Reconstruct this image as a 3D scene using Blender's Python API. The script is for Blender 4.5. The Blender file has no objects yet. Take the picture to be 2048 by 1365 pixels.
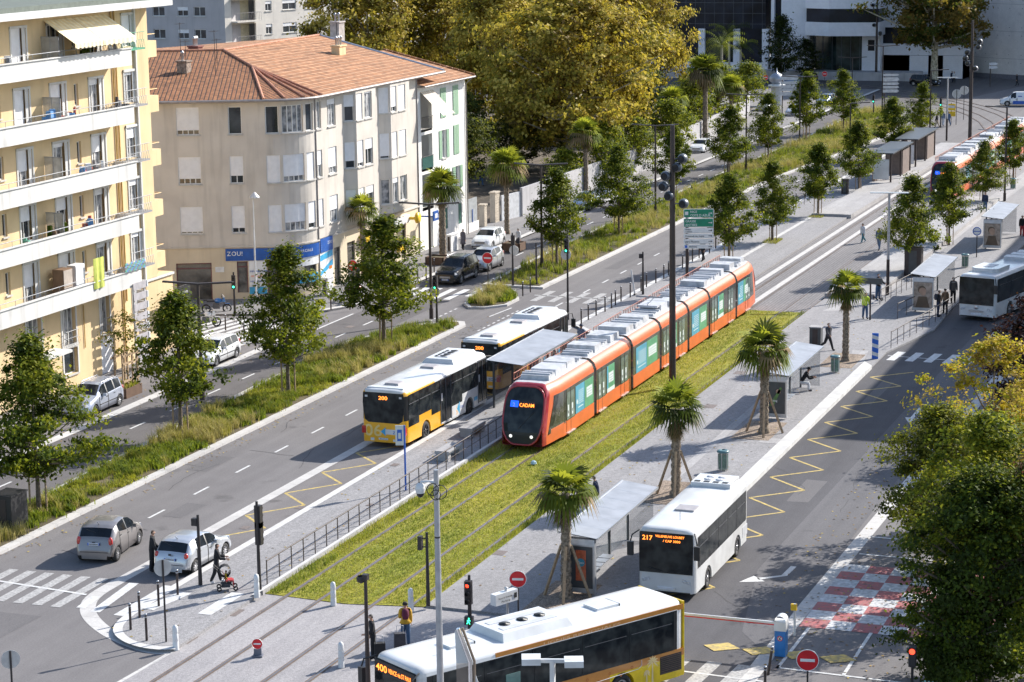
import bpy, bmesh, math, random
import numpy as np
from mathutils import Vector, Matrix
R = math.radians
SC = bpy.context.scene
COL = SC.collection
# ------------------------------------------------------------------ camera
F_PX, PITCH, ROLL, HEAD, CAM_H = 4551.1, 0.19206490, -0.01388956, 0.35423386, 27.2649
_fw = Vector((math.cos(HEAD)*math.cos(PITCH), math.sin(HEAD)*math.cos(PITCH), -math.sin(PITCH)))
_r0 = Vector((math.sin(HEAD), -math.cos(HEAD), 0)); _u0 = _r0.cross(_fw)
_r = _r0*math.cos(ROLL)+_u0*math.sin(ROLL); _u = -_r0*math.sin(ROLL)+_u0*math.cos(ROLL)
cd = bpy.data.cameras.new('camera'); cam = bpy.data.objects.new('camera', cd); COL.objects.link(cam)
M = Matrix((_r, _u, -_fw)).transposed().to_4x4(); M.translation = Vector((0, 0, CAM_H)); cam.matrix_world = M
cd.sensor_width = 36; cd.lens = F_PX/2048*36; cd.clip_start = .5; cd.clip_end = 5000
SC.camera = cam
# ------------------------------------------------------------------ light
SUN_EL, SUN_AZ = 33.0, -33.0
w = bpy.data.worlds.new('World'); SC.world = w; w.use_nodes = True
nt = w.node_tree; bg = nt.nodes['Background']; sky = nt.nodes.new('ShaderNodeTexSky')
sky.sky_type = 'NISHITA'; sky.sun_disc = False; sky.sun_elevation = R(SUN_EL); sky.sun_rotation = R(90-SUN_AZ)
nt.links.new(sky.outputs[0], bg.inputs[0]); bg.inputs[1].default_value = 0.135
sd = bpy.data.lights.new('sun', 'SUN'); sd.energy = 5.0; sd.angle = R(.5); sd.color = (1, .95, .87)
so = bpy.data.objects.new('sun', sd); COL.objects.link(so)
sdir = Vector((math.cos(R(SUN_EL))*math.cos(R(SUN_AZ)), math.cos(R(SUN_EL))*math.sin(R(SUN_AZ)), math.sin(R(SUN_EL))))
so.rotation_euler = sdir.to_track_quat('Z', 'Y').to_euler(); so.location = (60, -20, 80)
SC.view_settings.view_transform = 'Standard'; SC.view_settings.look = 'None'
SC.view_settings.exposure = 0.70; SC.view_settings.gamma = 1
SC.render.resolution_x = 1024; SC.render.resolution_y = 682
SC.cycles.max_bounces = 6; SC.cycles.transparent_max_bounces = 8; SC.cycles.use_denoising = True
SC.cycles.sample_clamp_indirect = 6

def g(px, py, z=0.0):
    "world point on the level z seen at photo pixel (px, py)"
    d = _fw*F_PX+_r*(px-1024)-_u*(py-682.5)
    return Vector((0, 0, CAM_H))+d*((z-CAM_H)/d.z)
def up(px, py, b):
    "height of a thing standing at ground point b whose top is seen at pixel row py"
    lo, hi = 0.0, 60.0
    for _ in range(40):
        m = (lo+hi)/2; d = Vector((b[0], b[1], m))-Vector((0, 0, CAM_H))
        if 682.5-F_PX*d.dot(_u)/d.dot(_fw) > py: lo = m
        else: hi = m
    return lo
# ------------------------------------------------------------------ materials
def lin(c):
    c = c/255.0
    return c/12.92 if c <= .04045 else ((c+.055)/1.055)**2.4
def S(r, g_, b): return (lin(r), lin(g_), lin(b))
MATS = {}
def mat(name, col, rough=.6, metal=0., vary=.12, scale=3., bump=0., bscale=40., spec=.5, trans=0., emit=0., coat=0., col2=None, detail=4):
    if name in MATS: return MATS[name]
    m = bpy.data.materials.new(name); m.use_nodes = True; n = m.node_tree.nodes; l = m.node_tree.links
    b = n['Principled BSDF']; b.inputs['Roughness'].default_value = rough; b.inputs['Metallic'].default_value = metal
    b.inputs['Specular IOR Level'].default_value = spec
    if coat: b.inputs['Coat Weight'].default_value = coat; b.inputs['Coat Roughness'].default_value = .05
    geo = n.new('ShaderNodeNewGeometry')
    tx = n.new('ShaderNodeTexNoise'); tx.inputs['Scale'].default_value = scale; tx.inputs['Detail'].default_value = detail
    l.new(geo.outputs['Position'], tx.inputs['Vector'])
    mx = n.new('ShaderNodeMix'); mx.data_type = 'RGBA'
    c1 = tuple(min(1, x*(1+vary)) for x in col)+(1,); c2 = (col2+(1,)) if col2 else tuple(x*(1-vary) for x in col)+(1,)
    rp = n.new('ShaderNodeMapRange'); rp.inputs[1].default_value = .35; rp.inputs[2].default_value = .65
    l.new(tx.outputs['Fac'], rp.inputs[0]); l.new(rp.outputs[0], mx.inputs['Factor'])
    mx.inputs['A'].default_value = c1; mx.inputs['B'].default_value = c2
    l.new(mx.outputs['Result'], b.inputs['Base Color'])
    if bump:
        t2 = n.new('ShaderNodeTexNoise'); t2.inputs['Scale'].default_value = bscale; l.new(geo.outputs['Position'], t2.inputs['Vector'])
        bp = n.new('ShaderNodeBump'); bp.inputs['Strength'].default_value = bump; bp.inputs['Distance'].default_value = .02
        l.new(t2.outputs['Fac'], bp.inputs['Height']); l.new(bp.outputs[0], b.inputs['Normal'])
    if emit: l.new(mx.outputs['Result'], b.inputs['Emission Color']); b.inputs['Emission Strength'].default_value = emit
    if trans:
        ts = n.new('ShaderNodeBsdfTransparent'); ms = n.new('ShaderNodeMixShader'); ms.inputs[0].default_value = trans
        l.new(b.outputs[0], ms.inputs[1]); l.new(ts.outputs[0], ms.inputs[2]); l.new(ms.outputs[0], n['Material Output'].inputs[0])
    MATS[name] = m; return m
def leafmat(name, col, tcol=None, t=.35):
    if name in MATS: return MATS[name]
    m = bpy.data.materials.new(name); m.use_nodes = True; n = m.node_tree.nodes; l = m.node_tree.links
    b = n['Principled BSDF']; b.inputs['Roughness'].default_value = .65; b.inputs['Specular IOR Level'].default_value = .15
    geo = n.new('ShaderNodeNewGeometry'); tx = n.new('ShaderNodeTexNoise'); tx.inputs['Scale'].default_value = 1.7
    l.new(geo.outputs['Position'], tx.inputs['Vector'])
    mx = n.new('ShaderNodeMix'); mx.data_type = 'RGBA'; l.new(tx.outputs['Fac'], mx.inputs['Factor'])
    mx.inputs['A'].default_value = tuple(x*.7 for x in col)+(1,); mx.inputs['B'].default_value = tuple(min(1, x*1.35) for x in col)+(1,)
    l.new(mx.outputs['Result'], b.inputs['Base Color'])
    tr = n.new('ShaderNodeBsdfTranslucent'); tc = tcol or tuple(min(1, x*1.6) for x in col); tr.inputs[0].default_value = tuple(tc)+(1,)
    ms = n.new('ShaderNodeMixShader'); ms.inputs[0].default_value = t
    l.new(b.outputs[0], ms.inputs[1]); l.new(tr.outputs[0], ms.inputs[2]); l.new(ms.outputs[0], n['Material Output'].inputs[0])
    MATS[name] = m; return m
def ground_mat(name, col, col2, big=.12, fine=60., grain=.25, rough=.9, stain=.35, seams=None):
    "worn paving: broad tone drift, long tyre-wise streaks along X, fine grain, small dark stains, optional joint grid"
    m = bpy.data.materials.new(name); m.use_nodes = True; n = m.node_tree.nodes; l = m.node_tree.links
    b = n['Principled BSDF']; b.inputs['Roughness'].default_value = rough; b.inputs['Specular IOR Level'].default_value = .25
    geo = n.new('ShaderNodeNewGeometry'); P = geo.outputs['Position']
    def noise(sc, det=3, vec=None):
        t = n.new('ShaderNodeTexNoise'); t.inputs['Scale'].default_value = sc; t.inputs['Detail'].default_value = det; l.new(vec or P, t.inputs['Vector']); return t.outputs['Fac']
    def rng(v, a, b_, c, d):
        r_ = n.new('ShaderNodeMapRange'); r_.inputs[1].default_value = a; r_.inputs[2].default_value = b_; r_.inputs[3].default_value = c; r_.inputs[4].default_value = d; l.new(v, r_.inputs[0]); return r_.outputs[0]
    mp = n.new('ShaderNodeMapping'); mp.inputs['Scale'].default_value = (.03, 1, 1); l.new(P, mp.inputs['Vector'])
    a = n.new('ShaderNodeMath'); a.operation = 'ADD'; l.new(noise(big), a.inputs[0]); l.new(rng(noise(1.3, 3, mp.outputs[0]), .3, .7, -.25, .25), a.inputs[1])
    a2 = n.new('ShaderNodeMath'); a2.operation = 'ADD'; l.new(a.outputs[0], a2.inputs[0]); l.new(rng(noise(.9, 5), .3, .7, -.12, .12), a2.inputs[1])
    mx = n.new('ShaderNodeMix'); mx.data_type = 'RGBA'; l.new(rng(a2.outputs[0], .2, .8, 0, 1), mx.inputs['Factor'])
    mx.inputs['A'].default_value = tuple(col)+(1,); mx.inputs['B'].default_value = tuple(col2)+(1,)
    gr = n.new('ShaderNodeMix'); gr.data_type = 'RGBA'; gr.blend_type = 'MULTIPLY'; gr.inputs['Factor'].default_value = 1
    l.new(mx.outputs['Result'], gr.inputs['A'])
    f = n.new('ShaderNodeMath'); f.operation = 'MULTIPLY'; l.new(rng(noise(fine, 2), .3, .7, 1-grain, 1+grain), f.inputs[0]); l.new(rng(noise(fine*.22, 2), .3, .7, 1-grain*.4, 1+grain*.4), f.inputs[1])
    f2 = n.new('ShaderNodeMath'); f2.operation = 'MULTIPLY'; l.new(f.outputs[0], f2.inputs[0]); l.new(rng(noise(.55, 6), .66, .74, 1, 1-stain), f2.inputs[1])
    last = f2.outputs[0]
    if seams:
        br = n.new('ShaderNodeTexBrick'); br.inputs['Scale'].default_value = 1; br.inputs['Brick Width'].default_value = seams[0]; br.inputs['Row Height'].default_value = seams[1]
        br.inputs['Mortar Size'].default_value = seams[2]; br.inputs['Color1'].default_value = (1, 1, 1, 1); br.inputs['Color2'].default_value = (.9, .9, .9, 1); br.inputs['Mortar'].default_value = (seams[3],)*3+(1,)
        l.new(P, br.inputs['Vector']); f3 = n.new('ShaderNodeMath'); f3.operation = 'MULTIPLY'; l.new(last, f3.inputs[0]); l.new(br.outputs['Color'], f3.inputs[1]); last = f3.outputs[0]
    l.new(last, gr.inputs['B']); l.new(gr.outputs['Result'], b.inputs['Base Color'])
    bp = n.new('ShaderNodeBump'); bp.inputs['Strength'].default_value = .35; bp.inputs['Distance'].default_value = .01; l.new(noise(fine*.6, 3), bp.inputs['Height']); l.new(bp.outputs[0], b.inputs['Normal'])
    MATS[name] = m; return m
# ------------------------------------------------------------------ mesh builder
TXT = {}
def textgeo(s, bold=False):
    if s in TXT: return TXT[s]
    c = bpy.data.curves.new('t', 'FONT'); c.body = s; c.size = 1.0; c.resolution_u = 3; c.align_x = 'LEFT'; c.offset = .012
    o = bpy.data.objects.new('t', c); COL.objects.link(o); dg = bpy.context.evaluated_depsgraph_get()
    me = bpy.data.meshes.new_from_object(o.evaluated_get(dg)); v = [x.co.copy() for x in me.vertices]; f = [tuple(p.vertices) for p in me.polygons]
    wd = max([x.x for x in v]+[.1]); bpy.data.objects.remove(o); bpy.data.curves.remove(c); bpy.data.meshes.remove(me)
    TXT[s] = (v, f, wd); return TXT[s]
class MB:
    def __init__(s): s.v = []; s.f = []; s.m = []; s.sm = []
    def add(s, vs, fs, m=0, smooth=False):
        o = len(s.v); s.v += [tuple(x) for x in vs]
        for f in fs: s.f.append(tuple(i+o for i in f)); s.m.append(m); s.sm.append(smooth)
        return s
    def box(s, c, d, m=0, rz=0., top=None, M=None):
        x, y, z = d[0]/2, d[1]/2, d[2]/2; tx, ty = (top if top else (1, 1))
        vs = [Vector((sx*x*(tx if sz > 0 else 1), sy*y*(ty if sz > 0 else 1), sz*z)) for sz in (-1, 1) for sx, sy in ((-1, -1), (1, -1), (1, 1), (-1, 1))]
        if rz: vs = [Matrix.Rotation(rz, 3, 'Z') @ v for v in vs]
        if M: vs = [M @ v for v in vs]
        vs = [v+Vector(c) for v in vs]
        return s.add(vs, [(3, 2, 1, 0), (4, 5, 6, 7), (0, 1, 5, 4), (1, 2, 6, 5), (2, 3, 7, 6), (3, 0, 4, 7)], m)
    def b2(s, x0, x1, y0, y1, z0, z1, m=0): return s.box(((x0+x1)/2, (y0+y1)/2, (z0+z1)/2), (abs(x1-x0), abs(y1-y0), abs(z1-z0)), m)
    def prism(s, poly, z0, z1, m=0, mside=None):
        n = len(poly); a = sum(poly[i][0]*poly[(i+1) % n][1]-poly[(i+1) % n][0]*poly[i][1] for i in range(n))
        if a < 0: poly = poly[::-1]
        s.add([(p[0], p[1], z1) for p in poly], [tuple(range(n))], m)
        vs = [(p[0], p[1], z0) for p in poly]+[(p[0], p[1], z1) for p in poly]
        return s.add(vs, [(i, (i+1) % n, n+(i+1) % n, n+i) for i in range(n)], m if mside is None else mside)
    def sheet(s, poly, z, m=0): return s.add([(p[0], p[1], z) for p in poly], [tuple(range(len(poly)))], m)
    def quad(s, a, b, c, d, m=0): return s.add([a, b, c, d], [(0, 1, 2, 3)], m)
    def tube(s, pts, r, n=8, m=0, cap=True, smooth=True):
        pts = [Vector(p) for p in pts]; k = len(pts); rr = r if isinstance(r, (list, tuple)) else [r]*k; vs = []
        prev = None
        for i, p in enumerate(pts):
            t = (pts[min(i+1, k-1)]-pts[max(i-1, 0)]).normalized()
            a = Vector((0, 0, 1)) if abs(t.z) < .9 else Vector((1, 0, 0))
            if prev is not None: a = prev
            x = (a-t*a.dot(t)).normalized(); prev = x; y = t.cross(x)
            vs += [p+(x*math.cos(2*math.pi*j/n)+y*math.sin(2*math.pi*j/n))*rr[i] for j in range(n)]
        fs = [(i*n+j, i*n+(j+1) % n, (i+1)*n+(j+1) % n, (i+1)*n+j) for i in range(k-1) for j in range(n)]
        s.add(vs, fs, m, smooth)
        if cap: s.add(vs[:n][::-1], [tuple(range(n))], m); s.add(vs[-n:], [tuple(range(n))], m)
        return s
    def lathe(s, prof, c=(0, 0, 0), n=16, m=0, ax='z', smooth=True):
        c = Vector(c); vs = []
        for r, h in prof:
            for j in range(n):
                a = 2*math.pi*j/n; u, v = r*math.cos(a), r*math.sin(a)
                vs.append(c+(Vector((u, v, h)) if ax == 'z' else Vector((h, u, v)) if ax == 'x' else Vector((v, h, u))))
        k = len(prof)
        return s.add(vs, [(i*n+j, i*n+(j+1) % n, (i+1)*n+(j+1) % n, (i+1)*n+j) for i in range(k-1) for j in range(n)], m, smooth)
    def disc(s, c, r, nrm, m=0, n=20, back=False):
        c = Vector(c); nrm = Vector(nrm).normalized(); a = Vector((0, 0, 1)) if abs(nrm.z) < .9 else Vector((1, 0, 0))
        x = a.cross(nrm).normalized(); y = nrm.cross(x)
        return s.add([c+(x*math.cos(2*math.pi*j/n)+y*math.sin(2*math.pi*j/n))*r for j in range(n)], [tuple(range(n))], m)
    def text(s, st, o, xd, yd, size, m=0, width=None):
        v, f, wd = textgeo(st); o = Vector(o); xd = Vector(xd).normalized(); yd = Vector(yd).normalized(); sx = size
        if width: sx = width/wd
        return s.add([o+xd*p.x*sx+yd*p.y*size for p in v], f, m)
    def strip(s, pts, wd, z, m=0):
        "flat band along a polyline"
        pts = [Vector((p[0], p[1], 0)) for p in pts]; L = []; Rr = []
        for i, p in enumerate(pts):
            t = (pts[min(i+1, len(pts)-1)]-pts[max(i-1, 0)]).normalized(); nn = Vector((-t.y, t.x, 0))
            w_ = wd[i] if isinstance(wd, (list, tuple)) else wd
            L.append(p+nn*w_/2); Rr.append(p-nn*w_/2)
        for i in range(len(pts)-1):
            s.add([(q.x, q.y, z) for q in (Rr[i], Rr[i+1], L[i+1], L[i])], [(0, 1, 2, 3)], m)
        return s
    def wall(s, pts, th, z0, z1, m=0):
        pts = [Vector((p[0], p[1], 0)) for p in pts]; L = []; Rr = []
        for i, p in enumerate(pts):
            t = (pts[min(i+1, len(pts)-1)]-pts[max(i-1, 0)]).normalized(); nn = Vector((-t.y, t.x, 0)); L.append(p+nn*th/2); Rr.append(p-nn*th/2)
        for i in range(len(pts)-1):
            q = [Rr[i], Rr[i+1], L[i+1], L[i]]; s.prism([(a.x, a.y) for a in q], z0, z1, m)
        return s
    def build(s, name, mats, parent=None, loc=None, kind=None, rz=None):
        me = bpy.data.meshes.new(name); me.from_pydata(s.v, [], s.f)
        for m in (mats if isinstance(mats, (list, tuple)) else [mats]): me.materials.append(m)
        me.polygons.foreach_set('material_index', s.m); me.polygons.foreach_set('use_smooth', s.sm); me.update()
        o = bpy.data.objects.new(name, me); COL.objects.link(o)
        if parent: o.parent = parent
        if loc: o.location = loc
        if rz is not None: o.rotation_euler.z = rz
        if kind: o['kind'] = kind
        return o
def quads(name, V, mi, mats, parent=None, kind=None, tri=False):
    "fast mesh out of an (n,4,3) or (n,3,3) array"
    V = np.asarray(V, dtype=np.float32); n, k, _ = V.shape
    me = bpy.data.meshes.new(name); me.vertices.add(n*k); me.vertices.foreach_set('co', V.reshape(-1))
    me.loops.add(n*k); me.loops.foreach_set('vertex_index', np.arange(n*k, dtype=np.int32))
    me.polygons.add(n); me.polygons.foreach_set('loop_start', np.arange(0, n*k, k, dtype=np.int32)); me.polygons.foreach_set('loop_total', np.full(n, k, dtype=np.int32))
    for m in mats: me.materials.append(m)
    me.polygons.foreach_set('material_index', np.asarray(mi, dtype=np.int32)); me.update(calc_edges=True); me.validate()
    o = bpy.data.objects.new(name, me); COL.objects.link(o)
    if parent: o.parent = parent
    if kind: o['kind'] = kind
    return o
def thing(name, label, cat, loc=(0, 0, 0), rz=0., group=None):
    o = bpy.data.objects.new(name, None); COL.objects.link(o); o.empty_display_size = .3
    o.location = loc; o.rotation_euler = (0, 0, rz); o['label'] = label; o['category'] = cat
    if group: o['group'] = group
    return o
def tag(o, label, cat, group=None):
    o['label'] = label; o['category'] = cat
    if group: o['group'] = group
    return o
KIDS = {}
def clone(root, loc, rz=None, label=None, group=None, sc=None):
    "a copy of a thing with copies of its parts and sub-parts, sharing mesh data"
    def rec(o, par):
        c = o.copy(); COL.objects.link(c); c.parent = par
        for ch in o.children: rec(ch, c)
        return c
    r_ = rec(root, None); r_.location = loc
    if rz is not None: r_.rotation_euler.z = rz
    if label: r_['label'] = label
    if group: r_['group'] = group
    if sc: r_.scale = sc if isinstance(sc, (tuple, list)) else (sc, sc, sc)
    return r_
# ================================================================== surfaces of the street
A_BASE = ground_mat('asphalt', (.185, .176, .178), (.150, .142, .145), stain=.25)
A_FAR = ground_mat('asphalt_far_road', (.135, .127, .128), (.105, .098, .10), stain=.3)
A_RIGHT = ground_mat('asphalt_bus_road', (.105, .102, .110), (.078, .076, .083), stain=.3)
A_BAY = ground_mat('asphalt_bay', (.19, .178, .178), (.15, .14, .142), stain=.35)
PAVE = ground_mat('grey_paving', (.30, .292, .298), (.245, .24, .246), fine=28, grain=.35, stain=.2)
PAVE2 = ground_mat('pale_paving', (.42, .41, .41), (.35, .34, .345), fine=30, grain=.2, stain=.25, seams=(1.2, .6, .01, .75))
CROSS = ground_mat('track_crossing_paving', (.34, .325, .33), (.27, .26, .268), fine=34, grain=.28, stain=.3)
COBB = ground_mat('track_cobbles', (.27, .255, .255), (.215, .205, .21), fine=22, grain=.3, stain=.2, seams=(.3, .22, .03, .6))
KERB = ground_mat('kerb_stone', (.58, .565, .55), (.48, .465, .455), fine=30, grain=.12, stain=.2, seams=(1.0, 40, .02, .7))
SOIL = ground_mat('planting_soil', (.14, .115, .07), (.09, .075, .045), fine=18, grain=.5)
GRAV = ground_mat('pit_gravel', (.30, .24, .19), (.2, .155, .12), fine=20, grain=.6)
WPAINT = mat('road_paint_white', (.56, .56, .56), .7, vary=.14, scale=5, detail=8)
WORN = mat('road_paint_worn', (.40, .395, .39), .8, vary=.15, scale=9, detail=12, col2=(.25, .245, .248))
YPAINT = mat('road_paint_yellow', (.52, .38, .10), .75, vary=.2, scale=6, detail=9, col2=(.31, .25, .13))
STEEL = mat('rail_steel', (.30, .27, .26), .35, .8)
STEELR = mat('rail_rust', (.16, .11, .08), .8)
def struct(mb, name, m, **k): return mb.build(name, m, kind='structure', **k)
struct(MB().sheet([(-300, -900), (2200, -900), (2200, 1300), (-300, 1300)], 0), 'ground', A_BASE)
o = MB()
o.sheet([(60, 57.4), (86, 56.6), (100, 57.3), (110, 57.8), (300, 58.4), (300, 62.3), (60, 62.0)], .004); struct(o, 'far_road', A_FAR)
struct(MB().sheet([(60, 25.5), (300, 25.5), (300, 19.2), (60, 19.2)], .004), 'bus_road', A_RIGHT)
struct(MB().sheet([(88, 21.9), (140, 21.4), (140, 19.2), (78, 19.2), (80, 20.5)], .008), 'bus_road_patch', ground_mat('asphalt_patch', (.14, .136, .144), (.11, .107, .114)))
struct(MB().sheet([(75, 43.9), (78, 46.2), (134, 46.2), (137.5, 46.2), (134, 43.7), (82, 43.6)], .004), 'bus_bay', A_BAY)
# parking strip, left pavement, side street
struct(MB().sheet([(60, 62.6), (131, 63.2), (131, 65.6), (60, 65.2)], .004), 'parking_strip', A_BAY)
o = MB(); o.prism([(60, 65.2), (122, 65.6), (124.5, 67.5), (124.5, 90), (60, 90)], 0, .12); struct(o, 'left_pavement', ground_mat('pavement_asphalt', (.24, .232, .232), (.195, .188, .19)))
o = MB(); o.prism([(134.0, 90), (134.0, 72), (135.6, 66.5), (137.4, 64.4), (139.5, 63.4), (150, 62.8), (200, 63.2), (320, 62.5), (320, 110), (134, 110)], 0, .12); struct(o, 'corner_pavement', MATS['pavement_asphalt'])
o = MB(); o.strip([(60, 62.3), (102, 62.3), (131.5, 62.9)], .62, .012); o.strip([(137.2, 66.4), (137.9, 64.5), (140, 63.45), (150, 62.9), (200, 63.3), (320, 62.6)], .5, .13)
struct(o, 'left_kerb', KERB)
# medians: kerbs with planting soil inside
MED = [(60, 53.2), (135.2, 53.2), (136.3, 53.7), (136.3, 54.6), (134, 56.6), (128, 58.4), (114, 58.0), (100, 57.2), (88, 56.5), (60, 55.9)]
ISL = [(143.0, 53.2), (145.4, 53.2), (147.2, 54.0), (148.3, 55.2), (147.2, 56.3), (144.9, 56.7), (142.6, 56.2), (141.4, 55.4), (141.6, 54.3)]
MED3 = [(150.2, 53.15), (188, 52.85), (216, 52.4), (242, 50.4), (262, 49.2), (280, 51.5), (291, 56.5), (286, 58.6), (250, 58.2), (215, 58.7), (170, 58.5), (150.4, 57.8)]
def inset(poly, d):
    c = Vector((sum(p[0] for p in poly)/len(poly), sum(p[1] for p in poly)/len(poly))); out = []; n = len(poly)
    a = sum(poly[i][0]*poly[(i+1) % n][1]-poly[(i+1) % n][0]*poly[i][1] for i in range(n)); sg = 1 if a > 0 else -1
    for i in range(n):
        p0, p1, p2 = Vector(poly[i-1]), Vector(poly[i]), Vector(poly[(i+1) % n]); t1 = (p1-p0).normalized(); t2 = (p2-p1).normalized()
        n1 = Vector((-t1.y, t1.x))*sg; n2 = Vector((-t2.y, t2.x))*sg; b = (n1+n2); b = b/max(.3, b.length_squared/2)
        out.append(tuple(p1+b*d))
    return out
o = MB()
for P_ in (MED, ISL, MED3): o.prism(P_, 0, .14)
struct(o, 'median_kerb', KERB)
o = MB()
for P_ in (MED, ISL, MED3): o.prism(inset(P_, .42 if P_ is not ISL else .25), .10, .17)
struct(o, 'median_soil', SOIL)
# tram-side platform on the left (rounded tip near the crossing)
def chaik(P_, n=2):
    for _ in range(n): P_ = [P_[0]]+[q for a, b in zip(P_, P_[1:]) for q in ((a[0]*.75+b[0]*.25, a[1]*.75+b[1]*.25), (a[0]*.25+b[0]*.75, a[1]*.25+b[1]*.75))]+[P_[-1]]
    return P_
TIP = chaik([(71.4, 39.9), (71.15, 40.4), (71.2, 41.2), (71.6, 42.1), (72.4, 42.95), (73.4, 43.4), (75, 43.6), (78, 43.62)])
LP = TIP+[(82, 43.62), (134, 43.7), (137.4, 46.5), (160, 46.3), (200, 46.3), (250, 46.0), (250, 39.9), (79, 39.9)]
o = MB(); o.prism(LP, 0, .13); struct(o, 'left_platform', PAVE)
o = MB(); o.strip(TIP[:]+[(100, 43.6), (134, 43.68)], .36, .136); o.strip([(134, 43.7), (137.4, 46.38), (160, 46.2), (200, 46.15), (245, 45.9)], .4, .136)
o.strip([(78, 39.97), (100, 39.97), (146, 39.97)], .16, .20)
struct(o, 'platform_kerb', mat('white_granite', (.56, .55, .54), .7, vary=.1, scale=2))
o = MB(); o.prism([(78.6, 39.85), (146, 39.85), (146, 40.05), (78.6, 40.05)], .0, .196); struct(o, 'trackbed_edge', PAVE2)
o = MB(); o.strip([(78.6, 46.4), (100, 46.38), (134, 46.4), (137.5, 46.8)], .55, .008)
ob = [(78.6, 46.4), (76.4, 46.38), (74.9, 45.75), (73.7, 44.8), (72.45, 43.35), (71.65, 42.0), (71.1, 40.75), (71.25, 39.95)]
o.strip(chaik(ob), .62, .0082); o.strip([(71.3, 39.9), (66, 40.2), (50, 41)], .3, .008)
struct(o, 'bay_band', KERB)
# tram crossing (foreground), grass bed, cobbled bed
struct(MB().sheet([(40, 41.5), (71.3, 39.9), (78.8, 39.9), (78.5, 36.3), (79.1, 33.0), (79.0, 29.5), (62, 26), (40, 24)], .01), 'crossing_paving', CROSS)
struct(MB().sheet([(78.8, 39.86), (146, 39.86), (146, 33.1), (79.15, 33.0), (78.55, 36.2)], .03), 'grass_bed', ground_mat('turf', (.17, .19, .022), (.28, .25, .035), fine=14, grain=.5, stain=.3))
struct(MB().sheet([(146, 39.9), (260, 39.9), (260, 31.5), (146, 33.1)], .012), 'track_cobble_bed', COBB)
o = MB()
for y in (39.05, 37.25): o.strip([(147, y+.25), (190, y), (245, y-.3)], .42, .02)
o.strip([(150.5, 43.15), (191, 42.9)], .35, .14)
struct(o, 'track_edge_band', mat('pale_concrete', (.50, .485, .47), .8, vary=.12))
RAILS = (38.87, 37.37, 35.1, 33.6)
def rail_path(y0):
    pts = [(40, y0+1.2), (55, y0+.65), (68, y0+.15), (80, y0), (250, y0-.6)]
    for k in range(1, 13):
        a = k/12*R(62); Rr = 70+36-y0+34; pts.append((250+Rr*math.sin(a), y0-.6+Rr*(1-math.cos(a))))
    return pts
o = MB()
for y in RAILS: o.strip(rail_path(y), .075, .042, 0); o.strip(rail_path(y), .19, .036, 1)
struct(o, 'tram_rails', [STEEL, STEELR])
# right plaza with white kerb
RPL = [(79.1, 33.0), (146, 33.15), (260, 31.5), (260, 22.5), (176, 23.5), (150, 24.2), (142, 24.0), (134, 25.5), (92, 25.5), (80, 25.5), (79.0, 29.5)]
o = MB(); o.prism(RPL, 0, .11); struct(o, 'right_plaza', PAVE)
o = MB(); o.prism([(90, 25.44), (129.3, 25.44), (130.4, 26.1), (104, 26.15), (90, 26.1)], .0, .22); struct(o, 'bus_kerb', mat('bus_kerb_white', (.57, .56, .545), .75, vary=.14, scale=1.3, detail=8))
o = MB()
for x in (109.2,): o.b2(x, x+1.1, 26.1, 27.2, .11, .118)
o.strip([(88, 29.2), (128, 29.4), (128.2, 29.4)], .45, .118); o.sheet([(146.5, 32.2), (151.5, 31.2), (151.0, 30.2), (146.8, 31.2)], .118); o.sheet([(128.7, 26.6), (134, 27.6), (134, 26.6), (130.5, 26.2)], .118)
o.strip([(150, 30.2), (200, 29.6), (250, 28.5)], 1.7, .116); o.strip([(115, 26.4), (115.1, 28.2)], .12, .118)
struct(o, 'plaza_pale_bands', PAVE2)
# raised tram platforms further on
o = MB(); o.prism([(191, 43.0), (204, 42.6), (250, 42.0), (250, 39.3), (203.5, 39.5), (191, 39.6)], 0, .35); o.prism([(151.5, 33.15), (205, 31.9), (205, 29.0), (152, 29.8)], 0, .42); struct(o, 'tram_platform', PAVE2)
o = MB()
for x, y in ((81.7, 28.1), (98.5, 28.5), (111.9, 27.7), (130.8, 27.4)): o.sheet([(x-2.2, y-.9), (x+2.0, y-.9), (x+2.0, y+1.1), (x-2.2, y+1.1)], .122)
struct(o, 'palm_pits', GRAV)
# car park on the right: light kerb band, checkerboard
o = MB(); o.strip([(60, 18.9), (81, 18.95), (97, 18.7), (160, 17.5)], .6, .007); struct(o, 'car_park_band', KERB)
o = MB(); RED = mat('red_ground_paint', (.36, .09, .09), .8, vary=.25, scale=5, col2=(.25, .13, .13), detail=8); WC = mat('white_ground_paint', (.55, .55, .56), .8, vary=.15, scale=5, col2=(.36, .36, .37), detail=8)
for i in range(8):
    for j in range(7):
        x0, x1 = 81.25+i*1.08, 81.25+(i+1)*1.08; y1 = 18.6-j*1.0; y0 = y1-1.0
        o.sheet([(x0, y0), (x1, y0), (x1, y1), (x0, y1)], .014, (i+j) % 2)
struct(o, 'checkerboard_marking', [RED, WC])
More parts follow.
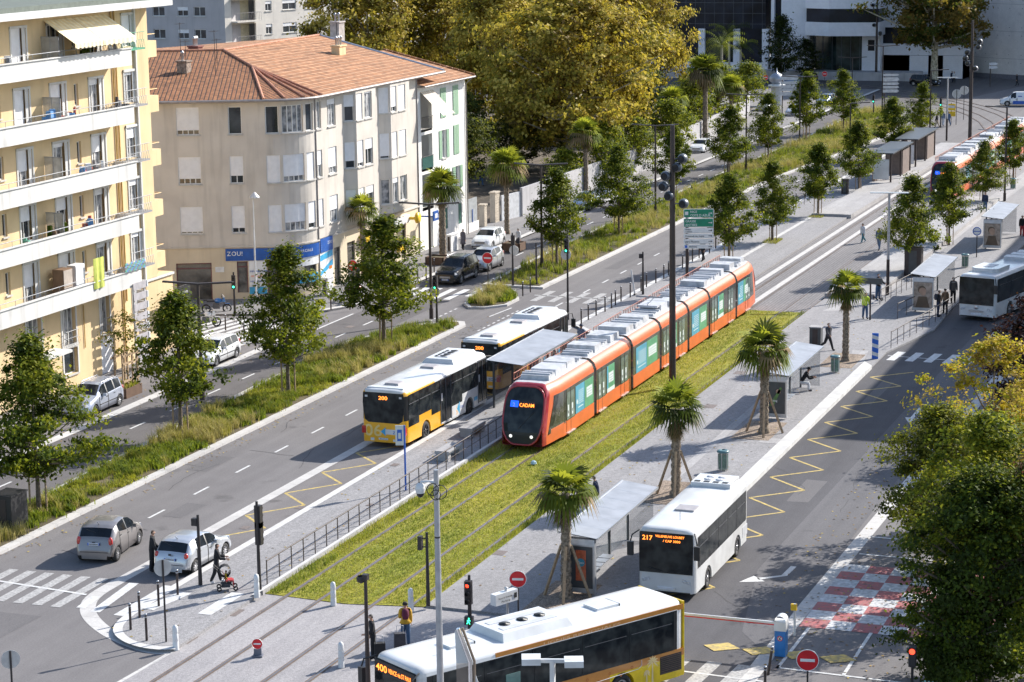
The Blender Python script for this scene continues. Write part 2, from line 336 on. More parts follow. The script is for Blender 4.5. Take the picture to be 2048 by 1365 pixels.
# ---- painted lines
o = MB(); Z = .012
def dash(x0, x1, step, ln, y, wd=.13, y1=None):
    x = x0
    while x < x1:
        yy = y if y1 is None else y+(y1-y)*(x-x0)/(x1-x0); o.strip([(x, yy), (x+ln, yy)], wd, Z, 0); x += step
dash(83.2, 144, 4.33, 1.5, 50.0); dash(149.5, 235, 4.33, 1.5, 49.9)
dash(89.8-4.4, 143, 4.4, 1.6, 59.6, .13, 59.0+.9); dash(151, 235, 4.4, 1.7, 60.3)
o.strip([(139, 53.0), (142.5, 52.7)], .12, Z); dash(134, 142, .9, .45, 51.9, .12); dash(134.5, 141, .9, .45, 56.2, .12)
for k in range(6): o.strip([(74.7+.0*k, 51.35-k*.86), (78.7, 51.45-k*.86)], .44, Z, 1)          # near crossing, worn
for (a, b) in (((74.6, 45.2), (78.5, 45.65)), ((74.5, 44.1), (78.6, 44.1)),): o.strip([a, b], .42, Z, 0)
o.strip([(74.9, 46.0), (76.4, 46.2)], .4, Z+.004, 0)
for a, b in (((75.2, 43.2), (77.6, 42.8)), ((75.3, 40.75), (78.2, 40.75))): o.strip([a, b], .6, .142, 0)
o.strip([(76.5, 46.7), (77.3, 53.1)], .16, Z+.004)
o.strip([(147.5, 47.2), (147.7, 52.9)], .16, Z)
for y in (52.2, 50.9, 49.6, 48.4, 47.4): o.strip([(145.4, y), (149.6, y)], .5, Z, 1)
for y in (62.1, 61.2, 60.3, 59.2, 58.2, 57.2, 56.1, 55.0): o.strip([(144.3+(y < 58)*1.6, y), (148.6+(y < 58)*.8, y+.1)], .5, Z, 0)
for k in range(9): y = 64.3+k*.78; o.strip([(125.0+k*.0, y+.4), (133.6, y-.9)], .42, Z, 0)
for y in (64.9, 63.7): pass
o.strip([(131.5, 62.2), (137.5, 62.2)], .15, Z)
for k in range(5): o.strip([(132.1, 24.9-k*1.1), (134.8, 24.7-k*1.1)], .5, Z, 0)                # crossing over the bus road
o.strip([(133.4, 25.3), (132.9, 19.4)], .12, Z+.004)
for a, b in (((76.3, 18.25), (81.2, 18.2)), ((76.3, 15.85), (81.3, 15.85)), ((76.4, 18.25), (76.0, 10)), ((91.5, 18.4), (91.4, 13)), ((94.2, 18.4), (94.1, 13))): o.strip([a, b], .13, Z+.004)
for k in range(5): o.strip([(73.6, 24.2-k*1.15), (76.3, 24.0-k*1.15)], .55, Z, 1)
o.strip([(75.2, 25), (74.8, 18.4)], .12, Z+.004)
def arrow(x, y, a, s=1.0, bent=False):
    c, sn = math.cos(a), math.sin(a); f = lambda u, v: (x+c*u-sn*v, y+sn*u+c*v)
    if bent:
        f = lambda u, v: (x+c*u+sn*v, y+sn*u-c*v)
        o.add([f(u, v)+(Z,) for u, v in ((0, .12), (1.4, .12), (1.4, -.12), (0, -.12))], [(0, 1, 2, 3)], 0)
        o.add([f(u, v)+(Z,) for u, v in ((1.4, .12), (2.1, .95), (2.3, .8), (1.4, -.12))], [(0, 1, 2, 3)], 0)
        o.add([f(u, v)+(Z,) for u, v in ((1.85, 1.15), (2.9, 1.45), (2.45, .5))], [(0, 1, 2)], 0); return
    o.add([f(u, v)+(Z,) for u, v in ((-1.6*s, .1), (.9*s, .1), (.9*s, -.1), (-1.6*s, -.1))], [(0, 1, 2, 3)], 0)
    o.add([f(u, v)+(Z,) for u, v in ((.9*s, .38), (2.1*s, 0), (.9*s, -.38))], [(0, 1, 2)], 0)
arrow(118.3, 20.9, math.pi); arrow(142.5, 20.3, math.pi); arrow(88.9, 20.6, math.pi-.05, 1, True)
struct(o, 'road_markings', [WPAINT, WORN])
o = MB()
pts = [(83.6, 44.25), (86.1, 45.9)]; x = 87.6; zz = [(83.6, 44.2), (85.2, 45.9)]
for k in range(13): zz.append((87.6+4.1*k, 44.2)); zz.append((89.3+4.1*k, 46.0))
for k in range(len(zz)-1): o.strip([zz[k], zz[k+1]], .14, .008)
zz = []
for k in range(-6, 6): zz += [(107.0+4.0*k, 25.05), (105.1+4.0*k+3.95, 22.95)]
for k in range(len(zz)-1): o.strip([zz[k], zz[k+1]], .14, .012)
for k in range(4): yy = 20.9-k*1.45; o.sheet([(77.45, yy), (78.0, yy-.85), (78.55, yy-.25), (78.0, yy+.55)], .024)
struct(o, 'yellow_markings', YPAINT)
# covers and gratings let into the paving
o = MB()
for px, py, w_ in ((372, 1273, .9), (466, 1219, .9), (905, 848, .5), (790, 930, .5), (740, 1010, .4), (600, 1010, .5), (1480, 745, .9), (1420, 812, .9), (1760, 533, 1.6), (1535, 480, .8), (1000, 1105, .7), (490, 1050, .5), (1545, 1328, .6), (700, 650, .7)):
    p_ = g(px, py, .14); o.sheet([(p_.x-w_/2, p_.y-w_*.35), (p_.x+w_/2, p_.y-w_*.35), (p_.x+w_/2, p_.y+w_*.35), (p_.x-w_/2, p_.y+w_*.35)], .1452 if 40.2 < p_.y < 43.4 else (.1185 if 25 < p_.y < 32.9 and p_.x > 80 else .016))
struct(o, 'ground_covers', mat('cover_iron', (.17, .14, .13), .7, vary=.2, scale=12))

o = MB(); q = random.Random(12); PATCH = [(96, 51.5, 3, 1.2), (112, 48.3, 5, .9), (88, 48.6, 2.4, 1.0), (124, 51.3, 4, 1.1), (70.5, 47, 3, 2), (73, 55, 5, 1.4), (108, 60.9, 3, .8), (99, 22.3, 4, 1.0), (120, 23.6, 6, .6), (86, 24.2, 2.5, 1.0), (160, 50.8, 8, .9), (180, 48.6, 6, .8), (68, 51, 3, .8)]
for x, y, l_, w_ in PATCH: o.sheet([(x, y), (x+l_, y+q.uniform(-.1, .1)), (x+l_+q.uniform(-.1, .1), y+w_), (x+q.uniform(-.1, .1), y+w_)], .0065)
struct(o, 'road_patches', ground_mat('asphalt_newer', (.150, .143, .147), (.13, .124, .128), stain=.1))
o = MB()
for k in range(26):
    x, y = (q.uniform(66, 150), q.uniform(46.8, 53)) if k < 16 else (q.uniform(80, 140), q.uniform(19.5, 25)); pts = [(x, y)]
    a = q.choice([0, 0, 1.5])+q.uniform(-.2, .2)
    for i in range(q.randint(5, 12)): a += q.uniform(-.35, .35); x += math.cos(a)*.45; y += math.sin(a)*.45; pts.append((x, y))
    o.strip(pts, .035, .0095)
struct(o, 'road_cracks', mat('crack_dark', (.075, .072, .075), .95))
V = []; 
for (x0, x1, y0, y1, n_, z) in ((70, 140, 52.2, 53.2, 260, .02), (80, 145, 25.9, 33, 240, .125), (82, 140, 19.3, 21, 260, .016), (80, 130, 61.6, 65, 260, .018), (72, 140, 40.2, 43.4, 140, .142), (76, 96, 12, 19, 320, .02)):
    for k in range(n_):
        x, y = q.uniform(x0, x1), q.uniform(y0, y1); a = q.uniform(0, 6.3); d = Vector((math.cos(a), math.sin(a), 0))*.07; e = Vector((-d.y, d.x, 0))*.6; c = Vector((x, y, z)); V.append([c-d, c+e+Vector((0, 0, .02)), c+d, c-e])
tag(quads('fallen_leaves', V, np.random.default_rng(2).integers(0, 3, len(V)), [mat('litter_a', (.32, .2, .05), .8), mat('litter_b', (.2, .12, .05), .8), mat('litter_c', (.4, .3, .08), .8)], kind='stuff'), 'small dry leaves scattered on roads and paving', 'fallen leaves')
# ================================================================== plants
rng = np.random.default_rng(7)
BARK = mat('bark', (.16, .125, .09), .9, vary=.35, scale=9, bump=.6, bscale=25)
BARKP = mat('plane_bark', (.40, .36, .27), .85, vary=.35, scale=4, col2=(.2, .17, .11), bump=.3)
STAKEW = mat('stake_wood', (.34, .24, .15), .8, vary=.2, scale=8)
GREEN = [leafmat('leaf_a', (.050, .080, .010), (.17, .22, .02)), leafmat('leaf_b', (.085, .115, .012), (.25, .30, .02)), leafmat('leaf_lit', (.17, .185, .016), (.42, .43, .03)), leafmat('leaf_d', (.028, .044, .009), (.08, .11, .012))]  # the yellowest tone carries sunlight on the leaves in its colour
GOLD = [leafmat('gold_a', (.40, .30, .05), (.56, .44, .045)), leafmat('gold_b', (.56, .43, .10), (.66, .53, .07)), leafmat('gold_c', (.14, .095, .022), (.27, .20, .025)), leafmat('gold_d', (.22, .195, .03), (.38, .33, .035))]
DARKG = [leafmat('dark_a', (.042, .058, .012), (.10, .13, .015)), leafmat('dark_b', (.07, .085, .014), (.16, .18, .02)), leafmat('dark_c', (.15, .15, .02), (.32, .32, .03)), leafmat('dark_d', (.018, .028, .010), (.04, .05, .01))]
YEL = [leafmat('yel_a', (.50, .38, .03), (.7, .56, .04)), leafmat('yel_b', (.50, .36, .07), (.7, .5, .07)), leafmat('yel_c', (.30, .22, .06), (.45, .33, .05)), leafmat('yel_d', (.26, .27, .025), (.5, .5, .03))]
RUST = [leafmat('rust_a', (.12, .055, .03), (.25, .1, .04)), leafmat('rust_b', (.07, .08, .02), (.15, .16, .02)), leafmat('rust_c', (.17, .13, .03), (.3, .24, .04)), leafmat('rust_d', (.05, .055, .015), (.1, .1, .02))]
PURP = [leafmat('purp_a', (.030, .015, .016), (.05, .02, .02)), leafmat('purp_b', (.045, .022, .020), (.07, .03, .02)), leafmat('purp_c', (.022, .012, .014), (.04, .015, .015)), leafmat('purp_d', (.06, .035, .02), (.1, .05, .02))]
def unit(n):
    v = rng.normal(size=(n, 3)); return v/np.linalg.norm(v, axis=1, keepdims=True)
def leaves(C, size, out, up_=.35):
    "diamond leaves at points C, facing loosely along out"
    n = len(C); nn = unit(n)*.9+out*.9+np.array([0, 0, up_]); nn /= np.linalg.norm(nn, axis=1, keepdims=True)
    a = unit(n); a -= nn*(a*nn).sum(1, keepdims=True); a /= np.linalg.norm(a, axis=1, keepdims=True); b = np.cross(nn, a)
    s = (size*rng.uniform(.6, 1.25, n))[:, None]
    bend = nn*s*.12
    return np.stack([C-a*s*.55-bend, C+b*s*.33, C+a*s*.55-bend, C-b*s*.33], 1)
def crown_pts(prof, zb, zt, nclump, nleaf, cr, seed, bias=.6):
    "clump centres inside an uneven envelope; prof(t) gives the radius at relative height t"
    r_ = np.random.default_rng(seed); t = r_.uniform(0, 1, nclump)**.85; th = r_.uniform(0, 2*np.pi, nclump)
    k1, k2, k3 = r_.uniform(0, 6.28, 3)
    env = np.array([prof(x) for x in t])*(1+.24*np.sin(2*th+k1+6*t)+.22*np.sin(3*th+k2-9*t)+.14*np.sin(5*th+k3+17*t))
    rad = env*(r_.uniform(.1, 1, nclump)**bias)*np.where(r_.uniform(size=nclump) < .16, r_.uniform(1.0, 1.28, nclump), 1)
    C = np.stack([rad*np.cos(th), rad*np.sin(th), zb+t*(zt-zb)], 1)
    cs = cr*r_.uniform(.45, 1.4, nclump)
    idx = r_.integers(0, nclump, nclump*nleaf)
    L = C[idx]+r_.normal(size=(nclump*nleaf, 3))*cs[idx][:, None]*np.array([.55, .55, .36])
    out = L-np.array([0, 0, zb+(zt-zb)*.4]); out /= np.linalg.norm(out, axis=1, keepdims=True)+1e-6
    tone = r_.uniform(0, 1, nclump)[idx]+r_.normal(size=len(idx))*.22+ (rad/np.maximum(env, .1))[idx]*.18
    return C, L, out, tone
def pick(tone, cuts): return np.digitize(tone, cuts)
def tree(name, label, cat, loc, H, prof, zb, nclump, nleaf, cr, lsize, mats, order=(3, 0, 1, 2), seed=1, trunk=.12, bark=None, group=None, stakes=0, nb=14, rz=0, cuts=(.3, .62, .98), fork=.45, lean=(0, 0)):
    t = thing(name, label, cat, loc, rz, group)
    C, L, out, tone = crown_pts(prof, zb, H, nclump, nleaf, cr, seed)
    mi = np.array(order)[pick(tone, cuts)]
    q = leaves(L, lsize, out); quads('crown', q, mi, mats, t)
    r_ = random.Random(seed); o = MB(); top = H*.86
    pts = [Vector((r_.uniform(-.04, .04)*H*.3*k/5+lean[0]*k/5, r_.uniform(-.04, .04)*H*.3*k/5+lean[1]*k/5, top*k/5)) for k in range(6)]; pts[0] = Vector((0, 0, 0))
    o.tube([pts[0], pts[0]+Vector((0, 0, .15))]+pts[1:], [trunk*1.35, trunk*1.05]+[trunk*(1-.17*k) for k in range(1, 6)], 8)
    idx = np.argsort(-np.linalg.norm(C[:, :2], axis=1))[:nb*3:3]
    for i in idx:
        c = Vector(C[i]); z0 = max(zb*.75, min(c.z*.72, top*.9)); k = z0/top*5; a = pts[int(k)].lerp(pts[min(int(k)+1, 5)], k % 1)
        mid = a.lerp(c, .5)+Vector((0, 0, -.06*(c-a).length)); o.tube([a, mid, c], [trunk*.42, trunk*.26, .012+trunk*.05], 5, cap=False)
    o.build('trunk', bark or BARK, t)
    for k in range(stakes):
        a = 2*math.pi*k/stakes+.5; s = MB(); x, y = .42*math.cos(a), .42*math.sin(a)
        s.tube([(x, y, 0), (x, y, 2.15)], .045, 6); s.b2(min(0, x), max(.0, x), y-.01, y+.01, 1.9, 1.95) if abs(x) > .05 else None
        s.build('stake', STAKEW, t)
    return t
def cone(r, p0=.25):      # young maple-like crown: widest low, tapering to a leader
    return lambda t: r*(math.sin(math.pi*min(1, t/p0)/2) if t < p0 else (1-((t-p0)/(1-p0))**1.15)*.93+.07)
def ball(r): return lambda t: r*math.sqrt(max(.04, 1-(2*t-1)**2))
def dome(r): return lambda t: r*(math.sqrt(max(.05, 1-(max(0, t-.35)/.65)**2)) if t > .35 else .62+.38*t/.35)
GM = 'young street trees along the median'
P0 = tree('street_tree', 'full young green tree with three stakes, nearest to the left edge of the photo', 'tree', g(78, 1022, .16), 8.0, cone(3.05, .26), 1.7, 165, 92, .55, .20, GREEN, seed=11, stakes=3, group=GM)
P1 = tree('street_tree', 'dense round-topped green tree on the median beside the silver parked minivan', 'tree', g(362, 872, .16), 7.4, cone(2.45, .3), 1.9, 140, 88, .5, .20, GREEN, seed=23, stakes=3, group=GM)
P2 = tree('street_tree', 'tall pointed green tree on the median in front of the blue agency sign', 'tree', g(577, 785, .16), 8.2, cone(2.8, .2), 1.8, 150, 86, .5, .20, GREEN, seed=35, stakes=3, group=GM)
MORE = [(P2, 768, 688, 1.02, .4, 'pointed yellowish green tree on the median in front of the red scooter'),
        (P1, 1114, 535, 1.02, 2.0, 'wide green tree on the median beside the dark lamp post and the white hatchbacks'),
        (P0, 1238, 468, .93, 3.1, 'green tree above dry straw grass on the median, left of the projector mast'),
        (P1, 1345, 400, .92, 4.2, 'green median tree directly behind the ball-shaped heads of the projector mast'),
        (P0, 1455, 352, .88, 1.2, 'dark green median tree left of the third straw-coloured grass strip'),
        (P2, 1536, 322, .82, 5.0, 'pointed median tree in front of the stacked white direction arrows'),
        (P1, 1612, 282, .95, .7, 'median tree right of the small domed kiosk roof'),
        (P2, 1687, 262, .85, 2.5, 'farthest pointed tree on the median before the big junction')]
TV = random.Random(8)
def vary(c, s_): c.scale = (s_*TV.uniform(.84, 1.14), s_*TV.uniform(.84, 1.14), s_*TV.uniform(.92, 1.08)); c.rotation_euler.x = TV.uniform(-.035, .035); c.rotation_euler.y = TV.uniform(-.035, .035)
for src, px, py, sc_, rz, lb in MORE: vary(clone(src, g(px, py, .16), rz, lb, GM), sc_)
GP = 'young trees on the paved tram plaza'
for src, px, py, sc_, rz, lb in [(P1, 1458, 530, .85, 1.0, 'plaza tree immediately right of the green and white direction signs'),
        (P2, 1545, 483, .74, 2.2, 'plaza tree with three stakes in a small grass square behind the tram tail'),
        (P1, 1636, 432, .78, 3.0, 'plaza tree with three stakes in a small grass square, second behind the tram tail'),
        (P0, 1718, 382, .80, 1.5, 'green tree standing beside the far dark tram shelter roof'),
        (P1, 1786, 318, .88, 4.0, 'green tree rising behind the dark tram shelter roof'),
        (P2, 1842, 282, .78, 5.5, 'small pointed tree at the far end of the dark tram shelter'),
        (P2, 1818, 548, .88, 3.8, 'tall yellow-tipped plaza tree right of the white T-shaped lamp'),
        (P1, 1898, 490, .82, .3, 'plaza tree in front of the red nose of the distant tram'),
        (P0, 1965, 408, .72, 2.8, 'plaza tree right of the tall far projector mast, before the distant tram'),
        (P1, 2026, 366, .8, 5.1, 'plaza tree cut by the right edge of the photo')]: vary(clone(src, g(px, py, .11), rz, lb, GP), sc_)
# small tree patches of grass are added with the ground cover below
# golden plane trees behind the wall
GG = 'golden plane trees behind the garden wall'
PL = tree('plane_tree', 'huge golden plane tree with a broad dome crown right of the green-shuttered house', 'tree', (216, 73.5, 0), 17.6, dome(9.6), 3.4, 400, 100, 1.05, .42, GOLD, (2, 0, 3, 1), seed=5, trunk=.42, bark=BARKP, nb=26, group=GG, cuts=(.3, .62, .95))
PL2 = tree('plane_tree', 'leftmost golden plane tree, rising behind the ridge of the tiled roof', 'tree', (236, 104, 0), 19.0, dome(7.0), 5.0, 290, 100, 1.05, .42, GOLD, (2, 3, 0, 1), seed=9, trunk=.4, bark=BARKP, nb=22, group=GG)
clone(PL, (268, 84.5, 0), 2.0, 'golden plane tree at the top right of the grove, beside the dark glass offices', GG, (.85, .85, 1.08))
clone(PL, (266, 97, 0), 4.0, 'golden plane tree at the top middle of the grove, cut by the upper edge', GG, (.85, .85, 1.1))
clone(PL2, (246, 99.5, 0), 4.4, 'golden plane tree behind the ridge, filling in right of the leftmost one', GG, (.95, .95, .98))
clone(PL2, (232, 87, 0), 3.3, 'golden plane tree between the two biggest crowns of the grove', GG, (.9, .9, .95))
tree('plane_tree', 'olive-brown plane tree with a forked pale trunk before the round concrete building', 'tree', g(1868, 172), 19, dome(8.2), 6.2, 330, 75, 1.2, .5, DARKG[:2]+[GOLD[2], DARKG[3]], (0, 1, 2, 2), seed=31, trunk=.6, bark=BARKP, nb=20)
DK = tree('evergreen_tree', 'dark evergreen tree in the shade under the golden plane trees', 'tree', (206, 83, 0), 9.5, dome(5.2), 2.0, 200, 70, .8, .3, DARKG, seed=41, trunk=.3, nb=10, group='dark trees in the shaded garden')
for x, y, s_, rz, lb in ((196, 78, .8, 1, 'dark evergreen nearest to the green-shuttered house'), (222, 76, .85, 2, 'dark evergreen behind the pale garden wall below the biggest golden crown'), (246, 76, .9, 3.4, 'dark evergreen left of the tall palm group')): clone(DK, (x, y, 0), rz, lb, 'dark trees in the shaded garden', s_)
tree('round_bush_tree', 'big round clipped dark green tree behind the pale garden wall', 'tree', g(1035, 338, .5), 5.6, ball(3.6), .6, 190, 75, .55, .2, DARKG, (3, 0, 1, 2), seed=43, trunk=.2, nb=6)
SM = tree('small_tree', 'small light green tree leaning over the pale garden wall', 'tree', g(1205, 372), 6.0, dome(2.6), 1.2, 120, 60, .6, .24, [GREEN[0], GREEN[1], GREEN[2], YEL[3]], seed=47, trunk=.12, group='small garden trees at the wall')
for px, py, s_, lb in ((1270, 348, .9, 'small bright tree just left of the second street lamp behind the road'), (1340, 318, 1.0, 'small yellow-green tree at the wall, left of the palm clump'), (1130, 392, .7, 'low shrubby tree at the start of the pale garden wall'), (1382, 283, 1.15, 'small tree between the projector mast and the tall skirted palm'), (1436, 250, 1.2, 'small tree directly behind the tall skirted palm'), (1495, 222, 1.0, 'small tree left of the domed kiosk')): clone(SM, g(px, py), px, lb, 'small garden trees at the wall', s_)
FT = tree('feathery_tree', 'dark feathery conifer before the dark glass offices', 'tree', g(1562, 165), 9.5, cone(3.1, .35), 1.6, 110, 55, .8, .3, DARKG, (3, 0, 3, 1), seed=53, trunk=.15)
clone(FT, g(1612, 160), 2, 'lower dark conifer to the right of the taller feathery one', None, (.9, .9, .62)); clone(FT, g(1785, 150), 4, 'dark conifer in the shade left of the big forked plane tree', None, (.8, .8, 1.15))
# near trees on the right
tree('lime_tree', 'large dark green broad-leaved tree filling the lower right corner', 'tree', (77.0, 11.0, 0), 7.6, dome(2.75), .4, 430, 110, .5, .15, [GREEN[0], GREEN[1], GREEN[2], GREEN[3]], (3, 0, 1, 2), seed=61, trunk=.22, nb=20, cuts=(.42, .78, 1.02))
tree('olive_green_tree', 'olive-green tree with fine leaves above the car park', 'tree', (90.8, 15.0, 0), 6.6, dome(2.15), .6, 270, 95, .5, .14, [DARKG[1], DARKG[2], YEL[3], DARKG[0]], (3, 0, 1, 2), seed=67, trunk=.18, nb=16)
tree('autumn_tree', 'reddish autumn tree behind the large green one at the right edge', 'tree', (78.5, 9.2, 0), 8.2, dome(2.3), 2.0, 150, 80, .55, .17, RUST, seed=71, trunk=.18, nb=12)
tree('autumn_tree', 'airy golden yellow tree at the right edge above the car park', 'tree', (98.0, 14.0, 0), 8.2, dome(2.6), 2.2, 110, 80, .42, .17, YEL, (2, 0, 3, 1), seed=73, trunk=.15, nb=26, bark=BARK)
tree('green_tree', 'green tree mixed among the golden branches at the right edge', 'tree', (86.5, 12.3, 0), 7.4, dome(2.4), 1.8, 170, 80, .55, .18, [GREEN[1], GREEN[2], YEL[3], GREEN[0]], seed=79, trunk=.18)
tree('purple_leaved_tree', 'dark purple-leaved tree at the right edge beside the arriving bus', 'tree', (113.5, 13.6, 0), 7.6, dome(2.9), .6, 230, 80, .6, .2, PURP, seed=83, trunk=.2)
tree('green_tree', 'green tree crown low at the bottom right beside the teal fence', 'tree', (75.8, 11.9, 0), 4.2, dome(1.7), .3, 170, 100, .42, .14, [GREEN[3], GREEN[0], GREEN[1], DARKG[0]], seed=87, trunk=.2)
# ------------------------------------------------------------------ fan palms
PT = mat('palm_trunk', (.24, .19, .14), .9, vary=.4, scale=10, bump=1, bscale=14, col2=(.11, .085, .06))
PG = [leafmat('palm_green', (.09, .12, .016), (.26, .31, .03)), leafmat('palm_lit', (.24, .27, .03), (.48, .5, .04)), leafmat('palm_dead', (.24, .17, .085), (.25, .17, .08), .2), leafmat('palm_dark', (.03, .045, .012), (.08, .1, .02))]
def palm(name, label, loc, th, r, nf, dead=16, tr=.19, seed=1, stakes=False, group=None, blue=False):
    t = thing(name, label, 'palm tree', loc, 0, group); q = random.Random(seed)
    o = MB(); k = 26; ln = [0]
    o.tube([(0, 0, i*th/k) for i in range(k+1)], [tr*(1.5 if i == 0 else 1.2 if i == 1 else 1)*(1+(.16 if i % 2 else -.05))*(1-.12*i/k) for i in range(k+1)], 10)
    for i in range(90):      # stubs of cut fronds
        z = q.uniform(.1, th); a = q.uniform(0, 6.28); rr = tr*(1-.12*z/th); d = Vector((math.cos(a), math.sin(a), 0)); e = Vector((-d.y, d.x, 0))
        b = d*rr+Vector((0, 0, z)); o.add([b-e*.06, b+e*.06, b+d*.09+Vector((0, 0, .12))], [(0, 1, 2)])
    o.build('trunk', PT, t)
    V = []; Mi = []
    def fan(base, d, stalk, R_, mi, droop, nseg=15):
        d = d.normalized(); side = d.cross(Vector((0, 0, 1))).normalized(); upv = side.cross(d)
        hub = base+d*stalk; V.append([base-side*.015, base+side*.015, hub+side*.01, hub-side*.01]); Mi.append(mi)
        for j in range(nseg):
            a = (j/(nseg-1)-.5)*R(215); dd = d*math.cos(a)+side*math.sin(a); ll = R_*(.72+.28*math.cos(a/1.4))*q.uniform(.88, 1.08)
            pw = dd.cross(upv).normalized()*(.042*R_/.6); mid = hub+dd*ll*.55+upv*.04; tip = hub+dd*ll+Vector((0, 0, -droop*ll))-upv*.05
            V.append([hub, mid-pw, tip, mid+pw]); Mi.append(mi)
    top = Vector((0, 0, th))
    for i in range(nf):
        a = i*2.399+q.uniform(-.2, .2); el = math.pi/2*(1-((i+.5)/nf)**.75*1.32)
        d = Vector((math.cos(a)*math.cos(el), math.sin(a)*math.cos(el), math.sin(el)))
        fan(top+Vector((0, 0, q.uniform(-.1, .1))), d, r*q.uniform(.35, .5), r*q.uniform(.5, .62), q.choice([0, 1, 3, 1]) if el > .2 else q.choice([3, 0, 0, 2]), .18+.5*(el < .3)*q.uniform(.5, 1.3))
    quads('fronds', V, Mi, PG, t); V2 = V; V = []; Mi = []
    for i in range(dead):
        a = q.uniform(0, 6.28); el = q.uniform(-1.45, -.75); d = Vector((math.cos(a)*math.cos(el), math.sin(a)*math.cos(el), math.sin(el)))
        b = top+Vector((0, 0, -q.uniform(.1, .5))); side = d.cross(Vector((0, 0, 1))).normalized()
        for j in range(11):
            aa = (j/10-.5)*R(120); dd = (d*math.cos(aa)+side*math.sin(aa)*.7+Vector((0, 0, -.5))).normalized(); hub = b+d*r*.32; ll = r*q.uniform(.3, .5)
            V.append([b, hub+side*.02, hub+dd*ll, hub-side*.02]); Mi.append(q.choice([2, 2, 3]))
    if V: quads('dead_skirt', V, Mi, PG, t)
    if stakes:
        for a in (.3, 1.5, 3.4, 4.9):
            s = MB(); s.tube([(math.cos(a)*1.15, math.sin(a)*.95, 0), (math.cos(a)*.2, math.sin(a)*.2, 2.15)], .065, 4, smooth=False); s.build('prop', STAKEW, t)
    return t
GF = 'fan palms along the bus platforms'
palm('fan_palm', 'fan palm nearest to the camera, propped by timber struts beside the first glass shelter', g(1133, 1196, .12), 4.25, 1.55, 28, 26, .2, 3, True, GF)
palm('fan_palm', 'dark fan palm with hanging brown fronds between the first shelter and the tram', g(1352, 992, .12), 4.1, 1.6, 30, 36, .22, 5, True, GF)
palm('fan_palm', 'full fan palm with struts directly in front of the second glass shelter', g(1528, 866, .12), 4.3, 1.75, 34, 14, .22, 8, True, GF)
palm('fan_palm', 'fan palm on a slim bare trunk beside the blue and white chevron post', g(1691, 722, .12), 4.3, 1.45, 26, 22, .19, 11, False, GF)
GL = 'palms along the left pavement'
palm('fan_palm', 'palm with bright fronds in a wooden planter between the post office and the black off-roader', g(886, 522, .13), 5.6, 1.9, 36, 20, .26, 13, False, GL)
palm('fan_palm', 'palm in front of the bright bay windows, half hidden behind a street tree', g(728, 562, .13), 5.2, 1.5, 24, 10, .2, 17, False, GL)
palm('fan_palm', 'shaggy palm with a brown skirt beside the stone pier and the white hatchback', g(1014, 468, .13), 5.6, 2.0, 44, 34, .2, 19, False, GL)
palm('fan_palm', 'palm in front of the pale garden wall below the golden trees', g(1172, 388, .13), 5.6, 1.9, 36, 22, .22, 21, False, GL)
palm('fan_palm', 'tall palm with a thick brown skirt at the end of the garden wall', g(1410, 288, .13), 8.0, 2.5, 50, 44, .28, 23, False, GL)
palm('fan_palm', 'pale palm overhanging the wall left of the tall skirted palm', g(1345, 300, .13), 5.4, 2.0, 34, 16, .2, 25, False, GL)
palm('fan_palm', 'bushy palm right of the tall skirted palm, before the parked white car', g(1462, 262, .13), 5.2, 2.0, 36, 20, .22, 27, False, GL)
def queen(label, loc, th, r, seed):
    t = thing('feather_palm', label, 'palm tree', loc, 0, 'feather palms near the offices'); q = random.Random(seed); o = MB()
    o.tube([(0, 0, 0), (0, 0, th*.5), (0, 0, th)], [.24, .18, .15], 8); o.build('trunk', mat('smooth_palm_trunk', (.34, .31, .27), .8), t); V = []; Mi = []
    for i in range(22):
        a = i*2.399; el = q.uniform(.1, 1.2); d = Vector((math.cos(a), math.sin(a), 0)); p = Vector((0, 0, th)); v = d*math.cos(el)+Vector((0, 0, math.sin(el))); side = Vector((-d.y, d.x, 0)); mi = q.choice([0, 1, 3])
        for j in range(14):
            nx = p+v*r/11; v = (v+Vector((0, 0, -.13))).normalized()
            for s_ in (-1, 1):
                tip = p+side*s_*.55*math.sin(.35+j/14*2.6)+Vector((0, 0, -.35))+v*.1; V.append([p, p+v*.06, tip, tip-v*.04]); Mi.append(mi)
            p = nx
    quads('fronds', V, Mi, PG, t)
queen('leftmost feathery palm with a smooth pale trunk before the glass offices', g(1443, 205), 7.6, 3.2, 1)
queen('middle feathery palm with a smooth pale trunk before the glass offices', g(1458, 170), 7.2, 3.2, 2)
queen('rightmost feathery palm with a smooth pale trunk, near the small domed kiosk', g(1481, 168), 5.4, 2.6, 3)
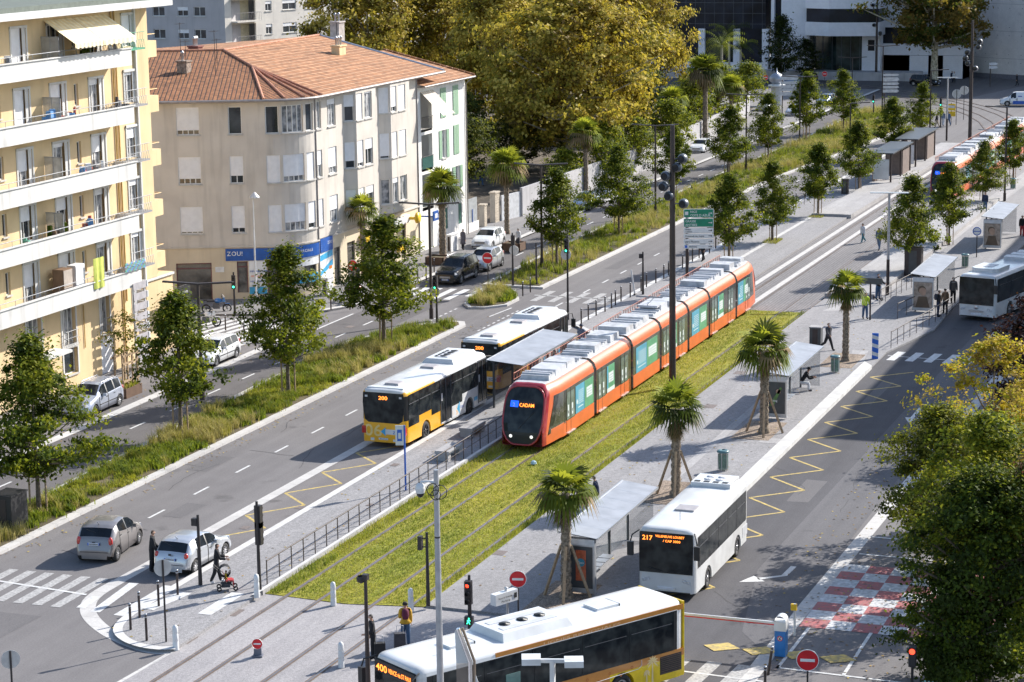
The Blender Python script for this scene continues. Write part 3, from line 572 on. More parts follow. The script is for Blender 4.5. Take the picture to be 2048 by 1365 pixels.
# ------------------------------------------------------------------ grasses
GB = [leafmat('grass_green', (.14, .185, .022), (.32, .38, .03)), leafmat('grass_straw', (.40, .345, .13), (.50, .43, .14)), leafmat('grass_olive', (.24, .235, .04), (.42, .40, .06)), leafmat('grass_yellow', (.34, .34, .03), (.50, .50, .04)), leafmat('grass_dark', (.075, .115, .018), (.2, .25, .02))]
def blades(B, h, wdt, lean, az=None):
    "curved blades: two quads each, from base points B"
    n = len(B); a = rng.uniform(0, 6.283, n) if az is None else az; d = np.stack([np.cos(a), np.sin(a), np.zeros(n)], 1); s = np.stack([-np.sin(a), np.cos(a), np.zeros(n)], 1)
    hh = (h*rng.uniform(.6, 1.2, n))[:, None] if np.ndim(h) == 0 else h[:, None]*rng.uniform(.6, 1.2, (n, 1)); ll = hh*rng.uniform(.2, 1, (n, 1))*lean; w_ = wdt
    z = np.array([0, 0, 1.]); m = B+d*ll*.35+z*hh*.62; t = B+d*ll+z*hh*.92
    return np.concatenate([np.stack([B-s*w_, B+s*w_, m+s*w_*.8, m-s*w_*.8], 1), np.stack([m-s*w_*.8, m+s*w_*.8, t+s*w_*.15, t-s*w_*.15], 1)])
def inside(P_, poly):
    x, y = P_[:, 0], P_[:, 1]; c = np.zeros(len(P_), bool); n = len(poly)
    for i in range(n):
        x1, y1 = poly[i]; x2, y2 = poly[(i+1) % n]
        if y1 != y2: c ^= ((y1 > y) != (y2 > y)) & (x < (x2-x1)*(y-y1)/(y2-y1)+x1)
    return c
def scatter(poly, n):
    xs = [p[0] for p in poly]; ys = [p[1] for p in poly]; out = np.zeros((0, 2))
    while len(out) < n:
        q = np.stack([rng.uniform(min(xs), max(xs), n*2), rng.uniform(min(ys), max(ys), n*2)], 1); out = np.concatenate([out, q[inside(q, poly)]])
    return out[:n]
def border(name, label, poly, nclump, per, hz, z=.17, x0=None):
    C = scatter(poly, nclump); V = []; Mi = []
    sec = np.sin(C[:, 0]*.31+1.3)+.6*np.sin(C[:, 0]*.83+C[:, 1])+.25*rng.normal(size=nclump)
    kind = np.digitize(sec, [-.9, -.1, .55])
    for k, (h, wd, ln, mats_, sp) in enumerate((( .22, .016, .9, (3, 2, 0), .34), (.5, .012, .8, (0, 2, 4), .25), (.42, .028, .7, (4, 0, 0), .3), (.78, .011, .75, (1, 2, 1), .22))):
        c = C[kind == k]
        if not len(c): continue
        B2 = np.repeat(c, per, 0)+rng.normal(size=(len(c)*per, 2))*sp*.5; B2 = np.concatenate([B2, np.full((len(B2), 1), z)], 1)
        hm = np.repeat(h*hz*rng.uniform(.6, 1.25, len(c)), per); q = blades(B2, hm, wd, ln); V.append(q); tone = np.repeat(rng.integers(0, 3, len(c)), per); m1 = np.array(mats_)[(tone+(rng.uniform(size=len(tone)) < .3)) % 3]; Mi.append(np.concatenate([m1, m1]))
    o = quads(name, np.concatenate(V), np.concatenate(Mi), GB, kind='stuff'); return tag(o, label, 'ornamental grass')
border('median_grasses', 'tufts of green and straw ornamental grass on the near part of the median', [(75, 53.7), (134.8, 53.7), (135.6, 54.3), (133.6, 56.2), (128, 57.8), (114, 57.5), (100, 56.8), (88, 56.1), (75, 55.8)], 1500, 40, .85)
border('island_grasses', 'low green grasses on the small kerbed traffic island', inset(ISL, .35), 110, 34, 1.0)
border('far_median_grasses', 'straw and green grasses on the far part of the median', inset(MED3, .5), 2600, 22, 1.1)
# turf between the rails
T_ = scatter([(78.7, 36.3), (79.3, 33.1), (146, 33.15), (146, 39.8), (78.9, 39.8)], 85000); T_ = T_[rng.uniform(size=len(T_)) < np.clip(1.5-(T_[:, 0]-78)/75, .25, 1)]
near = np.min(np.abs(T_[:, 1:2]-np.array(RAILS)), axis=1); T_ = T_[near > .09+.1*np.sin(T_[:, 0]*2.1)**2*rng.uniform(size=len(T_))]; T_ = T_[(np.sin(T_[:, 0]*.8+3*T_[:, 1])+np.sin(T_[:, 0]*2.3-T_[:, 1]*1.7) < 1.75) | (rng.uniform(size=len(T_)) < .35)]
B = np.concatenate([T_, np.full((len(T_), 1), .03)], 1); n = len(B); wv = np.sin(T_[:, 0]*1.3+T_[:, 1]*2)*.7+np.sin(T_[:, 0]*.37-T_[:, 1]*1.1)+.7*np.sin(T_[:, 0]*.13+T_[:, 1]*.5)+rng.normal(size=n)*.9
hh = np.where((T_[:, 1] > 39.1) | (T_[:, 1] < 33.5), .16, .07)*(1+.5*np.sin(T_[:, 0]*.9+T_[:, 1]*3)**2)
V = blades(B, hh, .011, .9); mi = np.digitize(wv, [-1.2, -.1, .9, 1.9]); mp = np.array([4, 0, 2, 3, 1])[mi]
tag(quads('turf_blades', V, np.concatenate([mp, mp]), GB, kind='stuff'), 'sunlit yellow-green turf between the tram rails', 'grass')
for k, (px, py) in enumerate(((1545, 483), (1636, 432), (1458, 530))):
    c = g(px, py, .13); T_ = scatter([(c.x-1.3, c.y-.6), (c.x+1.3, c.y-.6), (c.x+1.3, c.y+.6), (c.x-1.3, c.y+.6)], 700); B = np.concatenate([T_, np.full((700, 1), .13)], 1); m1 = rng.integers(0, 3, 700)
    tag(quads('tree_pit_grass', blades(B, .16, .014, .9), np.concatenate([m1, m1]), GB, kind='stuff'), ['short grass in the tree pit nearest behind the tram tail', 'short grass in the farther staked tree pit', 'short grass at the foot of the tree beside the direction signs'][k], 'grass')
# ================================================================== buildings
def bar(mb, pos, s0, s1, z0, z1, d0, d1, m=0, n=1):
    "solid bar on a facade: s along, z up, d inward from the wall face (negative = proud)"
    for k in range(n):
        a, b = s0+(s1-s0)*k/n, s0+(s1-s0)*(k+1)/n
        v = [pos(s, z, d) for d in (d0, d1) for s, z in ((a, z0), (b, z0), (b, z1), (a, z1))]
        mb.add(v, [(0, 1, 2, 3), (7, 6, 5, 4), (0, 4, 5, 1), (1, 5, 6, 2), (2, 6, 7, 3), (3, 7, 4, 0)], m)
    return mb
def facade(mb, pos, s0, s1, z0, z1, holes, depth=.2, m=0, mr=0, step=None):
    cs = sorted({s0, s1, *[h[0] for h in holes], *[h[1] for h in holes]}); cz = sorted({z0, z1, *[h[2] for h in holes], *[h[3] for h in holes]})
    if step:
        c2 = []
        for a, b in zip(cs, cs[1:]): n = max(1, int((b-a)/step)); c2 += [a+(b-a)*k/n for k in range(n)]
        cs = c2+[cs[-1]]
    for a, b in zip(cs, cs[1:]):
        for c, d in zip(cz, cz[1:]):
            sm, zm = (a+b)/2, (c+d)/2
            if any(h[0] < sm < h[1] and h[2] < zm < h[3] for h in holes): continue
            mb.add([pos(a, c, 0), pos(b, c, 0), pos(b, d, 0), pos(a, d, 0)], [(0, 1, 2, 3)], m)
    for h in holes:
        a, b, c, d = h[:4]; n = max(1, int((b-a)/step)) if step else 1
        for k in range(n):
            p, q = a+(b-a)*k/n, a+(b-a)*(k+1)/n
            mb.add([pos(p, c, 0), pos(q, c, 0), pos(q, c, depth), pos(p, c, depth)], [(0, 1, 2, 3)], mr); mb.add([pos(p, d, 0), pos(q, d, 0), pos(q, d, depth), pos(p, d, depth)], [(3, 2, 1, 0)], mr)
        for s in (a, b): mb.add([pos(s, c, 0), pos(s, d, 0), pos(s, d, depth), pos(s, c, depth)], [(0, 1, 2, 3)], mr)
def flat(A, B_):
    A = Vector((A[0], A[1], 0)); u = (Vector((B_[0], B_[1], 0))-A).normalized(); inn = Vector((-u.y, u.x, 0))
    return lambda s, z, d: A+u*s+inn*d+Vector((0, 0, z))
def P(mb, name, mats, root):
    o = mb.build(name, mats, root)
    if root.parent is None: o.location = -Vector(root.location)
    return o
WHITE = mat('white_frame', (.74, .74, .73), .45, vary=.05); GLASSD = mat('dark_window', (.035, .042, .05), .07, vary=.5, scale=.9, spec=.8)
GLASSC = mat('curtained_window', (.30, .30, .31), .2, vary=.45, scale=2.5, spec=.7, col2=(.08, .09, .1))
def slat_mat(name, col, pitch=.055, dark=.75):
    m = mat(name, col, .6, vary=.04); n = m.node_tree.nodes; l = m.node_tree.links; b = n['Principled BSDF']
    geo = n.new('ShaderNodeNewGeometry'); sp = n.new('ShaderNodeSeparateXYZ'); l.new(geo.outputs['Position'], sp.inputs[0])
    a = n.new('ShaderNodeMath'); a.operation = 'MULTIPLY'; a.inputs[1].default_value = 6.283/pitch; l.new(sp.outputs['Z'], a.inputs[0]); s_ = n.new('ShaderNodeMath'); s_.operation = 'SINE'; l.new(a.outputs[0], s_.inputs[0])
    bp = n.new('ShaderNodeBump'); bp.inputs['Strength'].default_value = .5; bp.inputs['Distance'].default_value = .01; l.new(s_.outputs[0], bp.inputs['Height']); l.new(bp.outputs[0], b.inputs['Normal']); return m
SHUT = slat_mat('roller_shutter_white', (.80, .80, .82)); GREENS = slat_mat('green_shutter_paint', (.22, .36, .24), .08)
IRON = mat('grey_ironwork', (.30, .31, .33), .5, .3); DARKI = mat('dark_iron', (.035, .03, .032), .5, .2)
def window(root, pos, s0, s1, z0, z1, d=.16, shut=0., n=2, glass=None, sill=True, step=1, lab=None):
    w = MB(); f = .06
    bar(w, pos, s0, s1, z0, z0+f, d, d+.07, 0, step); bar(w, pos, s0, s1, z1-f, z1, d, d+.07, 0, step)
    for k in range(n+1): s = s0+(s1-s0-f)*k/n; bar(w, pos, s, s+f, z0+f, z1-f, d, d+.07)
    if sill: bar(w, pos, s0-.08, s1+.08, z0-.09, z0-.003, -.09, d, 1, step)
    o = P(w, 'window', [WHITE, MATS.get('sill_stone') or mat('sill_stone', (.5, .48, .45), .7)], root)
    if lab: o['label'] = lab
    g_ = MB()
    for k in range(step): a, b = s0+(s1-s0)*k/step, s0+(s1-s0)*(k+1)/step; g_.add([pos(a, z0+f, d+.04), pos(b, z0+f, d+.04), pos(b, z1-f, d+.04), pos(a, z1-f, d+.04)], [(0, 1, 2, 3)])
    g_.build('pane', glass or GLASSD, o)
    if shut > .02: bar(MB(), pos, s0, s1, z1-(z1-z0)*shut, z1, d-.06, d-.02, 0, step).build('roller_shutter', SHUT, o)
    return o
def plaster(name, col, col2, streak=.5):
    m = mat(name, col, .85, vary=.05, scale=.6, col2=col2, bump=.25, bscale=30); n = m.node_tree.nodes; l = m.node_tree.links; b = n['Principled BSDF']
    src = b.inputs['Base Color'].links[0].from_socket; geo = n.new('ShaderNodeNewGeometry'); mp = n.new('ShaderNodeMapping'); mp.inputs['Scale'].default_value = (2.2, 2.2, .18); l.new(geo.outputs['Position'], mp.inputs[0])
    t = n.new('ShaderNodeTexNoise'); t.inputs['Scale'].default_value = 1.0; t.inputs['Detail'].default_value = 6; l.new(mp.outputs[0], t.inputs[0])
    r_ = n.new('ShaderNodeMapRange'); r_.inputs[1].default_value = .52; r_.inputs[2].default_value = .75; r_.inputs[3].default_value = 1; r_.inputs[4].default_value = 1-streak*.3; l.new(t.outputs[0], r_.inputs[0])
    mx = n.new('ShaderNodeMix'); mx.data_type = 'RGBA'; mx.blend_type = 'MULTIPLY'; mx.inputs['Factor'].default_value = 1; l.new(src, mx.inputs['A']); l.new(r_.outputs[0], mx.inputs['B']); l.new(mx.outputs['Result'], b.inputs['Base Color']); return m
# ---------------------------------------------------------------- yellow apartment block with long balconies
YW = plaster('ochre_plaster', (.71, .535, .31), (.66, .49, .28)); BW = plaster('balcony_white', (.64, .63, .61), (.57, .56, .545), .8)
Yb = thing('apartment_building', 'pale yellow apartment block with long white balconies at the left edge', 'building', (110, 74, 0))
posY = flat((96, 68.0), (122, 68.0)); sx = lambda x: x-96
FZ = [5.2, 8.4, 11.5, 14.78, 18.1]; o = MB(); holes = []
def H(x0, x1, z0, z1): holes.append((sx(x0), sx(x1), z0, z1))
for f in FZ:
    t = f+2.62
    for x0, x1 in ((98.6, 100.1), (102.2, 103.6), (106.6, 108.1), (110.3, 111.9), (114.5, 116.0)):
        if f == FZ[4] and x0 in (98.6,): continue
        H(x0, x1, f+.25, t)
    for x0 in (100.9, 104.8, 112.85): H(x0, x0+.45, f+1.25, f+2.5)
    H(118.5, 119.75, f+.9, t+.1)
H(106.55, 108.1, 2.95, 4.85); H(110.25, 111.75, 2.45, 4.85); H(110.25, 111.8, .85, 2.5-.02); H(114.5, 115.6, 2.5, 4.85); H(118.35, 119.75, 2.7, 4.8); H(114.45, 116.05, .0, 2.3); H(106.8, 108.4, 0, 2.4)
facade(o, posY, 0, 24, 0, 21.3, holes, .28); o.b2(96, 119.95, 68.3, 82, 0, 4.6)
o.b2(96, 121.38, 68.3, 82, 4.9, 21.3); o.b2(119.92, 121.4, 67.93, 69.0, 4.9, 21.3); o.b2(119.99, 123.3, 67.97, 82.0, 0, 4.9); o.b2(119.76, 119.91, 67.85, 68.05, 4.8, 21.2, 1)
P(o, 'wall', [YW, BW], Yb)
q = random.Random(4); CLUT = [mat('cl_white', (.7, .7, .7)), mat('cl_blue', (.1, .25, .5)), mat('cl_green', (.12, .35, .25)), mat('cl_brown', (.2, .12, .07)), mat('cl_grey', (.2, .2, .21)), mat('cl_lime', (.55, .6, .12)), mat('cl_red', (.45, .1, .08)), mat('cl_dark', (.04, .04, .05))]
for fi, f in enumerate(FZ):
    t = f+2.62
    for i, (x0, x1) in enumerate(((98.6, 100.1), (102.2, 103.6), (106.6, 108.1), (110.3, 111.9), (114.5, 116.0))):
        if f == FZ[4] and x0 == 98.6: continue
        sh = [(.0, .35, .55, 1., .1), (.9, .2, .35, .3, .15), (.1, .3, .5, .1, .4), (1., .5, .98, .45, .15), (.2, .4, .95, 0, .3)][fi][i]
        w_ = window(Yb, posY, sx(x0)+.02, sx(x1)-.35, f+.25, t, .2, sh, 2, GLASSC if q.random() < .5 else GLASSD, False)
        m2 = MB(); bar(m2, posY, sx(x0)-.12, sx(x0), f+.2, t+.14, -.04, .0); bar(m2, posY, sx(x1), sx(x1)+.12, f+.2, t+.14, -.04, .0); bar(m2, posY, sx(x0)-.12, sx(x1)+.12, t+.003, t+.14, -.06, .0)
        bar(m2, posY, sx(x1)-.33, sx(x1)-.01, f+.25, t, .02, .05); m2.build('surround', BW, w_)
    for x0 in (100.9, 104.8, 112.85): window(Yb, posY, sx(x0), sx(x0)+.45, f+1.25, f+2.5, .12, 0, 1)
    w_ = window(Yb, posY, sx(118.52), sx(119.5), f+.9, t+.1, .12, [.15, .2, .35, .1, .7][fi], 2, GLASSC, False)
    m2 = MB(); bar(m2, posY, sx(118.38), sx(118.5), f+.8, t+.26, -.05, 0); bar(m2, posY, sx(119.75), sx(119.88), f+.8, t+.26, -.05, 0); bar(m2, posY, sx(118.38), sx(119.88), t+.12, t+.26, -.09, 0); bar(m2, posY, sx(119.5), sx(119.74), f+.9, t+.1, 0, .03); m2.build('surround', BW, w_)
    # balcony: slab, solid parapet, rail, ironwork at the end window
    m2 = MB(); m2.b2(96, 117.0, 66.62, 68.0, f, f+.16); m2.b2(96, 117.05, 66.58, 66.72, f-.04, f+.93); m2.b2(96, 117.1, 66.5, 66.76, f+.933, f+.98); m2.b2(116.93, 117.05, 66.72, 67.99, f-.04, f+.93)
    bal = P(m2, 'balcony', BW, Yb)
    m2 = MB(); m2.tube([(96, 66.62, f+1.28), (117, 66.62, f+1.28)], .022, 5)
    for k in range(15): m2.tube([(96+k*1.5, 66.62, f+.97), (96+k*1.5, 66.62, f+1.28)], .015, 4)
    for k in range(12): x_ = 113.2+k*.3; m2.tube([(x_, 66.66, f+.98), (x_+.15, 66.66, f+1.27), (x_+.3, 66.66, f+.98)], .01, 3)
    m2.build('handrail', IRON, bal)
    m2 = MB(); m2.b2(117.05, 119.8, 67.2, 68.0, f+.72, f+.82); m2.tube([(117.1, 67.22, f+1.75), (119.8, 67.22, f+1.75)], .022, 5); m2.tube([(117.1, 67.22, f+1.3), (119.8, 67.22, f+1.3)], .015, 5)
    for k in range(10): x_ = 117.1+k*.27; m2.tube([(x_, 67.22, f+.82), (x_+.13, 67.22, f+1.3), (x_+.27, 67.22, f+.82)], .012, 3); m2.tube([(x_, 67.22, f+1.3), (x_, 67.22, f+1.75)], .01, 3)
    P(m2, 'iron_balcony', [IRON if fi < 4 else mat('green_railing', (.08, .32, .2), .5)], Yb)
    if fi:    # frosted divider screen
        m2 = MB(); x_ = 109.0+.15*fi; m2.b2(x_, x_+.03, 66.9, 67.98, f+.16, f+2.0, 0); m2.b2(x_-.01, x_+.045, 66.86, 66.9, f+.16, f+2.05, 1); m2.b2(x_-.01, x_+.045, 67.4, 67.44, f+.16, f+2.05, 1); m2.b2(x_-.01, x_+.045, 66.86, 67.98, f+2.003, f+2.05, 1)
        P(m2, 'balcony_screen', [mat('frosted_glass', (.5, .48, .44), .3, trans=.35), IRON], Yb)
    m2 = MB(); bx = 121.41; m2.b2(bx, bx+1.88, 68.4, 71.0, f+.02, f+1.0); m2.tube([(bx+.1, 68.45, f+1.4), (bx+1.8, 68.45, f+1.4), (bx+1.8, 70.9, f+1.4)], .02, 4); P(m2, 'side_balcony', YW, Yb)
    for k in range(11):   # things left on the balcony, each its own thing would be lost in blur; pieces large enough to see stay separate
        pass
def clutter(name, label, cat, x, z, shape, mats_):
    t = thing(name, label, cat, (x, 67.15, z)); o_ = MB(); shape(o_); o_.build(name.split('_')[-1]+'_body', mats_, t); return t
clutter('storage_cabinet', 'brown storage cabinet on the lowest long balcony', 'cabinet', 108.9, 5.36, lambda o_: (o_.b2(0, .95, -.25, .45, 0, 1.9, 0), o_.b2(.02, .93, -.27, -.253, .05, .9, 1), o_.b2(.02, .93, -.27, -.253, .95, 1.85, 1)), [CLUT[3], mat('cab_door', (.42, .36, .31))])
clutter('storage_cabinet', 'white wardrobe on the lowest long balcony beside the lime towel', 'cabinet', 110.2, 5.36, lambda o_: (o_.b2(0, 1.0, -.25, .3, 0, 1.95, 0), o_.b2(.02, .49, -.27, -.253, .05, 1.9, 0), o_.b2(.51, .98, -.27, -.253, .05, 1.9, 0)), CLUT[0])
def cloth(o_, w_, h_, m=0, seed=1):
    q_ = random.Random(seed); n = 10
    for i in range(n):
        y0, y1 = .05*math.sin(i*1.3+seed), .05*math.sin((i+1)*1.3+seed); o_.quad((w_*i/n, y0, 0), (w_*(i+1)/n, y1, 0), (w_*(i+1)/n, y1*.4, h_), (w_*i/n, y0*.4, h_), m)
        o_.quad((w_*i/n, y0+.02, 0), (w_*(i+1)/n, y1+.02, 0), (w_*(i+1)/n, y1*.4+.02, h_), (w_*i/n, y0*.4+.02, h_), m)
t = thing('beach_towel', 'lime green towel hung over the lowest balcony rail', 'towel', (111.55, 66.5, 5.75)); o = MB(); cloth(o, 1.15, 1.75, 0, 2); o.build('cloth', CLUT[5], t)
t = thing('checked_blanket', 'green and blue checked blanket airing on the lowest balcony rail', 'blanket', (115.0, 66.5, 6.0)); o = MB()
for k in range(14):
    a, b_ = k*.165, (k+1)*.165; za, zb_ = .05*math.sin(k*1.7), .05*math.sin(k*1.7+1.7)
    for j in range(4): o.quad((a, -.03-.03*(j < 2), .55-j*.13+za), (b_, -.05, .55-j*.13+zb_), (b_, -.04, .68-j*.13+zb_), (a, -.03, .68-j*.13+za), (k+j) % 3)
    o.quad((a, -.03, .68+za), (b_, -.04, .68+zb_), (b_, .14, .5+zb_), (a, .12, .5+za), k % 3)
o.build('cloth', [CLUT[2], CLUT[1], CLUT[4]], t)
for i, (x, fi, lb, kind) in enumerate(((108.6, 3, 'blue laundry tub on the second balcony from the top', 0), (110.6, 3, 'red and navy laundry on a rack on the second balcony from the top', 1), (116.3, 3, 'dark grill on the second balcony from the top', 2), (112.2, 2, 'towels and boxes behind the rail of the middle balcony', 1), (113.6, 2, 'small white appliance on the middle balcony', 3), (109.0, 1, 'dark potted plants on the fourth balcony down', 4), (112.4, 1, 'light blue washing on the fourth balcony down', 1), (105.9, 1, 'green storage box on the fourth balcony down', 5), (114.0, 0, 'white garden chairs on the lowest balcony', 3), (104.9, 4, 'white wrapped bundle on the top balcony', 3), (115.6, 4, 'white table on the awning-shaded top balcony', 3), (113.2, 4, 'potted plants under the striped awning', 4))):
    f = FZ[fi]+.16; t = thing('balcony_items', lb, 'balcony clutter', (x, 67.0, f)); o = MB(); q = random.Random(i)
    for k in range(7): a = q.uniform(-.5, .5); w_ = q.uniform(.15, .4); o.box((a, q.uniform(-.1, .4), .5+q.uniform(0, .5)*(k % 2)), (w_, w_, q.uniform(.3, .9)), k % 3, q.uniform(0, 1), (.8, .8))
    cm = {0: [CLUT[1], CLUT[0], CLUT[1]], 1: [CLUT[6], CLUT[1], CLUT[0]], 2: [CLUT[7], CLUT[4], CLUT[7]], 3: [CLUT[0], CLUT[0], CLUT[4]], 4: [CLUT[3], GREEN[0], GREEN[1]], 5: [CLUT[2], CLUT[2], CLUT[0]]}[kind]; o.build('clutter', cm, t)
m2 = MB(); m2.b2(95.5, 121.8, 66.35, 82, 21.3, 21.62, 0); m2.b2(96, 121, 67.4, 81, 21.62, 21.9, 1)
for k in range(4): m2.box((98.5+k*2.1, 69.5, 22.4), (1.3, 1.0, 1.0), 2)
P(m2, 'roof', [BW, mat('roof_felt', (.13, .15, .13), .9), WHITE], Yb)
for a, b in ((109.9, 112.9), (112.95, 116.6)):
    m2 = MB(); n = 14
    for k in range(n):
        x0, x1 = a+(b-a)*k/n, a+(b-a)*(k+1)/n; m2.quad((x0, 66.0, 19.75), (x1, 66.0, 19.75), (x1, 67.95, 21.0), (x0, 67.95, 21.0), k % 2); m2.quad((x0, 66.0, 19.5-.05*(k % 2)), (x1, 66.0, 19.5-.05*(k % 2)), (x1, 66.0, 19.75), (x0, 66.0, 19.75), k % 2)
    P(m2, 'awning', [mat('awning_cream', (.78, .66, .42), .8), mat('awning_pale', (.8, .73, .55), .8)], Yb)
m2 = MB()
for z in (4.6, 4.6): m2.tube([(117.2, 67.93, .3), (117.2, 67.93, 21.2)], .05, 6); m2.tube([(117.55, 67.93, 4), (117.55, 67.93, 21.2)], .05, 6); break
m2.tube([(112.6, 67.95, 2.1), (112.6, 67.95, 4.6)], .03, 5); P(m2, 'drain_pipe', mat('ochre_pipe', (.50, .32, .10), .6), Yb)
for x0, x1, z0, z1, gl, nn in ((106.6, 108.05, 2.95, 4.85, GLASSC, 3), (110.3, 111.7, 2.45, 4.85, GLASSC, 3), (110.3, 111.75, .85, 2.45, GLASSD, 1), (114.55, 115.55, 2.5, 4.85, GLASSC, 2), (118.4, 119.7, 2.7, 4.8, GLASSC, 2), (106.85, 108.35, .1, 2.35, GLASSD, 2)):
    w_ = window(Yb, posY, sx(x0), sx(x1), z0, z1, .2, .0, nn, gl, True)
    m2 = MB(); bar(m2, posY, sx(x0)-.16, sx(x0)-.03, z0-.1, z1+.14, -.04, 0); bar(m2, posY, sx(x1)+.03, sx(x1)+.16, z0-.1, z1+.14, -.04, 0); bar(m2, posY, sx(x0)-.16, sx(x1)+.16, z1+.003, z1+.14, -.05, 0); m2.build('surround', BW, w_)
    if z0 > 2:
        m2 = MB(); m2.tube([(x0, 67.8, z0+.95), (x1, 67.8, z0+.95)], .02, 4); m2.tube([(x0, 67.8, z0+.55), (x1, 67.8, z0+.55)], .015, 4); m2.tube([(x0, 67.8, z0+.06), (x1, 67.8, z0+.06)], .015, 4)
        for k in range(9): x_ = x0+(x1-x0)*k/8; m2.tube([(x_, 67.8, z0+.05), (x_+.05, 67.74, z0+.3), (x_, 67.8, z0+.55), (x_, 67.8, z0+.95)], .01, 3)
        m2.build('window_railing', IRON, w_)
bar(MB(), posY, sx(114.5), sx(116.0), 0, 2.3, .1, .14); m2 = MB(); bar(m2, posY, sx(114.47), sx(116.03), 0, 2.28, .1, .14); P(m2, 'garage_door', SHUT, Yb)
m2 = MB(); m2.b2(106.5, 109.3, 66.8, 67.99, 2.55, 2.7); P(m2, 'door_canopy', BW, Yb)
m2 = MB(); m2.b2(96, 122.6, 67.9, 67.99, 4.62, 4.75) if False else m2.b2(119.9, 123.35, 67.85, 67.96, 4.75, 4.87); P(m2, 'string_course', BW, Yb)
# ---------------------------------------------------------------- beige corner building
BG = plaster('beige_plaster', (.60, .55, .49), (.545, .495, .44), .7); BGs = plaster('shop_cream', (.66, .56, .41), (.62, .52, .38), .4)
Bb = thing('corner_building', 'beige four-storey corner building with rounded corner and tiled roof', 'building', (152, 76, 0))
D0 = Vector((.394, -.919)); A0 = Vector((140.95, 70.05)); RC = 3.65; LN = 12.0; ARC = RC*1.166; Cc = A0+Vector((.919, .394))*RC
def posB(s, z, d):
    if s <= LN: p_ = A0-D0*(LN-s); nn = Vector((.919, .394))
    elif s <= LN+ARC: a = (s-LN)/RC; a0 = math.atan2(-.394, -.919); v = Vector((math.cos(a0+a), math.sin(a0+a))); p_ = Cc+v*RC; nn = -v
    else: p_ = Vector((Cc.x, Cc.y-RC))+Vector((1, 0))*(s-LN-ARC); nn = Vector((0, 1))
    return Vector((p_.x+nn.x*d, p_.y+nn.y*d, z))
SR = lambda x: LN+ARC+(x-(Cc.x)); SL = lambda t_: LN-t_+.0
ROWS = ((4.75, 6.65), (8.2, 10.1), (11.6, 13.5)); holes = []; wins = []
def HB(a, b, c, d, sh, n=2, st=1, gl=None, full=1): holes.append((a, b, c, d)); wins.append((a, b, c, d, sh, n, st, gl))
for r_, (z0, z1) in enumerate(ROWS):
    HB(SL(6.02), SL(4.47), z0, z1, (.93, .8, .83)[r_], 4)
    HB(SL(2.48), SL(1.56), z0, z1, (.82, .72, 0)[r_], 2 if r_ < 2 else 1, 1, GLASSD)
    HB(SL(9.6), SL(8.3), z0, z1, .8, 3); HB(SL(12), SL(11.2), z0, z1, .3, 2)
    a0 = LN+.05; sh3 = ((1, .68, .8), (1, .8, 1), (0, 0, 0))[r_]
    HB(a0, a0+.95, z0, z1, sh3[0], 1, 4); HB(a0+1.15, a0+2.85, z0, z1, sh3[1], 4, 8, GLASSC); HB(a0+3.1, a0+4.0, z0, z1, sh3[2], 1, 4)
    HB(SR(144.6), SR(145.4), z0, z1, (1, .55, 0)[r_], 2, 1, GLASSC); HB(SR(146.45), SR(147.85), z0, z1, (.55, .75, .2)[r_], 3, 1, GLASSC)
    if r_ >= 0: HB(SR(160.9), SR(161.0), 0, .01, 0) if False else None
shop = [(SL(6.45), SL(4.0), .05, 2.7), (SL(2.25), SL(1.5), .55, 2.75), (SL(.15), LN+1.25, .3, 2.75), (LN+2.6, LN+3.9, .6, 2.2), (SR(146.95), SR(148.0), .13, 2.85), (SR(149.2), SR(150.6), .13, 2.9), (SR(155.0), SR(157.9), .9, 2.75), (SR(159.2), SR(160.2), .13, 2.75)]
o = MB(); facade(o, posB, 0, SR(162.95), 3.85, 14.0, holes, .22, 0, 0, .35); facade(o, posB, 0, SR(162.95), 0, 3.75, shop, .25, 1, 1, .35)
bar(o, posB, 0, SR(162.95), 3.75, 3.85, -.1, .2, 0, 50)
P(o, 'wall', [BG, BGs], Bb)
for a in wins: window(Bb, posB, *a[:4], .13, a[4], a[5], a[7], True, a[6])
for i, (a, b, c, d) in enumerate(shop):
    w_ = MB(); st = 4 if LN < b < LN+ARC else 1
    for e, f_ in ((a, a+.07), (b-.07, b)): bar(w_, posB, e, f_, c, d, .1, .18)
    bar(w_, posB, a, b, d-.08, d, .1, .18, 0, st); bar(w_, posB, a, b, d-.42, d-.36, .1, .18, 0, st)
    w_ = P(w_, 'shop_window', mat('shop_frame', (.16, .05, .06) if i < 3 else (.1, .1, .1), .5) if i < 3 else mat('shop_frame_dark', (.08, .08, .085), .5), Bb)
    m2 = MB()
    for k in range(st): p0, p1 = a+(b-a)*k/st, a+(b-a)*(k+1)/st; m2.add([posB(p0, c, .16), posB(p1, c, .16), posB(p1, d, .16), posB(p0, d, .16)], [(0, 1, 2, 3)])
    m2.build('pane', mat('shop_glass', (.10, .095, .085), .08, vary=.6, scale=.8, spec=.8), w_)
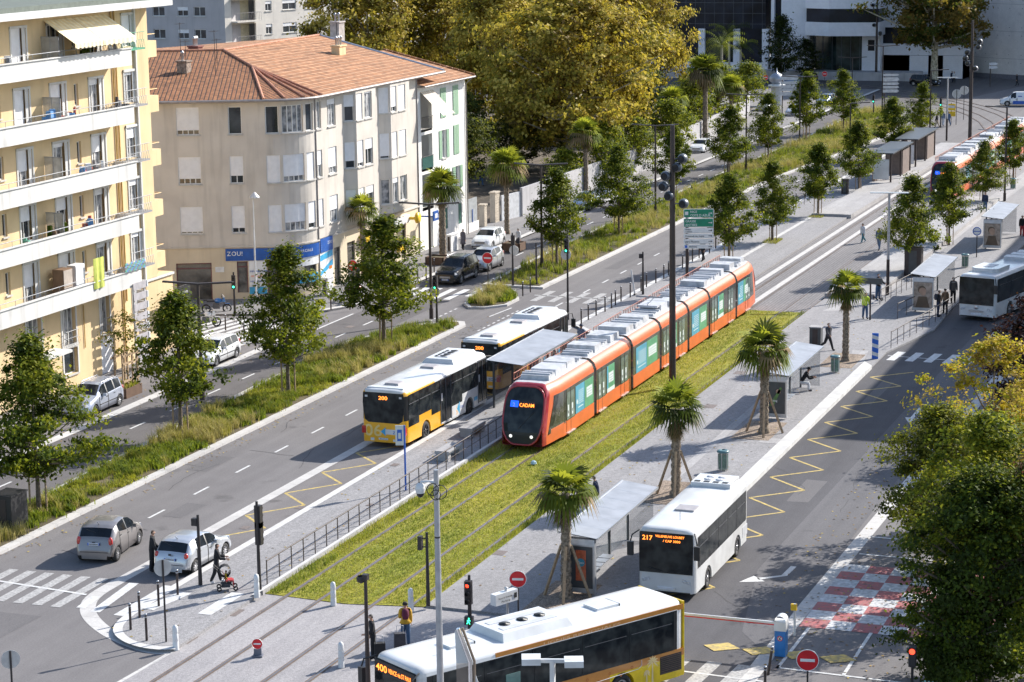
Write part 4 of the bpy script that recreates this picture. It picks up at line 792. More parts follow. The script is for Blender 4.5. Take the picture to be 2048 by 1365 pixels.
# bays on the street side
for bi, (xa, xv, xe) in enumerate(((149.1, 149.95, 153.55), (155.4, 156.25, 159.9))):
    yf = 67.18; o = MB(); zb = 4.15; ps = flat((xa, 67.9), (xv, yf)); pf = flat((xv, yf), (xe, yf)); Ls = math.hypot(xv-xa, .72)
    hs, hf = [], []
    for r_, (z0, z1) in enumerate(ROWS):
        hs.append((.12, Ls-.14, z0+.1, z1+.1)); hf.append((.1, 1.15, z0+.12, z1+.12)); hf.append((1.5, 2.85, z0+.12, z1+.12))
    facade(o, ps, 0, Ls, zb, 14.0, hs, .15); facade(o, pf, 0, xe-xv, zb, 14.0, hf, .2); o.quad((xe, yf, zb), (xe+.7, 67.9, zb), (xe+.7, 67.9, 14), (xe, yf, 14))
    o.add([(xa, 67.9, zb), (xv, yf, zb), (xe, yf, zb), (xe+.7, 67.9, zb)], [(0, 1, 2, 3)]); by = P(o, 'bay', BG, Bb)
    for r_ in range(3):
        shs = [((1, .95, .3), (.72, .85, .4), (.45, 1, .05))[r_], ((0, .2, 0), (.9, 1, 1), (1, .8, 1))[r_]][bi]
        for hh, ps_, sh in ((hs[r_], ps, shs[0]), (hf[2*r_], pf, shs[1]), (hf[2*r_+1], pf, shs[2])):
            w_ = window(by, ps_, *hh, .12, sh, 2 if hh is not hs[r_] else 1, GLASSC if sh < .3 else GLASSD)
m2 = MB()
for x_ in (144.35, 162.85): m2.tube([(x_, 67.8, .1), (x_, 67.8, 14.0)], .055, 7)
P(m2, 'drain_pipe', mat('zinc_pipe', (.30, .28, .28), .5, .4), Bb)
# roof
def tile_mat(name, ang, c1, c2, c3, tw, th, mort):
    m = bpy.data.materials.new(name); m.use_nodes = True; n = m.node_tree.nodes; l = m.node_tree.links; b = n['Principled BSDF']; b.inputs['Roughness'].default_value = .85
    geo = n.new('ShaderNodeNewGeometry'); mp = n.new('ShaderNodeMapping'); mp.inputs['Rotation'].default_value = (0, 0, -ang); l.new(geo.outputs['Position'], mp.inputs[0])
    br = n.new('ShaderNodeTexBrick'); br.inputs['Scale'].default_value = 1; br.inputs['Brick Width'].default_value = tw; br.inputs['Row Height'].default_value = th; br.inputs['Mortar Size'].default_value = mort; br.inputs['Mortar Smooth'].default_value = .6; br.offset = 0
    br.inputs['Color1'].default_value = c1+(1,); br.inputs['Color2'].default_value = c2+(1,); br.inputs['Mortar'].default_value = c3+(1,); l.new(mp.outputs[0], br.inputs['Vector'])
    tx = n.new('ShaderNodeTexNoise'); tx.inputs['Scale'].default_value = 2.2; tx.inputs['Detail'].default_value = 6; l.new(geo.outputs['Position'], tx.inputs[0])
    r_ = n.new('ShaderNodeMapRange'); r_.inputs[1].default_value = .35; r_.inputs[2].default_value = .72; r_.inputs[3].default_value = 1.12; r_.inputs[4].default_value = .5; l.new(tx.outputs[0], r_.inputs[0])
    mx = n.new('ShaderNodeMix'); mx.data_type = 'RGBA'; mx.blend_type = 'MULTIPLY'; mx.inputs['Factor'].default_value = 1; l.new(br.outputs['Color'], mx.inputs['A']); l.new(r_.outputs[0], mx.inputs['B']); l.new(mx.outputs['Result'], b.inputs['Base Color'])
    bp = n.new('ShaderNodeBump'); bp.inputs['Strength'].default_value = 1; bp.inputs['Distance'].default_value = .06; l.new(br.outputs['Fac'], bp.inputs['Height']); bp.invert = True; l.new(bp.outputs[0], b.inputs['Normal']); return m
angL = math.atan2(D0.y, D0.x); TL = tile_mat('roof_tiles_small', angL, (.47, .20, .075), (.36, .14, .055), (.06, .03, .02), .30, .27, .05); TR = tile_mat('roof_tiles_rows', 0, (.39, .175, .075), (.31, .135, .055), (.70, .40, .23), 2.3, .62, .07)
TL2 = tile_mat('roof_tiles_fan', angL+.5, (.45, .19, .075), (.35, .135, .055), (.08, .04, .025), .30, .3, .05)
E0 = 14.02; ov = -.6; eave = [posB(s, E0, ov) for s in (0, LN)]; arc = [posB(LN+ARC*k/10, E0, ov) for k in range(11)]; er = Vector((167.2, Cc.y-RC-.6, E0)); AP = Vector((148.4, 74.6, 15.6)); R0 = Vector((152.6, 79.0, 16.45)); Rl = R0-Vector((D0.x, D0.y, 0))*9; R1 = Vector((171.2, 79.8, 16.45))
o = MB(); o.add([eave[0], arc[0], AP, R0, Rl], [(0, 1, 2, 3, 4)], 0)
for k in range(10): o.add([arc[k], arc[k+1], AP], [(0, 1, 2)], 2)
o.add([arc[10], er, R1, R0, AP], [(0, 1, 2, 3, 4)], 1)
o.add([R0, R1, (176, 92, E0), (156, 92, E0), Rl+Vector((8, 4, -2.4)), Rl], [(0, 1, 2, 3, 4, 5)], 1)
cap = MB()
for a, b in ((AP, R0), (R0, R1), (R0, Rl), (arc[0], AP), (arc[3], AP), (arc[6], AP), (arc[8], AP), (arc[10], AP)): cap.tube([a+Vector((0, 0, .04)), b+Vector((0, 0, .04))], .1, 5)
rf = P(o, 'roof', [TL, TR, TL2], Bb); cap.build('ridge_tiles', mat('ridge_clay', (.45, .21, .13), .8, vary=.25, scale=4), rf)
o = MB()
for k in range(24): pass
path = [posB(LN*k/2, E0-.1, ov-.07) for k in range(3)]+[posB(LN+ARC*k/10, E0-.1, ov-.07) for k in range(1, 11)]+[er+Vector((0, -.07, -.1))]
o.tube(path, .09, 6, 0); pp = [posB(LN*k/2, 0, ov) for k in range(3)]+[posB(LN+ARC*k/10, 0, ov) for k in range(1, 11)]+[Vector((er.x, er.y, 0))]; qq = [posB(LN*k/2, 0, .05) for k in range(3)]+[posB(LN+ARC*k/10, 0, .05) for k in range(1, 11)]+[Vector((er.x, er.y+.65, 0))]
for k in range(len(pp)-1):
    a, b, c, d = pp[k], pp[k+1], qq[k+1], qq[k]; z = E0-.12; o.quad((a.x, a.y, z), (b.x, b.y, z), (c.x, c.y, z), (d.x, d.y, z), 1); o.quad((a.x, a.y, z), (b.x, b.y, z), (b.x, b.y, E0), (a.x, a.y, E0), 1)
o.build('gutter', [mat('gutter_zinc', (.33, .30, .29), .5, .5), BG], rf)
o = MB(); o.quad(er, R1, R1-Vector((0, 0, 2.5)), er-Vector((0, 0, .02))); o.tube([er, R1], .12, 6); o.build('verge_flashing', mat('flashing', (.5, .5, .52), .4, .6), rf)
def chimney(nm, lb, x, y, z, w_, d_, h_, m, pots):
    m2 = MB(); m2.box((x, y, z+h_/2), (w_, d_, h_), 0); m2.box((x, y, z+h_+.05), (w_+.15, d_+.15, .1), 0)
    for k in range(pots): m2.lathe([(.08, 0), (.08, .45), (.13, .5), (.13, .62), (.03, .72)], (x-w_/2+.18+k*(w_-.36)/max(1, pots-1), y, z+h_+.1), 8, 1)
    o_ = m2.build(nm, [m, mat('pot_metal', (.4, .4, .42), .4, .7)], rf); o_['label'] = lb
chimney('chimney', 'ochre rendered chimney', 163.5, 74.6, 14.6, 1.2, .7, 1.5, YW, 3)
chimney('chimney', 'weathered brick chimney', 145.6, 78.6, 15.0, .75, .75, 1.1, mat('old_brick', (.26, .20, .16), .9, vary=.4, scale=6), 1)
chimney('chimney', 'grey chimney at the ridge end', 173.0, 79.0, 15.6, 1.1, .8, 1.8, mat('grey_render', (.40, .36, .34), .9, vary=.2), 2)
chimney('chimney', 'small chimney behind the left ridge', 153.8, 82.0, 15.4, .8, .8, 1.2, mat('red_chimney', (.2, .08, .07), .9), 4)
for x, y, h_ in ((145.4, 76.0, 3.2), (147.4, 79.8, 3.6), (143.3, 77.2, 2.6), (148.4, 77.4, 2.4), (172.4, 78.8, 3.4)):
    m2 = MB(); z = 15.2; m2.tube([(x, y, z), (x, y, z+h_)], .022, 5); m2.tube([(x-.5, y, z+h_-.1), (x+.5, y, z+h_-.1)], .014, 4)
    for k in range(5): m2.tube([(x-.45+k*.22, y-.22, z+h_-.1), (x-.45+k*.22, y+.22, z+h_-.1)], .01, 3)
    m2.build('aerial', DARKI, rf)
# shop signs, each a part of the building front
BLUE = mat('agency_blue', (.008, .085, .36), .4); SKYB = mat('agency_sky', (.05, .36, .62), .4); PW = mat('panel_white', (.74, .74, .74), .4); ORG = mat('panel_orange', (.75, .22, .03), .4)
def curved_panel(mb, a, b, c, d, dd, m): bar(mb, posB, a, b, c, d, -dd, 0, m, max(1, int((b-a)/.35)))
sg = MB(); curved_panel(sg, SL(3.0), SR(144.25), 2.82, 3.66, .12, 0); bar(sg, posB, SR(144.45), SR(146.5), 2.86, 3.85, -.12, 0, 0)
def tB(mb, st, s, z, size, m):
    for ch in st:
        v, f, wd = textgeo(ch if ch != ' ' else 'n'); p0 = posB(s, z, -.13); p1 = posB(s+.1, z, -.13)
        if ch != ' ': mb.text(ch, p0, p1-p0, (0, 0, 1), size, m)
        s += (wd+.08)*size*(1 if ch != ' ' else .6)
tB(sg, 'ZOU!', SL(2.9), 3.18, .42, 1); tB(sg, 'AGENCE COMMERCIALE', LN+.15, 3.2, .27, 1); tB(sg, 'ZOU!', LN+1.6, 2.88, .26, 1); tB(sg, 'ZOU!', SR(145.6), 3.35, .3, 1)
P(sg, 'shop_sign', [BLUE, PW], Bb)
sg = MB(); curved_panel(sg, SL(1.42), SL(.22), .45, 2.78, .06, 0); curved_panel(sg, SL(1.42), SL(.22), .45, .95, .08, 1); tB(sg, 'INFORMATION', SL(1.35), 2.0, .17, 2); tB(sg, 'HORAIRES', SL(1.3), 1.65, .2, 3); tB(sg, 'ABONNEMENTS', SL(1.35), 1.3, .15, 2); P(sg, 'poster_panel', [PW, SKYB, BLUE, ORG], Bb)
sg = MB(); curved_panel(sg, LN+1.35, SR(144.2), 2.2, 2.8, .05, 0); curved_panel(sg, LN+1.4, LN+4.0, 1.0, 1.6, .06, 1); bar(sg, posB, SR(144.45), SR(146.6), .6, 2.84, -.05, 0, 0)
for a, b in (((0, .35), (.55, 1.0)), ((1.05, 1.5), (1.2, 1.68))): s0 = SR(144.45); sg.add([posB(s0, 1.2+a[0], -.056), posB(s0+2.1, 1.2+b[0], -.056), posB(s0+2.1, 1.2+b[1]-.02, -.056), posB(s0, 1.2+a[1]-.05, -.056)], [(0, 1, 2, 3)], 1)
bar(sg, posB, SR(145.9), SR(146.4), 1.5, 1.72, -.06, 0, 2); P(sg, 'window_graphics', [PW, SKYB, ORG], Bb)
sg = MB(); curved_panel(sg, SL(3.75), SL(3.15), 2.03, 2.4, .05, 0); P(sg, 'street_number_plate', [PW], Bb)
YLW = mat('post_yellow', (.80, .50, .02), .4)
sg = MB(); bar(sg, posB, SR(155.0), SR(160.5), 2.9, 3.5, -.25, 0, 0); P(sg, 'post_office_canopy', [PW], Bb)
sg = MB(); sg.lathe([(.02, -.1), (.42, -.1), (.42, .1), (.02, .1)], (160.4, 66.9, 3.25), 20, 0, 'y'); sg.b2(160.3, 160.5, 66.95, 67.9, 3.1, 3.3, 0); P(sg, 'post_office_emblem', [YLW], Bb)
sg = MB(); sg.lathe([(.02, -.12), (.5, -.12), (.5, .12), (.02, .12)], (151.8, 67.5, 2.9), 20, 0, 'y'); P(sg, 'round_shop_sign', [YLW], Bb)
sg = MB(); sg.b2(158.3, 159.1, 67.55, 67.9, .9, 1.7); P(sg, 'post_box', [YLW], Bb)
sg = MB(); sg.b2(162.9, 163.9, 66.6, 66.7, 2.65, 3.4, 0); sg.b2(163.15, 163.65, 66.58, 66.598, 2.85, 3.2, 1); sg.b2(163.3, 163.4, 66.7, 67.9, 2.9, 3.0, 0); P(sg, 'projecting_sign', [BLUE, PW], Bb)
# ---------------------------------------------------------------- white house with green shutters
WH = plaster('white_plaster', (.76, .74, .71), (.72, .70, .67), .4); Wb = thing('shuttered_house', 'narrow white house with green shutters right of the beige corner building', 'house', (168.5, 72, 0))
pw = flat((163.0, 67.9), (173.4, 67.9)); sw = lambda x: x-163.0; holes = [(sw(163.8), sw(166.1), 9.6, 12.6), (sw(163.85), sw(166.1), 6.5, 9.2), (sw(163.85), sw(166.1), 3.4, 6.1), (sw(168.1), sw(169.0), 6.95, 9.2), (sw(168.1), sw(169.0), 4.2, 6.0), (sw(170.9), sw(171.8), 4.2, 6.0), (sw(168.1), sw(169.1), 1.2, 2.9), (sw(171.4), sw(172.2), 1.2, 2.9), (sw(165.0), sw(165.9), .13, 2.6)]
o = MB(); facade(o, pw, 0, 10.35, 0, 13.0, holes, .3); o.b2(163.0, 163.02, 67.9, 78, 0, 13); o.b2(173.33, 173.36, 67.9, 78, 0, 13)
for f in (9.6, 6.5, 3.4): o.b2(163.8, 166.1, 67.9, 69.4, f-.15, f, 0); o.b2(163.8, 166.1, 69.35, 69.4, f, f+3, 0)
P(o, 'wall', WH, Wb)
for i, (x, z0, z1) in enumerate(((167.9, 10.2, 12.55), (170.6, 10.2, 12.55), (170.6, 7.0, 9.35))):
    o = MB(); bar(o, pw, sw(x), sw(x)+.56, z0, z1, -.06, -.01); bar(o, pw, sw(x)+.58, sw(x)+1.14, z0, z1, -.06, -.01); P(o, 'closed_shutters', GREENS, Wb)
for x, z0, z1 in ((168.1, 6.95, 9.2), (168.1, 4.2, 6.0), (170.9, 4.2, 6.0)):
    w_ = window(Wb, pw, sw(x), sw(x)+.9, z0, z1, .15, 0, 2, GLASSC); o = MB(); bar(o, pw, sw(x)-.62, sw(x)-.06, z0, z1, -.06, -.01); bar(o, pw, sw(x)+.96, sw(x)+1.5, z0, z1, -.06, -.01); o.build('shutters', GREENS, w_)
for x0, x1 in ((168.1, 169.1), (171.4, 172.2)): o = MB(); bar(o, pw, sw(x0), sw(x1), 1.2, 2.9, .05, .1); P(o, 'closed_shutters', mat('dark_green_shutter', (.03, .12, .09), .6), Wb)
for f in (6.5, 3.4, 9.6):
    o = MB(); o.b2(164.6, 165.9, 69.3, 69.345, f+.05, f+2.2); P(o, 'balcony_door', mat('green_door_paint', (.16, .28, .18), .6), Wb)
    o = MB(); o.tube([(163.8, 67.8, f+1.0), (166.1, 67.8, f+1.0)], .025, 4)
    for k in range(14): o.tube([(163.85+k*.17, 67.8, f), (163.85+k*.17, 67.8, f+1)], .011, 3)
    if f == 6.5: o.b2(163.85, 166.05, 67.83, 67.85, f+.05, f+.98, 1)
    P(o, 'balcony_railing', [DARKI, mat('green_netting', (.03, .14, .12), .8)], Wb)
o = MB(); n = 12
for k in range(n): x0, x1 = 163.75+2.5*k/n, 163.75+2.5*(k+1)/n; o.quad((x0+.6, 66.2, 10.75), (x1+.6, 66.2, 10.75), (x1, 67.85, 12.6), (x0, 67.85, 12.6), k % 2)
P(o, 'awning', [mat('awning_stripe_a', (.62, .58, .5), .8), mat('awning_stripe_b', (.46, .4, .34), .8)], Wb)
o = MB(); o.add([(163.0, 67.25, 13.15), (173.9, 67.25, 13.15), (177.0, 76.6, 14.9), (163.0, 76.6, 14.9)], [(0, 1, 2, 3)], 0); o.tube([(163.0, 67.2, 13.05), (173.9, 67.2, 13.05)], .08, 6, 1); o.tube([(173.9, 67.25, 13.2), (177, 76.6, 14.95)], .1, 5, 0); o.quad((163, 67.25, 13.0), (173.9, 67.25, 13.0), (173.4, 67.9, 13.0), (163, 67.9, 13.0), 2); o.tube([(173.55, 67.3, 13.0), (173.3, 67.8, 12.5), (173.3, 67.8, .1)], .05, 6, 1)
P(o, 'roof', [TR, MATS['gutter_zinc'], WH], Wb)
# ---------------------------------------------------------------- garden wall, gate and piers
GW = plaster('wall_render', (.42, .41, .42), (.36, .35, .36), .9)
o = MB(); o.wall([(184.5, 67.2), (195, 66.9), (222, 66.6), (255, 68.4), (279, 71)], .25, 0, 2.6); tag(o.build('garden_wall', GW), 'long pale rendered garden wall behind the parked cars', 'wall')
t = thing('metal_gate', 'grey sheet metal gate leaves between the white house and the stone pier', 'gate', (175, 68, 0)); o = MB(); o.b2(-1.4, .9, 0, .06, .3, 2.9); o.build('gate_leaf', mat('gate_grey', (.36, .38, .4), .5, .3), t); o = MB(); o.b2(-1.5, 1.2, -.03, .0, .13, .9, 0); o.b2(-.3, -.2, -.06, -.03, .9, 2.0, 1); o.build('low_wall', [WH, BLUE], t)
ST = ground_mat('stone_blocks', (.50, .44, .36), (.38, .33, .27), fine=12, grain=.3, seams=None)
for x, w_, h_, lb in ((177.6, .6, 1.9, 'narrow stone gate pier next to the grey gate leaf'), (180.2, 1.1, 2.6, 'wide stone block pier behind the white hatchback')):
    t = thing('stone_pier', lb, 'pier', (x, 68, 0)); o = MB(); q = random.Random(3); z = .1
    while z < h_:
        hh = q.uniform(.18, .28); c = 0
        while c < w_: ww = min(q.uniform(.25, .45), w_-c); o.b2(c+.01, c+ww-.01, 0, .5, z+.01, min(z+hh, h_)-.01); c += ww
        z += hh
    o.b2(.005, w_-.005, .03, .47, .1, h_-.02, 1); o.build('blocks', [ST, mat('mortar', (.4, .37, .33), .9)], t); o = MB(); o.b2(-.06, w_+.06, -.06, .56, h_, h_+.12); o.build('cap_stone', ST, t)
o = MB(); o.wall([(181.4, 67.9), (184.4, 67.3)], .12, .1, 2.3); tag(o.build('panel_fence', mat('pale_panel', (.55, .56, .58), .6)), 'pale panel fence between the stone pier and the garden wall', 'fence')
# shaded playground behind the wall
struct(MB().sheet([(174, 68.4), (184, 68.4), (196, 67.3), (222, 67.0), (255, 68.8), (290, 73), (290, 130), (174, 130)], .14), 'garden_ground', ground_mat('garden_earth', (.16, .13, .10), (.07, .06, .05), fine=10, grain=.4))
t = thing('garden_house', 'plain grey wall of a low house in the shade behind the garden trees', 'house', (203, 112, 0)); o = MB(); o.b2(-8, 12, 0, 8, 0, 8); o.build('wall', GW, t); o = MB(); o.b2(-8.4, 12.4, -.4, 8.4, 8, 8.3); o.build('roof', TR, t)
# ---------------------------------------------------------------- distant flats
def block(name, label, A, B_, z1, dep, m, wins_, balc=(), extra=None):
    mid = ((A[0]+B_[0])/2, (A[1]+B_[1])/2, 0); t = thing(name, label, 'building', mid); ps = flat(A, B_); L = math.dist(A, B_); o = MB(); facade(o, ps, 0, L, 0, z1, [w_[:4] for w_ in wins_]+[b[:4] for b in balc], .25)
    for c in (0, L): o.add([ps(c, 0, 0), ps(c, 0, dep), ps(c, z1, dep), ps(c, z1, 0)], [(0, 1, 2, 3)])
    o.add([ps(0, z1, 0), ps(L, z1, 0), ps(L, z1, dep), ps(0, z1, dep)], [(0, 1, 2, 3)]); P(o, 'wall', m, t)
    for w_ in wins_: window(t, ps, *w_[:4], .12, w_[4], 2, GLASSD)
    for b in balc:
        o = MB(); bar(o, ps, b[0], b[1], b[2], b[3], 1.2, 1.25, 1); bar(o, ps, b[0], b[1], b[2]-.15, b[2], -1.0, 1.2, 0); bar(o, ps, b[0]+.3, b[0]+1.1, b[2], b[3]-.3, 1.1, 1.2, 2)
        for k in range(16): s = b[0]+(b[1]-b[0])*k/15; bar(o, ps, s-.015, s+.015, b[2], b[2]+1.0, -.95, -.92, 2)
        bar(o, ps, b[0], b[1], b[2]+1, b[2]+1.05, -.96, -.9, 2); P(o, 'balcony', [m, mat('balcony_inner', (.5, .44, .3), .8), MATS['zinc_pipe']], t)
    return t
SHD_RENDER = plaster('shaded_render', (.44, .42, .43), (.40, .385, .395), .4); CRM = plaster('cream_render', (.70, .66, .60), (.64, .60, .55), .5)  # lilac-grey on the corner's left face is shade put into the colour
ws = []
for f in (5.0, 7.8, 10.6, 13.4, 16.2):
    for s, w_ in ((1.1, 1.7), (4.6, 1.5), (6.9, 1.6)): ws.append((s, s+w_, f, f+1.15, .4 if (s+f) % 3 < 1 else 0))
block('apartment_block', 'shaded face of the distant flats, its shade toned in as lilac-grey, seen above the left end of the tiled roof', (255, 142.9), (255, 131.7), 24, 14, SHD_RENDER, ws)
ws = []
for f in (2.2, 5.0, 7.9, 10.7, 13.6, 16.5):
    for s in (7.4, 20.0, 27, 34): ws.append((s, s+1.2, f+.1, f+1.35, .3))
    for s in (10.6, 15, 23, 30, 38): ws.append((s, s+2.6, f+.1, f+1.35, .35))
bl = [(1.2, 5.6, f-.9, f+1.6) for f in (5.0, 7.9, 10.7, 13.6, 16.5)]
block('apartment_block', 'sunlit cream distant flats with balconies behind the chimneys', (255, 131.7), (296, 119.5), 24, 14, CRM, ws, bl)
# ---------------------------------------------------------------- offices in the upper right
DG = mat('curtain_glass', (.012, .017, .028), .15, vary=.5, scale=.35, spec=.25); PAN = ground_mat('white_cladding', (.76, .77, .82), (.70, .71, .76), fine=4, grain=.03, stain=0, rough=.5)
t = thing('glass_office', 'dark glass office building with white ground floor columns, top right', 'building', (345, 90, 0)); X = 340
o = MB(); o.b2(X, X+20, 84, 118, 7.3, 30, 0)
for z in np.arange(8, 30, 1.6): o.b2(X-.05, X, 84, 118, z, z+.06, 1)
for y in np.arange(84.5, 118, 1.5): o.b2(X-.04, X, y, y+.05, 7.3, 30, 1)
P(o, 'glazing', [DG, mat('glazing_bar', (.06, .07, .09), .4)], t)
o = MB(); o.b2(X+.4, X+1, 84, 118, 2.2, 7.3, 0); P(o, 'ground_floor_glass', DG, t)
o = MB(); o.b2(X-.2, X+19, 83.6, 118, 1.2, 2.2)
for y in (83.5, 88.0, 93.5, 99, 104): o.b2(X-.2, X+.8, y, y+1.0, 2.2, 7.3)
o.b2(X-.3, X+10, 82.6, 83.1, 1.2, 30); P(o, 'white_columns', PAN, t)
o = MB(); o.b2(X-4, X, 60, 118, 0, 1.25); P(o, 'plinth', GW, t)
t = thing('panelled_office', 'white panelled office block with a projecting ribbon-window floor, top right', 'building', (345, 74, 0))
o = MB(); o.b2(X, X+20, 77.2, 81.6, 1.2, 30); o.b2(X+3.5, X+20, 66, 77.2, 1.2, 30); P(o, 'wall', PAN, t)
o = MB(); o.b2(X+.5, X+3, 81.6, 82.6, 6, 30); P(o, 'stair_glazing', DG, t)
for z0 in (6.55, 10.55, 14.55, 18.55):
    o = MB(); poly = [(X+3, 78.4), (X-2.2, 77.4), (X-4.4, 73.3), (X-3.2, 66.0), (X+3, 66.0)]; o.prism(poly, z0, z0+2.0, 0); o.prism(inset(poly, .18), z0+2.0, z0+4.0, 1); fl = P(o, 'projecting_floor', [PAN, DG], t)
o = MB(); o.prism([(X+3, 76.6), (X+.5, 76.3), (X-.6, 73), (X+.2, 69.2), (X+3, 69.0)], 1.2, 6.55, 0)
for k in range(6): y = 69.3+k*1.4; o.b2(X-.9, X-.8, y, y+.06, 1.2, 6.5, 1)
P(o, 'entrance_glazing', [mat('green_glass', (.02, .034, .034), .15, vary=.7, scale=.6, spec=.3), MATS['glazing_bar']], t)
o = MB(); o.b2(X-.5, X+3, 66.3, 69.1, 1.2, 6.6, 0); o.b2(X-.52, X-.45, 67.2, 68.2, 4.2, 5.8, 1); P(o, 'side_wall', [PAN, DG], t)
t = thing('curved_pavilion', 'low building with pale curved band and white louvres under the forked plane tree', 'building', (346, 59, 0))
o = MB(); o.b2(X+1, X+8, 54.2, 66.5, 3.5, 5.2, 0); o.b2(X+1.3, X+8, 54.2, 66.5, 5.2, 7.6, 1); o.b2(X+1, X+8, 54.2, 66.5, 7.6, 14, 0); P(o, 'wall', [PAN, DG], t)
o = MB()
for y0, y1 in ((59.4, 62.2), (54.3, 57.2)):
    o = MB(); o.b2(X+1.0, X+1.05, y0, y1, .1, 3.45)
    for k in range(12): o.b2(X+.9, X+1.1, y0, y1, .1+k*.28, .1+k*.28+.16)
    P(o, 'louvres', PAN, t); o = MB(); o.b2(X+1.5, X+8, 54.2, 66.5, 0, 3.5); P(o, 'recess', mat('slate_wall', (.10, .11, .14), .7), t)
CO = ground_mat('fair_faced_concrete', (.70, .68, .67), (.62, .605, .60), fine=8, grain=.06, stain=.15)
t = thing('round_concrete_building', 'curved bare concrete building with rows of tie holes at the upper right', 'building', (372, 33, 0)); o = MB(); c = Vector((372, 33)); R_ = 33.0
for k in range(30):
    a0, a1 = R(120+k*5), R(120+(k+1)*5)
    for z0, z1 in ((.7, 3.0), (3.03, 7.0), (7.03, 11.0), (11.03, 15), (15.03, 24)): o.quad(*[(c.x+R_*math.cos(a), c.y+R_*math.sin(a), z) for a, z in ((a0, z0), (a1, z0), (a1, z1), (a0, z1))], 0)
    o.quad(*[(c.x+(R_+.05)*math.cos(a), c.y+(R_+.05)*math.sin(a), z) for a, z in ((a0, 0), (a1, 0), (a1, .7), (a0, .7))], 1)
    o.quad(*[(c.x+(R_-.05)*math.cos(a), c.y+(R_-.05)*math.sin(a), z) for a, z in ((a0, 0), (a1, 0), (a1, 24), (a0, 24))], 1)
for k in range(40):
    for z in (2.4, 3.6, 6.4, 7.6, 10.4, 11.6): a = R(120+k*3.7); o.disc((c.x+(R_+.02)*math.cos(a), c.y+(R_+.02)*math.sin(a), z), .07, (math.cos(a), math.sin(a), 0), 1, 6)
P(o, 'wall', [CO, mat('concrete_joint', (.16, .16, .19), .8)], t)
t = thing('street_kiosk', 'advertising kiosk with a small grey onion dome behind the median trees', 'kiosk', g(1553, 212)); o = MB(); o.lathe([(.75, .1), (.75, 2.6)], (0, 0, 0), 16); o.build('drum', mat('kiosk_grey', (.42, .43, .45), .5), t); o = MB(); o.lathe([(1.15, 2.6), (1.15, 2.75), (.5, 2.9)], (0, 0, 0), 16); o.build('canopy', WHITE, t); o = MB(); o.lathe([(.5, 2.9), (.95, 3.3), (1.0, 3.7), (.6, 4.15), (.1, 4.35), (.05, 4.9), (0, 5)], (0, 0, 0), 14); o.build('dome', mat('zinc_dome', (.36, .39, .45), .4, .5), t)
# building off to the right whose shade falls on the bus road
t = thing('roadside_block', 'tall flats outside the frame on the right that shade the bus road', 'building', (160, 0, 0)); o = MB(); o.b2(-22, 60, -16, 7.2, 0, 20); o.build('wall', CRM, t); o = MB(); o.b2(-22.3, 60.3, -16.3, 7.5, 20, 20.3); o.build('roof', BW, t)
struct(MB().sheet([(262, 58.5), (350, 40), (352, 120), (296, 120), (290, 72), (270, 64)], .006), 'far_junction', A_FAR)
# ================================================================== vehicles
RUB = mat('tyre_rubber', (.025, .025, .027), .8, vary=.2); RIM = mat('wheel_alloy', (.55, .55, .57), .3, .8); RIMD = mat('wheel_dark', (.08, .08, .085), .4, .5); CGL = mat('car_glass', (.014, .018, .024), .06, vary=.4, scale=1.5, spec=.4)
REDL = mat('tail_lamp', (.55, .03, .02), .2, coat=1); CLRL = mat('head_lamp', (.62, .64, .68), .12, coat=1, vary=.3, scale=12); BLK = mat('black_plastic', (.02, .02, .022), .5); PLATE = mat('number_plate', (.7, .72, .78), .4); PLB = mat('plate_blue', (.03, .12, .5), .4)
def wheel(par, x, y, r, wd, rimm=None, side=1, spokes=8):
    w_ = MB(); w_.lathe([(r*.62, -wd/2), (r*.92, -wd/2), (r, -wd*.32), (r, wd*.32), (r*.92, wd/2), (r*.62, wd/2), (r*.62, -wd/2)], (0, 0, 0), 22, 0, 'y'); o = w_.build('wheel', RUB, par, (x, y, r))
    m2 = MB(); yy = side*wd*.42; m2.lathe([(r*.63, yy-side*.05), (r*.6, yy), (r*.5, yy-side*.02)], (0, 0, 0), 22, 0, 'y'); m2.lathe([(r*.52, yy-side*.05), (.01, yy-side*.05)], (0, 0, 0), 16, 1, 'y'); m2.lathe([(r*.15, yy-side*.05), (r*.14, yy+side*.015), (.005, yy+side*.015)], (0, 0, 0), 10, 0, 'y')
    for k in range(spokes): a = 2*math.pi*k/spokes; m2.box((math.cos(a)*r*.33, yy-side*.01, math.sin(a)*r*.33), (r*.48, .03, r*.13), 0, M=Matrix.Rotation(-a, 3, 'Y'))
    m2.build('rim', [rimm or RIM, RIMD], o)
def interp(P_, u):
    if u <= P_[0][0]: return P_[0][1]
    for a, b in zip(P_, P_[1:]):
        if u <= b[0]: t = (u-a[0])/max(1e-6, b[0]-a[0]); return a[1]+(b[1]-a[1])*t
    return P_[-1][1]
